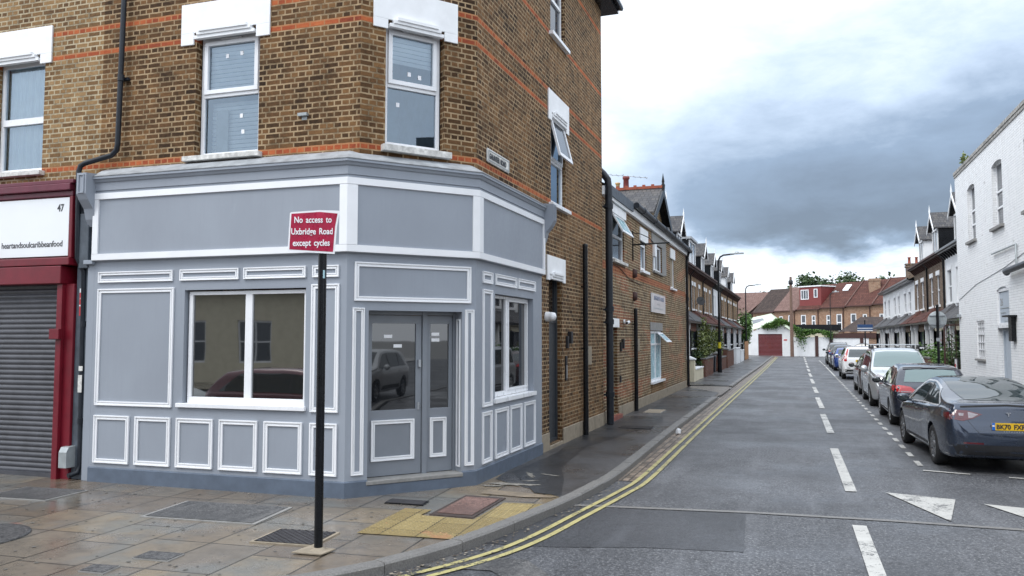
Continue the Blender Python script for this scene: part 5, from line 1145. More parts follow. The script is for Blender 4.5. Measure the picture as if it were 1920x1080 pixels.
# ------------------------------------------------------------ end of the street
def street_end():
    EN = Fr((0, 95.2), (1, 0)); P = EN.p
    r = empty('garage', (-3, 98, 0), 0, 'white garage with a maroon roller door facing down the street', 'garage')
    mb = MB(); EN.wall(mb, -5.0, -0.6, 0, 2.75, [(-4.2, -1.62, 0.02, 2.50)], 0.2); mb.face([P(-5.0, 0, 2.75), P(-0.6, 0, 2.75), P(-2.0, 0, 3.75)]); EN.wall(mb, -7.5, -5.0, 0, 2.85, [(-6.15, -5.5, 0.05, 2.0)], 0.15, d=-2.0)
    mb.face([P(-5, 0, 0), P(-5, -2, 0), P(-5, -2, 2.75), P(-5, 0, 2.75)]); mb.face([P(-.6, 0, 0), P(-.6, -9, 0), P(-.6, -9, 2.75), P(-.6, 0, 2.75)]); mb.face([P(-7.5, -9, 0), P(-.6, -9, 0), P(-.6, -9, 2.75), P(-7.5, -9, 2.75)]); mb.build('wall', 'render', r)
    mb = MB(); mb.prism([P(-2.0, 0.1, 3.75), P(-5.1, 0.1, 2.85), P(-6.2, -9, 4.3), P(-3.0, -9, 5.0)], (0, 0, .07)); mb.prism([P(-2.0, 0.1, 3.75), P(-0.5, 0.1, 2.7), P(-.5, -9, 3.0), P(-3.0, -9, 5.0)], (0, 0, .07)); mb.prism([P(-5.0, -1.9, 2.95), P(-7.6, -1.9, 2.9), P(-7.6, -9, 4.3), P(-5, -9, 4.3)], (0, 0, .06)); rf = mb.build('roof', 'corr', r)
    mb = MB(); mb.prism([P(-4.9, -3.6, 3.62), P(-3.6, -3.6, 3.92), P(-3.9, -5.6, 4.3), P(-5.1, -5.6, 4.05)], (0, 0, .12)); mb.build('skylight', 'wglass', rf)
    mb = MB()
    for k in range(17): EN.box(mb, -4.2, -1.62, 0.03+k*.146, 0.165+k*.146, -0.16, -0.10)
    dr = mb.build('roller_door', 'maroon', r); rnd = random.Random(4); mb = MB(); x, z = -3.6, 1.75
    for k in range(9):
        pts = [(x+rnd.uniform(0, 1.3), -0.095, rnd.uniform(0.8, 2.0))]
        for j in range(4): pts.append((pts[-1][0]+rnd.uniform(-.16, .2), -0.095, pts[-1][2]+rnd.uniform(-.3, .3)))
        mb.tube([P(a, b, c) for a, b, c in pts], 0.008, 4)
    mb.build('scrawl', 'terracotta', dr)
    mb = MB(); EN.box(mb, -6.15, -5.5, 0.05, 2.0, -2.12, -2.08); mb.build('side_door', 'brownwood', r); mb = MB(); EN.box(mb, -1.45, -1.1, 1.75, 1.9, 0, 0.02); mb.build('small_sign', 'alarmred', r)
    r = empty('boundary_wall', (3.5, 95, 0), 0, 'long white rendered wall closing the end of the street', 'wall')
    mb = MB(); mb.box(-0.6, 3.35, 95.1, 95.3, 0, 2.15); mb.box(3.65, 7.3, 95.1, 95.3, 0, 2.05); mb.build('panel', 'render', r)
    mb = MB()
    for x in (2.0, 3.5, 6.6): mb.box(x-.17, x+.17, 95.02, 95.32, 0, 2.3)
    mb.box(3.4, 10.5, 95.0, 95.35, 2.05, 2.55); mb.build('brown_trim', 'brownwood', r)
    mb = MB(); mb.box(7.3, 12, 95.15, 95.4, 0, 2.3); mb.build('brick_panel', 'brick6', r)
    # ivy over garage gable and wall
    rnd = random.Random(9); mb = MB(); pts = []
    line = [(-3.6, 3.0), (-2.9, 3.4), (-2.0, 3.9), (-1.2, 3.6), (-.3, 3.0), (.6, 2.7), (1.6, 2.6), (2.6, 2.5), (3.6, 2.35)]
    for _ in range(6500):
        k = rnd.randrange(len(line)-1); t = rnd.random(); x = line[k][0]*(1-t)+line[k+1][0]*t; z = line[k][1]*(1-t)+line[k+1][1]*t
        drop = 0.45+0.35*math.sin(x*2.1)+(0.9 if -.2 < x < .9 else 0); pts.append((x+rnd.gauss(0, .12), 95.05+rnd.uniform(-.35, .35), z+0.2-abs(rnd.gauss(0, .5))*drop+rnd.uniform(-.05, .25)))
    leaves(mb, pts, 0.10, rnd); tag(mb.build('ivy', 'ivy'), 'ivy hanging over the garage gable and the top of the white wall', 'plant')
    # telegraph pole
    r = empty('telegraph_pole', (-0.58, 93.6, 0), 0, 'brown wooden telegraph pole in front of the end wall', 'pole'); mb = MB(); mb.cyl((-.58, 93.6, 0), (-.58, 93.6, 8.8), 0.2, 0.13, 10); mb.build('pole', 'timber', r)
    mb = MB(); mb.lathe((-.58, 93.6, 7.9), [(0.1, 0), (0.24, .1), (0.24, .45), (0.1, .6), (0, .6)], 10); mb.build('junction_box', 'blackplastic', r)
    # agents' board / blue sign
    r = empty('board_sign', (6.1, 80, 0), 0, 'blue and white board on a dark post at the far right bend', 'sign'); mb = MB(); mb.cyl((5.85, 80, .1), (5.85, 80, 3.7), 0.06); mb.build('post', 'black', r)
    mb = MB(); mb.box(5.2, 6.5, 79.9, 79.95, 2.7, 3.3); b = mb.build('board', 'render', r); mb = MB(); mb.box(5.2, 6.5, 79.885, 79.895, 3.0, 3.3); mb.box(5.2, 6.5, 79.885, 79.895, 2.8, 2.92); mb.build('blue_stripe', 'navy', b)
    # angled row of houses across the end
    A0 = (-5.85, 118.0); A1 = (11.75, 105.0); fr = Fr(A0, (A1[0]-A0[0], A1[1]-A0[1])); L = math.hypot(A1[0]-A0[0], A1[1]-A0[1]); n = 6; w = L/n
    looks = [('far row house with the dark brown roof, behind the garage roof', 'tilebrown', 'brick6'), ('far row house with a faded pink roof left of the red dormer', 'tilepink', 'brick6'), ('far row house with the big red tiled dormer', 'tilered', 'brick6'), ('far row house just right of the red tiled dormer', 'tilered', 'brick6'), ('far row house with the square brick chimney', 'tilered', 'brick6'), ('right end house of the far row, behind the white terrace', 'tilered', 'brick6')]
    for k, (lab, rm, wm) in enumerate(looks):
        u0 = k*w; u1 = u0+w; e = 5.6+0.12*k; H = fr.p
        r = empty('row_house', tuple(fr.p((u0+u1)/2, -4, 0)), 0, lab, 'house', 'orange brick houses across the end'); mb = MB()
        hs = [(u0+0.55, u0+1.35, 2.9, 5.1), (u0+2.2, u0+2.8, 3.6, 5.0)] if k % 2 == 0 else [(u0+0.75, u0+1.35, 3.6, 5.0), (u0+2.2, u0+3.0, 2.9, 5.1)]
        fr.wall(mb, u0, u1, 0, e, hs, 0.15); mb.face([H(u0, 0, 0), H(u0, -8, 0), H(u0, -8, e), H(u0, 0, e)]); mb.face([H(u1, 0, 0), H(u1, -8, 0), H(u1, -8, e), H(u1, 0, e)]); mb.face([H(u0, 0, e), H(u0, -8, e), H(u0, -4, e+3.3)]); mb.face([H(u1, 0, e), H(u1, -8, e), H(u1, -4, e+3.3)]); mb.build('wall', wm, r)
        for h in hs: fr.window(r, h[0], h[1], h[2], h[3], -0.05, 0.13, ((h[2]+h[3])/2,), bars=0.06); mb = MB(); fr.box(mb, h[0]-.1, h[1]+.1, h[2]-.12, h[2], -.05, .1); mb.build('sill', 'brownwood', r)
        mb = MB(); mb.face([H(u0, .3, e-.1), H(u1, .3, e-.1), H(u1, -4, e+3.4), H(u0, -4, e+3.4)]); mb.face([H(u0, -8.3, e-.1), H(u1, -8.3, e-.1), H(u1, -4, e+3.4), H(u0, -4, e+3.4)]); rf = mb.build('roof', rm, r)
        mb = MB(); fr.box(mb, u0, u1, e-.12, e, 0, .38); mb.tube([H(u1-.4, .1, e), H(u1-.4, .1, .2)], .06, 6); mb.build('gutter', 'brownwood', r)
        if k == 4:
            q = H(u0+2.3, -2.6, 0); mb = MB(); mb.box(q.x-.65, q.x+.65, q.y-.55, q.y+.55, 6.6, 9.5); ch = mb.build('chimney', 'brick6', rf); mb = MB(); mb.box(q.x-.72, q.x+.72, q.y-.62, q.y+.62, 9.2, 9.34); mb.build('band', 'brick6', ch)
        if k in (4, 5):
            mb = MB(); mb.tube([H(u0+.05, .3, e+.02), H(u0+.05, -4, e+3.5)], .07, 6); mb.build('hip_tiles', 'tilepink', rf)
        if k == 3:
            s_ = 3.5/4.3; mb = MB(); mb.prism([H(u0+1.6, -2.4, e+2.7*s_), H(u0+2.4, -2.4, e+2.7*s_), H(u0+2.4, -3.3, e+3.6*s_), H(u0+1.6, -3.3, e+3.6*s_)], (0, 0, .12)); mb.build('skylight', 'upvc', rf)
        if k == 2:
            mb = MB(); fr.box(mb, u0+0.15, u0+3.45, e+0.05, e+2.95, -5.2, -0.4); dm = mb.build('dormer', 'redtile', rf); mb = MB(); fr.box(mb, u0+.0, u0+3.6, e+2.95, e+3.1, -5.3, -0.25); mb.build('dormer_roof', 'render', dm)
            for a, b, c_, d_ in ((u0+.4, u0+1.6, e+1.3, e+2.6), (u0+2.4, u0+2.95, e+1.5, e+2.65)):
                mb = MB(); fr.ring(mb, a, b, c_, d_, .09, -.4, -.33); q = a+.4
                while q < b-.2: fr.box(mb, q-.03, q+.03, c_+.1, d_-.1, -.39, -.34); q += .4
                wn = mb.build('window', 'upvc', dm); mb = MB(); fr.quad(mb, a+.05, b-.05, c_+.05, d_-.05, -.37); mb.build('pane', 'wglass', wn)
    # rear lean-to roof in front of the right house
    r = empty('lean_to', (9, 97.5, 0), 0, 'low outbuilding with a brown tiled lean-to roof below the right end house', 'outbuilding')
    mb = MB(); mb.box(5.2, 11.0, 97.0, 101.5, 0, 2.6); mb.build('wall', 'brownwood', r); mb = MB(); mb.face([(4.6, 96.6, 2.75), (11.5, 96.6, 2.75), (11.0, 101.8, 4.5), (7.0, 101.8, 4.5)]); mb.face([(4.6, 96.6, 2.75), (4.6, 101.8, 2.75), (7.0, 101.8, 4.5)]); mb.build('roof', 'tilebrown', r)
    r = empty('white_outbuilding', (1.8, 102, 0), 0, 'low white flat roofed outbuilding with a dark fascia behind the ivy', 'outbuilding')
    mb = MB(); mb.box(-0.4, 4.5, 100, 104, 0, 2.9); mb.build('wall', 'cream', r); mb = MB(); mb.box(-.6, 4.8, 99.7, 104.2, 2.9, 3.6); mb.build('fascia', 'black', r)
    # further pink roofed house on the far left
    for (lab, x0, x1, y, e, rm, ch) in (('pale pink roofed house glimpsed at the far left end', -14.5, -7.6, 118, 4.6, 'tilepink', True),):
        r = empty('far_house', ((x0+x1)/2, y+4, 0), 0, lab, 'house'); fr = Fr((x0, y), (1, -0.15)); w = x1-x0; H = fr.p
        mb = MB(); fr.wall(mb, 0, w, 0, e, [(w-2, w-1.2, 2.6, 3.9)], .1); mb.face([H(w, 0, 0), H(w, -9, 0), H(w, -9, e), H(w, 0, e)]); mb.build('wall', 'brick6', r); fr.window(r, w-2, w-1.2, 2.6, 3.9)
        mb = MB(); mb.face([H(-.2, .3, e), H(w+.2, .3, e), H(w+3.6, -6, e+4.1), H(1, -6, e+4.1)]); mb.face([H(w+.2, .3, e), H(w+.2, -9, e), H(w+3.6, -6, e+4.1)]); rf = mb.build('roof', rm, r)
        c = chimney(rf, H(w*.62, -3, 0).x, H(w*.62, -3, 0).y, e+1, e+4.6, 1.4, .8, 'brick6', 3)
street_end()
def tree(lab, x, y, h, rad, seed, n=1800, size=0.32):
    rnd = random.Random(seed); r = empty('tree', (x, y, 0), 0, lab, 'tree', 'trees behind the far roofs'); mb = MB(); mb.tube([(x, y, 0), (x+.1, y, h*.4), (x-.1, y, h*.75)], [.3, .22, .1], 8)
    cl = []
    for k in range(16):
        a = rnd.uniform(0, 6.28); q = rnd.uniform(.2, 1)*rad; z = h*rnd.uniform(.62, .96); c = (x+q*math.cos(a), y+q*math.sin(a), z); cl.append(c); mb.tube([(x, y, h*.45), c], [.1, .03], 5)
    mb.build('trunk', 'bark', r); mb = MB(); pts = []
    for _ in range(n):
        c = rnd.choice(cl); pts.append((c[0]+rnd.gauss(0, rad*.2), c[1]+rnd.gauss(0, rad*.2), c[2]+rnd.gauss(0, h*.05)))
    leaves(mb, pts, size, rnd); mb.build('crown', 'leaf', r)
tree('round tree rising behind the red dormer', 4.0, 140, 12.2, 4.0, 11, 3000); tree('low tree left of the telegraph pole', -3.5, 138, 9.7, 3.2, 12, 2000); tree('tree crown just past the end of the left terrace', -11.5, 120, 8.6, 2.6, 13, 1800)
tree('second crown right of the big round tree', 10.0, 142, 11.2, 2.6, 14, 1400); tree('small crown showing right of the far chimney', 13.2, 140, 11.3, 2.0, 15, 1200); tree('small tree between the left lamps', -6.2, 140, 9.5, 2.2, 16, 1300)
# ------------------------------------------------------------ right side
WB = Fr((5.8, 0), (0, -1))      # u = -Y
def white_building():
    r = empty('white_building', (9, 26, 0.1), 0, 'tall white painted brick building with a parapet at the right edge', 'building')
    T = 8.3; y1 = 34.3; y0 = 12.0
    # holes given by Y ranges
    hl = [(30.8, 32.05, 5.5, 7.45), (26.95, 28.25, 5.5, 7.5), (23.2, 24.5, 5.5, 7.5), (30.0, 31.25, 1.42, 2.70), (26.65, 28.15, 2.5, 3.66, 0.10), (26.65, 28.15, 0.12, 2.42, 0.22)]
    mb = MB(); WB.wall(mb, -y1, -y0, 0.05, T, [(-b, -a, c, d, *(e or [0.18])) for a, b, c, d, *e in hl], 0.18)
    mb.face([(5.8, y1, 0), (14, y1, 0), (14, y1, T), (5.8, y1, T)]); mb.face([(5.8, y0, 0), (14, y0, 0), (14, y0, T), (5.8, y0, T)]); mb.build('wall', 'whitebrick', r)
    # shallow arch heads
    for (a, b, c, d, *e) in hl[:3]+[hl[4]]:
        mb = MB(); P = WB.p; n = 8; z = d
        for k in range(n):
            t0, t1 = k/n, (k+1)/n; h0 = .09*(1-(2*t0-1)**2)+.04; h1 = .09*(1-(2*t1-1)**2)+.04; u0, u1 = -b+(b-a)*t0, -b+(b-a)*t1
            mb.hexa([P(u0, .001, z-.13+h0), P(u1, .001, z-.13+h1), P(u1, -.16, z-.13+h1), P(u0, -.16, z-.13+h0), P(u0, .001, z+.01), P(u1, .001, z+.01), P(u1, -.16, z+.01), P(u0, -.16, z+.01)])
        mb.build('arch_head', 'whitebrick', r)
    mb = MB(); WB.box(mb, -y1-.03, -y0, T, T+.12, -0.3, .05); WB.box(mb, -y1-.02, -y0, T-.10, T, 0, .03); mb.build('parapet_coping', plain('weathered coping', (0.34, 0.33, 0.31), .85, .5, 9, grime=.9, bump=.5), r, bevel=.01)
    for a, b, c, d in ((30.8, 32.05, 5.5, 7.45), (26.95, 28.25, 5.5, 7.5), (23.2, 24.5, 5.5, 7.5)):
        WB.window(r, -b, -a, c, d, -.12, .07, (c+(d-c)*.55, c+(d-c)*.3), glass='wglass'); sill(WB, r, -b-.1, -a+.1, c, .09, .1, 'concrete')
    mb = MB(); WB.ring(mb, -31.25, -30.0, 1.42, 2.70, .07, -.08, -.03); WB.box(mb, -31.2, -30.05, 2.22, 2.32, -.08, -.025)
    for k in range(1, 4): WB.box(mb, -31.25+1.25*k/4-.02, -31.25+1.25*k/4+.02, 1.45, 2.65, -.07, -.03)
    for z in (1.72, 1.97, 2.48): WB.box(mb, -31.2, -30.05, z-.015, z+.015, -.07, -.03)
    w = mb.build('window', 'upvc', r); mb = MB(); WB.quad(mb, -31.2, -30.05, 1.45, 2.67, -.06); mb.build('pane', 'wglass', w); sill(WB, r, -31.3, -29.95, 1.42, .07, .08, 'concrete')
    mb = MB(); WB.box(mb, -28.15, -26.65, 2.42, 2.5, -.2, .02); WB.ring(mb, -28.15, -26.65, 2.5, 3.6, .08, -.09, -.03); f = mb.build('fanlight', 'upvc', r); mb = MB(); WB.quad(mb, -28.1, -26.7, 2.52, 3.6, -.06); mb.build('panel', 'mauve', f)
    text(f, '26', WB, -28.0, 3.1, -.058, .32, 'concrete', sx=1.1); mb = MB()
    for (a, b, z) in ((-28, -26.8, 3.02), (-28, -27.4, 2.88), (-27.5, -26.8, 2.62)): WB.box(mb, a, b, z-.012, z+.012, -.06, -.05)
    mb.build('panel_lines', 'galv', f)
    mb = MB(); WB.box(mb, -28.1, -26.7, .15, 2.42, -.22, -.17); WB.ring(mb, -28.12, -26.68, .15, 2.42, .09, -.17, -.13); d = mb.build('door', 'mauve', r); mb = MB(); WB.box(mb, -27.3, -27.05, .8, 1.0, -.17, -.14); mb.build('letter_box', 'white', d)
    mb = MB(); WB.box(mb, -26.3, -25.95, 2.03, 2.72, 0, .12); WB.box(mb, -26.55, -25.8, 2.72, 2.77, 0, .22); mb.build('lantern_box', 'black', r)
    mb = MB(); mb.tube([WB.p(-28.3, .06, 4.72), WB.p(-25.4, .06, 4.72), WB.p(-25.4, .06, 4.15)], .028, 8); mb.build('overflow_pipe', 'galv', r)
    mb = MB(); mb.tube([WB.p(-26.3, .1, 3.98), WB.p(-26.2, .16, 4.02), WB.p(-22, .16, 4.1)], .085, 10); mb.build('duct_pipe', 'pipe', r)
    mb = MB(); mb.tube([WB.p(-34.1, .01, 3.55), WB.p(-31, .01, 3.95), WB.p(-27, .01, 4.2), WB.p(-24, .01, 4.5)], .008, 5); mb.build('cable', 'galv', r)
    mb = MB(); WB.box(mb, -34.2, -33.9, 2.9, 3.0, 0, .15); mb.build('lamp_bracket', 'steel', r)
    rnd = random.Random(6); mb = MB(); leaves(mb, [(5.8+rnd.gauss(0, .06), 32.3+rnd.gauss(0, .12), T+.12+abs(rnd.gauss(0, .16))) for _ in range(60)], .06, rnd); tag(mb.build('weed', 'hedge'), 'small weed sprouting from the parapet of the white building', 'plant')
white_building()
TR = Fr((7.2, 0), (0, -1))
def right_terrace():
    looks = [(34.35, 40.2, 6.5, 'render', 'cream', 'slate', ('gable', .45, 1.5, 1.5, 'render', 'render'), 'white terraced house half hidden behind the tall white building'),
             (40.2, 46.0, 6.5, 'render', 'cream', 'slate', ('gable', .45, 1.9, 1.4, 'black', 'render'), 'white terraced house with the black sided gable dormer'),
             (46.0, 51.6, 6.5, 'brick5', 'brick5', 'tilered', ('gable', .25, 1.9, 1.4, 'black', 'render'), 'brown brick terraced house with the dark cheeked dormer, next to the white pair'),
             (51.6, 57.4, 6.5, 'brick5', 'brick5', 'tilered', ('gable', .32, 1.8, 1.35, 'render', 'render'), 'brown brick terraced house with the white boarded dormer, at the step down in the roofs'),
             (57.4, 63.6, 5.95, 'render', 'render', 'slate', None, 'first white house of the lower terrace on the right'),
             (63.6, 70.0, 5.95, 'render', 'render', 'slate', None, 'second white house of the lower terrace on the right'),
             (70.0, 77.5, 5.95, 'render', 'cream', 'slate', None, 'last white house of the lower right terrace, by the blue board')]
    for k, (a, b, e, wm, bay, porch, dm, lab) in enumerate(looks):
        r = empty('terraced_house', (9.5, (a+b)/2, .1), 0, lab, 'house', 'terraced houses on the right side of the street')
        _, rf = house(r, TR, -b, -a, e, wm, bay, dormer=dm, porch=porch, uw=((.12, .30), (.52, .70)), wz=(3.85, 5.5 if e > 6.2 else 5.2), brackets=e > 6.2, rise=2.4 if e > 6.2 else 1.6)
        if k in (0, 1, 2):
            mb = MB(); mb.tube([TR.p(-b+.05, .3, e-.1), TR.p(-b+.05, .08, e-.35), TR.p(-b+.05, .08, 3.5)], .05, 6); mb.build('downpipe', 'black', r)
        if k == 5:
            chimney(rf, 8.5, 68.2, 6.3, 7.8, 1.0, .6, 'brick5', 2)
            mb = MB()
            for z in (0, .5): mb.tube([(10, 66, 8), (10, 66, 10.2)], .02, 5); mb.tube([(9.3, 66, 9.4+z), (10.8, 66, 9.6+z)], .015, 5)
            mb.build('aerial', 'steel', rf)
right_terrace()
def right_gardens():
    def gw(lab, y0, y1, h, m, x=5.7):
        mb = MB(); mb.box(x, x+.22, y0, y1, .08, h); o = mb.build('garden_wall', m); tag(o, lab, 'garden wall'); mb = MB(); mb.box(x-.03, x+.25, y0, y1, h, h+.07); mb.build('coping', 'granite', o)
    gw('low brick garden wall beside the tall white building', 35.6, 39.6, .95, 'redbrick'); gw('brick garden wall behind the round sign post', 41.0, 45.5, 1.15, 'redbrick'); gw('brick garden wall further along the right side', 46.5, 51, 1.1, 'redbrick'); gw('white garden wall on the far right', 58, 70, 1.0, 'render')
    r = empty('garden_trellis', (5.75, 35.2, .1), 0, 'dark framed trellis panel overgrown with leaves beside the white building', 'trellis'); mb = MB(); F = Fr((5.6, 35.3), (1, -.05)); F.ring(mb, -.2, 1.2, 0.9, 2.65, .06, -.03, .03)
    for k in range(8): F.box(mb, -.1+k*.16, -.08+k*.16, .95, 2.6, -.01, .01)
    mb.build('frame', 'brownwood', r); rnd = random.Random(21); mb = MB(); leaves(mb, [(5.9+rnd.uniform(-.45, .9), 35.5+rnd.gauss(0, .15), .9+abs(rnd.gauss(.5, .5))) for _ in range(900)], .06, rnd); mb.build('foliage', 'leaf', r)
    for lab, y, sd in (('leafy bush over the brick wall right of the round sign', 39.2, 22), ('low shrub left of the round sign post', 43.5, 23)):
        rnd = random.Random(sd); rr = empty('shrub', (6.0, y, .1), 0, lab, 'plant'); mb = MB(); leaves(mb, [(6.05+rnd.gauss(0, .25), y+rnd.gauss(0, .6), .9+abs(rnd.gauss(.25, .3))) for _ in range(700)], .07, rnd); mb.build('foliage', 'ivy', rr); mb = MB(); mb.tube([(6.05, y, .1), (6.05, y, 1.2)], .03, 5); mb.build('stem', 'bark', rr)
    mb = MB(); mb.box(5.72, 5.76, 33.9+.5, 35.2, .1, 1.35); o = mb.build('gate', 'black'); tag(o, 'black gate against the corner of the white building', 'gate'); mb = MB(); mb.box(5.69, 5.716, 34.6, 34.85, .95, 1.3); s = mb.build('notice', 'white', o); mb = MB(); mb.box(5.684, 5.69, 34.62, 34.83, .97, 1.12); mb.build('red_panel', 'alarmred', s)
    # meter cabinet pipe on the corner
    mb = MB(); mb.box(5.95, 6.3, 34.32, 34.6, 1.9, 3.9); tag(mb.build('flue_duct', 'galv', bevel=.02), 'pale tall duct box on the corner next to the white building', 'duct')
    # round sign seen from behind
    x, y = 4.62, 31.3; r = empty('round_road_sign', (x, y, .1), 0, 'round grey road sign seen from behind on a black post', 'road sign'); mb = MB(); mb.cyl((x, y, .1), (x, y, 3.25), .045, n=14); mb.lathe((x, y, 3.25), [(.055, 0), (.055, .02), (0, .04)], 12); mb.build('post', 'black', r)
    mb = MB(); mb.lathe((x, y+.06, 2.75), [(0, .004), (.30, .004), (.305, .0), (.30, -.004), (0, -.004)], 32, 0, 'y'); d = mb.build('disc', 'galv', r); mb = MB(); 
    for z in (2.60, 2.90): mb.box(x-.26, x+.26, y+.02, y+.055, z-.015, z+.015)
    mb.build('rail', 'steel', d); mb = MB(); mb.box(x-.06, x+.06, y-.06, y+.02, 2.0, 2.12); mb.build('clip', 'steel', r)
right_gardens()
# ------------------------------------------------------------ what stands behind the viewer (seen in the shop glass)
def behind():
    BK = Fr((0, -13), (-1, 0)); P = BK.p
    for x0, x1, lab, wm, rm, h in ((-42, -16, 'cream low pub building across the main road, mirrored in the shop glass', 'cream', 'tilebrown', 4.2), (-15.5, -1, 'brick shops across the main road behind the viewer', 'brick4', 'slate', 6.5), (0, 16, 'pale rendered shops across the main road behind the viewer', 'render', 'slate', 7), (17, 40, 'brick terrace across the main road to the right', 'brick5', 'slate', 6.5)):
        r = empty('opposite_building', ((x0+x1)/2, -16, 0), 0, lab, 'building'); u0, u1 = -x1, -x0; hs = []; u = u0+1.2
        while u+2 < u1: hs.append((u, u+1.7, 1.0, 2.9)); u += 3.4
        if h > 5: hs += [(a, b-.5, 4.0, 5.6) for a, b, _, _ in hs]
        mb = MB(); BK.wall(mb, u0, u1, 0, h, hs, .15); mb.build('wall', wm, r); mb = MB(); mb.face([P(u0, .4, h), P(u1, .4, h), P(u1, -5, h+3), P(u0, -5, h+3)]); mb.face([P(u0, -10, h), P(u1, -10, h), P(u1, -5, h+3), P(u0, -5, h+3)]); mb.build('roof', rm, r)
        for a, b, c, d in hs: BK.window(r, a, b, c, d, -.06, .08, ((c+d)/2,), ((a+b)/2,))
    # corner premises on the near right, outside the picture but mirrored in the corner door
    r = empty('corner_shop', (12, 10, 0.1), 0, 'dark brick corner shop on the near right, outside the picture, mirrored in the corner door', 'building'); F = Fr((6.4, 7.6), (-1, 0)); F.O = Vector((22, 7.6, 0)); n = Fr((6.4, 12), (0, -1)); mb = MB()
    Q = Fr((6.4, 7.6), (1, 0)); Q.wall(mb, 0, 14, 0, 7.5, [(1+3.2*k, 3.4+3.2*k, .9, 2.9) for k in range(4)]+[(1.2+3.2*k, 2.4+3.2*k, 4.2, 6.0) for k in range(4)], .12); n.wall(mb, 0, 4.4, 0, 7.5, [(1.2, 3.2, .9, 2.9)], .12); mb.build('wall', 'brick5', r)
    for k in range(4): Q.window(r, 1+3.2*k, 3.4+3.2*k, .9, 2.9, -.05, .07, (), (2.2+3.2*k,), 'glass'); Q.window(r, 1.2+3.2*k, 2.4+3.2*k, 4.2, 6.0, -.05, .07, (5.1,))
    n.window(r, 1.2, 3.2, .9, 2.9, -.05, .07, (), (2.2,), 'glass'); mb = MB(); mb.box(6.2, 20.5, 7.4, 12, 7.5, 7.8); mb.build('roof', 'slate', r)
behind()
# ------------------------------------------------------------ cars
def curve(pts):
    n = len(pts); xs = [p[0] for p in pts]; ys = [p[1] for p in pts]
    dl = [(ys[i+1]-ys[i])/(xs[i+1]-xs[i]) for i in range(n-1)]
    m = [dl[0]]+[0 if dl[i-1]*dl[i] <= 0 else 2*dl[i-1]*dl[i]/(dl[i-1]+dl[i]) for i in range(1, n-1)]+[dl[-1]]
    def f(x):
        if x <= xs[0]: return ys[0]
        if x >= xs[-1]: return ys[-1]
        for i in range(n-1):
            if x <= xs[i+1]:
                h = xs[i+1]-xs[i]; t = (x-xs[i])/h
                return ys[i]*(2*t**3-3*t*t+1)+m[i]*h*(t**3-2*t*t+t)+ys[i+1]*(-2*t**3+3*t*t)+m[i+1]*h*(t**3-t*t)
    return f
def bool_cut(obj, cutter):
    md = obj.modifiers.new('b', 'BOOLEAN'); md.operation = 'DIFFERENCE'; md.solver = 'EXACT'; md.object = cutter
    dg = bpy.context.evaluated_depsgraph_get(); dg.update(); me = bpy.data.meshes.new_from_object(obj.evaluated_get(dg)); obj.modifiers.clear()
    obj.data = me; me.name = obj.name; bpy.data.objects.remove(cutter)
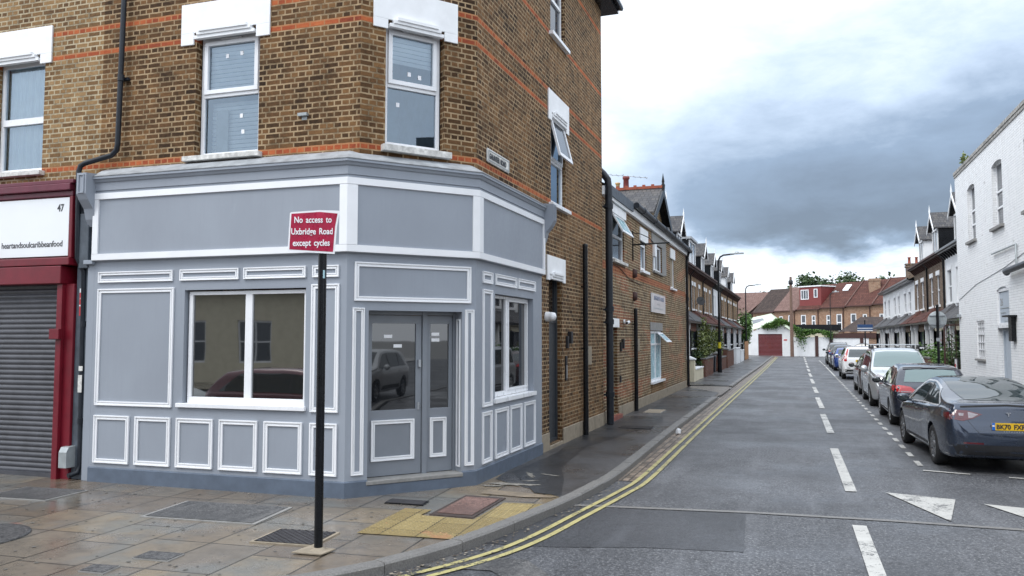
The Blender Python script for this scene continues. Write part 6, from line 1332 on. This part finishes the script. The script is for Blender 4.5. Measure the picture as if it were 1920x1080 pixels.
class Car:
    def __init__(s, sp):
        s.sp = sp; s.L = sp['L']; s.top = curve(sp['top']); s.bl0 = curve(sp['belt']); s.zb = curve(sp['bot']); s.w = curve(sp['wid']); s.t = sp.get('tumble', .5)
        s.root = empty(sp.get('name', 'parked_car'), (0, 0, 0), 0, sp['label'], 'car', 'cars parked along the right kerb')
        s.rows = []; ys = set(); k = 0.0
        while k < s.L: ys.add(round(k, 3)); k += 0.085
        for q in (0, .004, .012, .025, .045, .07, .1, .135, .17, .21): ys.add(q); ys.add(round(s.L-q, 4))
        ys = sorted(y for y in ys if y <= s.L)
        mb = MB(); rows = []
        for y in ys:
            half = s.section(y); rows.append([(x, y-s.L/2, z) for x, z in half]+[(-x, y-s.L/2, z) for x, z in half[-2:0:-1]])
        mb.grid(rows, 0, True, True); mb.face(rows[0], 0, True); mb.face(rows[-1][::-1], 0, True)
        me = mb.build('body', sp['paint'], s.root); bm = bmesh.new(); bm.from_mesh(me.data); bmesh.ops.remove_doubles(bm, verts=bm.verts, dist=1e-4); bmesh.ops.recalc_face_normals(bm, faces=bm.faces); bm.to_mesh(me.data)
        s.body = me; s.bvh = BVHTree.FromBMesh(bm); bm.free()
        cut = MB(); R_ = sp.get('arch', .36)
        for y in sp['wheels']:
            for sg in (-1, 1):
                a = sg*(s.w(y)*1.0-.27); b = sg*(s.w(y)+.2); cut.cyl((a, y-s.L/2, sp['wr']+.01), (b, y-s.L/2, sp['wr']+.01), R_, n=36)
        c = cut.build('cut', 'blackplastic'); bool_cut(me, c)
        for i, poly in enumerate(me.data.polygons): poly.use_smooth = True
        try:
            md = me.modifiers.new('ws', 'WEIGHTED_NORMAL'); me.modifiers.remove(md); me.data.set_sharp_from_angle(angle=R(38))
        except Exception: pass
        for y in sp['wheels']:
            for sg in (-1, 1): s.wheel(sg, y-s.L/2)
    def bl(s, y): return min(s.bl0(y), s.top(y)-.015)
    def section(s, y):
        w, zb, bl, top = s.w(y), s.zb(y), s.bl(y), s.top(y); h = top-bl; t = s.t; H = bl-zb; c = .93*w
        P = [(0, zb), (.55*w, zb), (.86*w, zb+.01), (.955*w, zb+.06), (.985*w, zb+.3*H), (1.0*w, zb+.6*H), (.992*w, zb+.82*H), (.965*w, zb+.96*H), (.935*w, bl+.02*h), (c-t*h*.5, bl+.5*h), (c-t*h*.93, bl+.86*h), ((c-t*h)*.86, bl+.965*h), ((c-t*h)*.5, top-.004), (0, top)]
        out = []; n = 3
        for k in range(len(P)-1):
            p0, p1, p2, p3 = P[max(k-1, 0)], P[k], P[k+1], P[min(k+2, len(P)-1)]
            for j in range(n):
                q = j/n; f = lambda a, b, c_, d: .5*(2*b+(c_-a)*q+(2*a-5*b+4*c_-d)*q*q+(3*b-a-3*c_+d)*q**3)
                out.append((max(0, f(p0[0], p1[0], p2[0], p3[0])), f(p0[1], p1[1], p2[1], p3[1])))
        out[0] = (0, zb); out.append((0, top)); return out
    def cast(s, kind, a, b, side=1):
        L2 = s.L/2
        if kind == 'side': o, d = Vector((side*3, a-L2, b)), Vector((-side, 0, 0))
        elif kind == 'rear': o, d = Vector((a, -L2-2, b)), Vector((0, 1, 0))
        elif kind == 'front': o, d = Vector((a, L2+2, b)), Vector((0, -1, 0))
        else: o, d = Vector((a, b-L2, 4)), Vector((0, 0, -1))
        h, n, _, _ = s.bvh.ray_cast(o, d)
        if h is None:
            h, n, _, _ = s.bvh.find_nearest(o+d*2)
        if n.dot(d) > 0: n = -n
        return h, n
    def decal(s, kind, poly, name, mat, off=.004, side=1, parent=None, step=.07, smooth=True):
        P = [Vector((x, y, 0)) for x, y in poly]; bm = bmesh.new(); vs = [bm.verts.new(p) for p in P]
        for t in tessellate_polygon([P]): bm.faces.new([vs[i] for i in t])
        x0, x1 = min(p.x for p in P), max(p.x for p in P); y0, y1 = min(p.y for p in P), max(p.y for p in P)
        for lo, hi, nv in ((x0, x1, (1, 0, 0)), (y0, y1, (0, 1, 0))):
            n = max(1, int((hi-lo)/step))
            for k in range(1, n): 
                g = bm.verts[:]+bm.edges[:]+bm.faces[:]; c = lo+(hi-lo)*k/n; bmesh.ops.bisect_plane(bm, geom=g, plane_co=(c*nv[0], c*nv[1], 0), plane_no=nv)
        ctr = []
        for v in bm.verts:
            h, n = s.cast(kind, v.co.x, v.co.y, side); v.co = h+n*off
        me = bpy.data.meshes.new(name); bm.normal_update(); bm.to_mesh(me); bm.free()
        for p in me.polygons: p.use_smooth = smooth
        me.materials.append(M[mat] if isinstance(mat, str) else mat); o = bpy.data.objects.new(name, me); C.objects.link(o); o.parent = parent or s.root; return o
    def both(s, *a, **k):
        for sd in (-1, 1): s.decal(*a, side=sd, **k)
    def mirror_poly(s, kind, poly, name, mat, **k):
        s.decal(kind, poly, name, mat, **k); s.decal(kind, [(-x, y) for x, y in poly][::-1], name, mat, **k)
    def line(s, kind, pts, name='panel_gap', mat='blackplastic', w=.006, off=.0015, side=1, parent=None):
        mb = MB(); Q = []
        for (a, b), (c, d) in zip(pts, pts[1:]):
            n = max(1, int(math.hypot(c-a, d-b)/.06))
            for k in range(n): Q.append((a+(c-a)*k/n, b+(d-b)*k/n))
        Q.append(pts[-1]); R1 = []
        for a, b in Q: h, n = s.cast(kind, a, b, side); R1.append((h, n))
        L_, R_ = [], []
        for k, (h, n) in enumerate(R1):
            d = (R1[min(k+1, len(R1)-1)][0]-R1[max(k-1, 0)][0]).normalized(); q = d.cross(n).normalized()*w/2; L_.append(h+n*off-q); R_.append(h+n*off+q)
        mb.grid([L_, R_], 0, True); return mb.build(name, mat, parent or s.root)
    def wheel(s, sg, y):
        r = s.sp['wr']; x = sg*(s.w(y+s.L/2)-.015); wd = .205; mb = MB(); i = x-sg*wd
        prof = [(r*.66, x-sg*.012), (r*.78, x), (r*.93, x-sg*.004), (r, x-sg*.03), (r, i+sg*.03), (r*.93, i), (r*.66, i)]
        rim = [(r*.67, x-sg*.01), (r*.64, x-sg*.015), (r*.60, x-sg*.05), (r*.56, x-sg*.10), (.0, x-sg*.10)]
        mb.lathe((0, y, r), prof, 32, 0, 'x', False); t = mb.build('wheel', 'rubber', s.root)
        mb = MB(); mb.lathe((0, y, r), rim, 32, 0, 'x', False); n = s.sp.get('spokes', 5)
        for k in range(n):
            a = 2*math.pi*k/n+.3
            for da in ((-.13, .13) if s.sp.get('split', False) else (0,)):
                p0 = Vector((x-sg*.03, y+.05*math.cos(a), r+.05*math.sin(a))); p1 = Vector((x-sg*.012, y+r*.63*math.cos(a+da), r+r*.63*math.sin(a+da))); d = (p1-p0).normalized(); q = d.cross(Vector((1, 0, 0))).normalized()*.022
                mb.hexa([p0-q*1.4, p0+q*1.4, p1+q, p1-q, p0-q*1.4-Vector((sg*.04, 0, 0)), p0+q*1.4-Vector((sg*.04, 0, 0)), p1+q-Vector((sg*.04, 0, 0)), p1-q-Vector((sg*.04, 0, 0))])
        mb.lathe((0, y, r), [(.06, x-sg*.05), (.06, x-sg*.02), (.03, x-sg*.012), (0, x-sg*.012)], 16, 0, 'x'); mb.build('rim', s.sp.get('rim', 'steel'), t)
    def glasshouse(s, ya, yb, pillars=(), trim=None, lo=.05, hi=.84, front_cut=.35, rear_cut=.3, glass='carglass'):
        n = 26; up = []; dn = []
        for k in range(n+1):
            y = ya+(yb-ya)*k/n; b = s.bl(y); h = s.top(y)-b; dn.append((y, b+max(.015, lo*h))); up.append((y, b+hi*h))
        dn = [p for p in dn if True]; poly = [(y, max(z, dn[i][1]+.01)) for i, (y, z) in enumerate(up)]
        # slope the ends of the upper edge
        def cutz(y, z, b):
            zz = z
            if y < ya+rear_cut: zz = min(zz, b+(y-ya)/rear_cut*(s.bl(ya+rear_cut)+hi*(s.top(ya+rear_cut)-s.bl(ya+rear_cut))-b)+.01)
            if y > yb-front_cut: zz = min(zz, b+(yb-y)/front_cut*(s.bl(yb-front_cut)+hi*(s.top(yb-front_cut)-s.bl(yb-front_cut))-b)+.01)
            return zz
        upp = [(y, cutz(y, z, dn[i][1])) for i, (y, z) in enumerate(poly)]
        P = dn+upp[::-1]
        if trim:
            c = (sum(p[0] for p in P)/len(P), sum(p[1] for p in P)/len(P)); T = [(p[0]+(.04 if p[0] > c[0] else -.04)*min(1, abs(p[0]-c[0])/.6), p[1]+(.026 if i > len(dn)-1 else -.022)) for i, p in enumerate(P)]
            s.both('side', T, 'window_trim', trim, off=.0045)
        for sd in (-1, 1):
            g = s.decal('side', P, 'side_window', glass, off=.007, side=sd)
            for q in pillars:
                b = s.bl(q); h = s.top(q)-b; s.line('side', [(q, b+lo*h), (q-.02, b+hi*h)], 'pillar', 'blackplastic', .06, .010, sd, g)
    def mirror(s, y, z, mat, r=.085):
        for sg in (-1, 1):
            x = sg*(s.w(y)+.09); mb = MB(); rows = []; c = Vector((x, y-s.L/2, z))
            for k in range(7):
                a = math.pi*k/6; rr = math.sin(a)
                rows.append([c+Vector((math.cos(a)*.115, math.cos(j*.7854)*rr*r*.75, math.sin(j*.7854)*rr*r)) for j in range(8)])
            mb.grid(rows, 0, True, True); mb.box(min(x-sg*.2, x), max(x-sg*.2, x), y-s.L/2-.02, y-s.L/2+.02, z-.06, z-.02); m = mb.build('door_mirror', mat, s.root)
            mb = MB(); mb.face([c+Vector((a*.07, -r*.74, b*.042)) for a, b in ((-1, -1), (1, -1), (1, 1), (-1, 1))]); mb.build('mirror_glass', 'carglass', m)
    def plate(s, end, z, txt, mat='plateY', x0=0):
        sg = -1 if end == 'rear' else 1; y = sg*max(sg*s.cast(end, 0, z+q)[0].y for q in (-.06, 0, .06))+sg*.012; F = Fr((x0, y), (1, 0) if end == 'rear' else (-1, 0))
        mb = MB(); F.box(mb, -.26, .26, z-.056, z+.056, -.01, .004); p = mb.build('number_plate', mat, s.root)
        if txt:
            F2 = F; tt = text(p, txt, F2, -.20, z-.036, .0055, .10, 'ink', sx=.90, bold=.0035); mb = MB(); F.box(mb, -.26, -.215, z-.056, z+.056, .004, .0055); mb.build('blue_band', 'plateB', p)
            mb = MB(); F.box(mb, -.255, -.222, z+.0, z+.02, .0055, .006); mb.build('emblem', 'white', p)
        else:
            mb = MB()
            for k in range(6): F.box(mb, -.2+k*.068, -.16+k*.068, z-.028, z+.028, .004, .0055)
            mb.build('characters', 'ink', p)
    def handles(s, ys, z, mat='chrome'):
        for sd in (-1, 1):
            for y in ys:
                h, n = s.cast('side', y, z, sd); mb = MB(); mb.box(h.x-.01, h.x+.012 if sd > 0 else h.x+.01, h.y-.09, h.y+.09, h.z-.012, h.z+.012); mb.build('door_handle', mat, s.root, bevel=.005)
    def place(s, x, y, rot=0): s.root.location = (x, y, 0); s.root.rotation_euler = (0, 0, rot); return s.root
    def rails(s, ya, yb, mat='blackplastic'):
        for sg in (-1, 1):
            P = []
            for k in range(9):
                y = ya+(yb-ya)*k/8; h = s.top(y)-s.bl(y); x = sg*(.93*s.w(y)-s.t*h)*.97; hh, n = s.cast('top', x, y); P.append(hh+Vector((0, 0, .05 if 0 < k < 8 else .0)))
            mb = MB(); mb.tube(P, .016, 8); mb.build('roof_rail', mat, s.root)
    def bars(s, ys):
        for y in ys:
            h = s.top(y)-s.bl(y); x = .93*s.w(y)-s.t*h; z = s.top(y)+.10; mb = MB(); mb.box(-x-.05, x+.05, y-s.L/2-.025, y-s.L/2+.025, z-.012, z+.014); b = mb.build('roof_bar', 'steel', s.root, bevel=.008)
            mb = MB()
            for sg in (-1, 1): q = sg*x*.98; mb.hexa([(q-.04, y-s.L/2-.05, z-.13), (q+.04, y-s.L/2-.05, z-.13), (q+.04, y-s.L/2+.05, z-.13), (q-.04, y-s.L/2+.05, z-.13), (q-.03, y-s.L/2-.03, z-.012), (q+.03, y-s.L/2-.03, z-.012), (q+.03, y-s.L/2+.03, z-.012), (q-.03, y-s.L/2+.03, z-.012)])
            mb.build('bar_foot', 'blackplastic', b)
def shared(c, ya, yb, gaps, hz, hy, sill=True):
    for sd in (-1, 1):
        for q in gaps:
            b = c.bl(q); c.line('side', [(q, b-.005), (q+.01, c.zb(q)+.14)], side=sd)
        y0, y1 = c.sp['wheels'][0]+.45, c.sp['wheels'][1]-.45; c.line('side', [(y0, c.zb(y0)+.12), (y1, c.zb(y1)+.12)], 'sill_line', w=.05, side=sd, off=.003)
    if hy: c.handles(hy, hz, c.sp.get('hmat', 'chrome'))
def tesla():
    P = carpaint('blue grey metallic paint', (0.024, 0.036, 0.062), .5, .22)
    sp = dict(L=4.69, paint=P, label='dark blue grey fastback saloon with glass roof, nearest car at the right edge', wr=.335, arch=.375, wheels=(1.03, 3.88), spokes=10, rim=plain('dark alloy', (.22, .225, .235), .28, .1, metal=.7), tumble=.52,
        top=[(0, .64), (.02, .72), (.06, .80), (.11, .92), (.15, 1.04), (.18, 1.09), (.22, 1.105), (.30, 1.10), (.62, 1.14), (1.1, 1.275), (1.6, 1.385), (2.1, 1.44), (2.5, 1.435), (2.9, 1.37), (3.4, 1.14), (3.75, .985), (4.2, .86), (4.5, .74), (4.65, .62), (4.69, .54)],
        belt=[(0, .60), (.06, .77), (.15, .97), (.5, 1.02), (1.2, .985), (2.4, .93), (3.5, .875), (4.2, .79), (4.69, .5)], bot=[(0, .36), (.06, .26), (.3, .21), (.9, .19), (4.2, .18), (4.55, .2), (4.69, .3)],
        wid=[(0, .64), (.03, .74), (.10, .81), (.25, .868), (.6, .905), (1.1, .925), (2, .905), (3.2, .915), (3.9, .92), (4.3, .86), (4.55, .74), (4.69, .56)])
    c = Car(sp); c.glasshouse(.74, 3.42, (2.02,), plain('satin window trim', (0.60, 0.61, 0.63), 0.3, 0.03, metal=0.35), lo=.09, hi=.80, front_cut=.75, rear_cut=.55)
    c.decal('top', [(-.50, .56), (-.25, .51), (.25, .51), (.50, .56), (.60, 1.1), (.57, 1.7), (.52, 2.4), (.50, 2.72), (-.50, 2.72), (-.52, 2.4), (-.57, 1.7), (-.60, 1.1)], 'glass_roof', 'carglass', off=.004, step=.12)
    c.decal('top', [(-.56, 2.78), (.56, 2.78), (.66, 3.5), (.3, 3.6), (-.3, 3.6), (-.66, 3.5)], 'windscreen', 'carglass', off=.004, step=.12)
    shared(c, 0, 0, (1.30, 2.02, 3.12), .86, ())
    for sd in (-1, 1):
        for y in (1.55, 2.3): c.line('side', [(y, .845), (y+.2, .838)], 'door_handle', 'steel', .022, .006, sd)
        c.line('side', [(.75, .93), (1.35, .70), (1.45, .35)], side=sd)
    # tail lamps wrap the corner
    lamp_ = [(.38, .935), (.60, .985), (.80, 1.0), (.80, .86), (.70, .835), (.5, .855)]
    c.mirror_poly('rear', [(.36, .93), (.58, .985), (.805, .995), (.80, .85), (.66, .822), (.5, .86)], 'tail_lamp', 'darkredlamp', off=.006)
    c.mirror_poly('rear', [(.42, .925), (.565, .965), (.565, .868), (.51, .873)], 'lamp_insert', 'clearlamp', off=.009)
    c.mirror_poly('rear', [(.60, .965), (.73, .972), (.72, .86), (.63, .855)], 'lamp_insert', 'darkredlamp', off=.009); c.mirror_poly('rear', [(.625, .94), (.70, .945), (.695, .90), (.635, .90)], 'lamp_insert', 'clearlamp', off=.011)
    for sd in (-1, 1): c.decal('side', [(.05, .97), (.34, .93), (.30, .87), (.12, .83), (.05, .86)], 'tail_lamp', 'darkredlamp', off=.006, side=sd)
    c.line('rear', [(-.58, .84), (-.5, .72), (-.42, .63), (0, .60), (.42, .63), (.5, .72), (.58, .84)]); c.line('rear', [(-.66, 1.04), (0, 1.075), (.66, 1.04)], 'boot_lip', 'rubber', .03, .004)
    c.decal('rear', [(-.80, .46), (.80, .46), (.74, .30), (-.74, .30)], 'lower_bumper', 'blackplastic', off=.005); c.mirror_poly('rear', [(.38, .495), (.66, .50), (.66, .475), (.38, .47)], 'reflector', 'darkredlamp', off=.006)
    c.plate('rear', .755, 'BK70 FXR')
    F = Fr((0, c.cast('rear', 0, .90)[0].y-.006), (1, 0)); mb = MB(); F.box(mb, -.035, .035, .955, .966, 0, .006); mb.prism([F.p(-.012, 0, .95), F.p(.012, 0, .95), F.p(.004, 0, .90), F.p(-.004, 0, .90)], F.n*.006); mb.build('badge', 'chrome', c.root)
    F = Fr((0, c.cast('rear', 0, .66)[0].y-.002), (1, 0)); mb = MB()
    for k in range(9): F.box(mb, -.10+k*.035, -.085+k*.035, .672, .684, 0, .004)
    mb.build('plate_frame_marks', 'galv', c.root)
    c.mirror(3.12, .97, P); c.place(2.97, 14.40+2.345, R(3))
def golf():
    P = carpaint('very dark navy paint', (0.010, 0.014, 0.028), .3, .2)
    sp = dict(L=4.2, paint=P, label='dark navy hatchback with bright red tail lamps, second from the viewer', wr=.32, arch=.36, wheels=(.80, 3.38), spokes=5, tumble=.42,
        top=[(0, .62), (.015, .80), (.05, .95), (.12, 1.02), (.20, 1.10), (.42, 1.33), (.50, 1.40), (.56, 1.425), (1.1, 1.475), (1.8, 1.485), (2.3, 1.44), (2.6, 1.36), (3.3, 1.01), (3.9, .86), (4.1, .74), (4.2, .5)],
        belt=[(0, .60), (.05, .9), (.2, .99), (1, .985), (3.2, .93), (3.9, .80), (4.2, .46)], bot=[(0, .34), (.08, .25), (.4, .2), (3.8, .2), (4.2, .28)],
        wid=[(0, .72), (.04, .80), (.15, .855), (.5, .888), (3.3, .89), (3.8, .83), (4.1, .68), (4.2, .55)])
    c = Car(sp); c.glasshouse(.48, 3.12, (1.15, 2.1), None, hi=.82, front_cut=.75, rear_cut=.5)
    c.decal('rear', [(-.60, 1.075), (.60, 1.075), (.52, 1.345), (.3, 1.365), (-.3, 1.365), (-.52, 1.345)], 'rear_window', 'carglass2', off=.006); c.line('rear', [(-.58, 1.385), (0, 1.41), (.58, 1.385)], 'spoiler', 'blackplastic', .05, .02)
    c.decal('top', [(-.52, 2.48), (.52, 2.48), (.64, 3.2), (-.64, 3.2)], 'windscreen', 'carglass', off=.004, step=.12)
    c.mirror_poly('rear', [(.33, .86), (.47, .965), (.70, 1.0), (.835, .985), (.835, .87), (.7, .835), (.40, .83)], 'tail_lamp', 'redlamp', off=.007)
    for sd in (-1, 1): c.decal('side', [(.02, .985), (.30, 1.0), (.34, .97), (.26, .88), (.02, .85)], 'tail_lamp', 'redlamp', off=.006, side=sd)
    c.mirror_poly('rear', [(.45, .855), (.80, .872), (.80, .85), (.45, .84)], 'lamp_strip', 'clearlamp', off=.009); c.line('rear', [(.50, .83), (.50, 1.0)]); c.line('rear', [(-.50, .83), (-.50, 1.0)])
    c.line('rear', [(-.5, .83), (-.48, .60), (0, .58), (.48, .60), (.5, .83)]); c.mirror_poly('rear', [(.44, .42), (.68, .43), (.68, .395), (.44, .385)], 'reflector', 'redlamp', off=.005)
    c.plate('rear', .70, ''); shared(c, 0, 0, (1.15, 2.1, 2.98), .83, (1.35, 2.3)); c.mirror(2.75, 1.0, P, .09); c.place(2.98, 21.15+2.1)
def van():
    P = carpaint('silver paint', (0.42, 0.44, 0.46), .5, .3)
    sp = dict(L=4.38, name='parked_van', paint=P, label='silver people carrier facing the viewer with roof bars', wr=.325, arch=.37, wheels=(.78, 3.50), spokes=6, tumble=.22,
        top=[(0, .8), (.02, 1.1), (.06, 1.35), (.12, 1.62), (.22, 1.74), (.5, 1.79), (2.2, 1.80), (2.6, 1.74), (2.9, 1.60), (3.35, 1.25), (3.55, 1.14), (4.05, 1.03), (4.28, .90), (4.36, .7), (4.38, .55)],
        belt=[(0, .75), (.1, 1.05), (.4, 1.09), (3.2, 1.05), (3.6, 1.02), (4.1, .88), (4.38, .5)], bot=[(0, .36), (.1, .25), (.4, .2), (3.9, .2), (4.38, .27)],
        wid=[(0, .80), (.06, .86), (.3, .90), (3.4, .905), (3.9, .86), (4.2, .76), (4.34, .66), (4.38, .58)])
    c = Car(sp); c.glasshouse(.35, 3.45, (1.1, 2.1, 3.0), None, lo=.06, hi=.80, front_cut=.62, rear_cut=.12)
    c.decal('front', [(-.74, 1.22), (.74, 1.22), (.69, 1.45), (.62, 1.66), (.3, 1.69), (-.3, 1.69), (-.62, 1.66), (-.69, 1.45)], 'windscreen', 'carglass2', off=.008)
    c.mirror_poly('front', [(.40, .80), (.62, .80), (.76, .93), (.78, 1.05), (.60, .99), (.44, .90)], 'headlamp', 'clearlamp', off=.006); c.mirror_poly('front', [(.50, .83), (.60, .83), (.66, .90), (.55, .91)], 'lamp_lens', 'chrome', off=.009)
    c.decal('front', [(-.38, .78), (.38, .78), (.36, .90), (-.36, .90)], 'grille', 'blackplastic', off=.006); c.decal('front', [(-.62, .32), (.62, .32), (.66, .52), (.4, .60), (-.4, .60), (-.66, .52)], 'lower_grille', 'blackplastic', off=.006)
    c.mirror_poly('front', [(.58, .42), (.72, .44), (.72, .56), (.60, .56)], 'fog_lamp', 'clearlamp', off=.008); c.line('front', [(-.5, 1.13), (-.45, .95), (0, .92), (.45, .95), (.5, 1.13)]); c.plate('front', .66, '', 'white')
    shared(c, 0, 0, (1.15, 2.15, 3.15), .92, (1.35, 2.35)); c.mirror(3.2, 1.14, P, .12); c.bars((1.3, 2.3)); c.place(2.98, 26.75+2.19, math.pi)
def generic(label, L, H, hw, paint, y, x=3.0, rear='red', suv=False, rails=False, flip=False, rimm='steel', bl=.98, crv=False, sedan=False, plate=True, mirrors=True):
    k = H/1.48; b = bl
    top = [(0, .60*k), (.02, .82*k), (.06, .97*k), (.13, 1.04*k), (.22, 1.14*k), (.42, 1.36*k), (.52, 1.42*k), (1.1, H-.005), (L*.45, H), (L*.56, H*.97), (L*.63, H*.915), (L*.78, b+.06), (L*.93, b-.12), (L*.975, b-.26), (L, .5)]
    if sedan: top = [(0, .8), (.03, .92), (.15, 1.0), (.6, 1.03), (1.2, 1.3), (1.6, 1.4), (2.2, H), (2.6, H*.97), (3.4, 1.03), (4.0, .88), (L-.1, .72), (L, .5)]
    if suv: top = [(0, .66), (.02, .95), (.06, 1.1), (.12, 1.2), (.22, 1.42), (.34, 1.56), (.45, 1.61), (1.1, H-.01), (L*.45, H), (L*.57, H*.97), (L*.64, H*.9), (L*.77, b+.08), (L*.93, b-.08), (L*.975, b-.25), (L, .55)]
    zb = .26 if suv else .2
    sp = dict(L=L, paint=paint, label=label, wr=.35 if suv else .32, arch=.40 if suv else .36, wheels=(.85, L-.86), spokes=5, tumble=.36 if suv else .42, rim=rimm, top=top,
        belt=[(0, .58), (.06, b-.1), (.25, b+.02), (L*.75, b-.02), (L*.93, b-.2), (L, .46)], bot=[(0, zb+.14), (.08, zb+.05), (.4, zb), (L-.4, zb), (L, zb+.08)], wid=[(0, hw-.16), (.04, hw-.09), (.15, hw-.035), (.5, hw), (L*.78, hw), (L*.9, hw-.06), (L-.08, hw-.2), (L, hw-.33)])
    c = Car(sp); c.glasshouse(.45, L*.745, (1.2, L*.5), None, hi=.80, front_cut=.75, rear_cut=.4)
    z0 = 1.13 if suv else 1.08*k; z1 = 1.53 if suv else 1.35*k
    c.decal('rear', [(-.60, z0), (.60, z0), (.53, z1), (-.53, z1)], 'rear_window', 'carglass', off=.006)
    c.decal('top', [(-.52, L*.595), (.52, L*.595), (.64, L*.765), (-.64, L*.765)], 'windscreen', 'carglass2' if flip else 'carglass', off=.004, step=.12)
    if crv: c.mirror_poly('rear', [(.66, .93), (.80, .93), (.80, 1.12), (.70, 1.35), (.62, 1.55), (.56, 1.55), (.62, 1.3), (.68, 1.08)], 'tail_lamp', 'redlamp', off=.008); c.decal('rear', [(-.82, .32), (.82, .32), (.82, .52), (-.82, .52)], 'lower_bumper', 'blackplastic', off=.006); c.mirror_poly('rear', [(.52, .60), (.66, .61), (.66, .585), (.52, .575)], 'reflector', 'blackplastic', off=.006)
    else: c.mirror_poly('rear', [(.42, .86*k), (.50, .96*k), (hw-.05, .98*k), (hw-.05, .86*k)], 'tail_lamp', 'redlamp', off=.007)
    if crv:
        for sd in (-1, 1): c.decal('side', [(.05, .95), (.22, .97), (.24, 1.1), (.05, 1.1)], 'tail_lamp', 'redlamp', off=.006, side=sd)
    if suv:
        for sd in (-1, 1): c.line('side', [(1.35, .42), (L-1.4, .42)], 'cladding', 'blackplastic', .12, .004, sd)
    c.mirror_poly('front', [(.45, b-.30), (hw-.16, b-.26), (hw-.12, b-.15), (.5, b-.2)], 'headlamp', 'clearlamp', off=.006); c.decal('front', [(-.4, b-.38), (.4, b-.38), (.42, b-.24), (-.42, b-.24)], 'grille', 'blackplastic', off=.006)
    if plate: c.plate('rear', .95 if suv else .74, ''); c.plate('front', .45, '', 'white')
    shared(c, 0, 0, (1.2, L*.5, L*.71), b-.13, (1.4, L*.5+.2)); c.mirror(L*.66, b+.06, paint, .1)
    if rails: c.rails(.5, L*.6)
    c.place(x, y+L/2, math.pi if flip else 0); return c
tesla(); golf(); van()
generic('dark maroon brown hatchback parked behind the silver people carrier', 4.2, 1.55, .88, carpaint('maroon brown paint', (.045, .022, .022), .4, .3), 32.3)
generic('white sport utility car with tall red corner lamps', 4.55, 1.68, .91, carpaint('white paint', (.72, .73, .74), .0, .3), 43.9, suv=True, crv=True, bl=1.08)
generic('bright blue hatchback beyond the white sport utility car', 4.1, 1.48, .87, carpaint('blue paint', (.015, .05, .22), .4, .3), 54.8)
generic('dark grey hatchback beyond the blue car', 4.2, 1.6, .88, carpaint('dark grey paint', (.03, .032, .036), .4, .3), 60.2)
generic('black sport utility car with roof rails, farthest in the parked row', 4.6, 1.72, .9, carpaint('black paint', (.012, .013, .015), .3, .25), 67.0, suv=True, rails=True, bl=1.08)
c = generic('black car parked across the far bend', 4.6, 1.5, .9, carpaint('black car paint', (.014, .015, .02), .3, .25), 0, sedan=True); c.root.location = (6.3, 89.5, 0.02); c.root.rotation_euler = (0, 0, R(78)); del c.root['group']
# cars on the main road behind the viewer, mirrored in the shop windows
c = generic('dark red hatchback on the main road behind the viewer, mirrored in the shop window', 4.2, 1.5, .88, carpaint('red paint', (.13, .012, .022), .2, .3), 0); c.root.location = (-9.4, 3.2, 0); c.root.rotation_euler = (0, 0, R(-90)); del c.root['group']
c = generic('silver hatchback on the main road behind the viewer, mirrored in the shop window', 4.3, 1.5, .88, 'galv', 0); c.root.location = (-14.3, 3.2, 0); c.root.rotation_euler = (0, 0, R(-90)); del c.root['group']
c = generic('pale sport utility car behind the viewer, mirrored in the corner door', 4.5, 1.7, .9, carpaint('pale paint', (.6, .62, .64), .1, .3), 0, suv=True, bl=1.08); c.root.location = (11.2, 3.0, 0); c.root.rotation_euler = (0, 0, R(90)); del c.root['group']
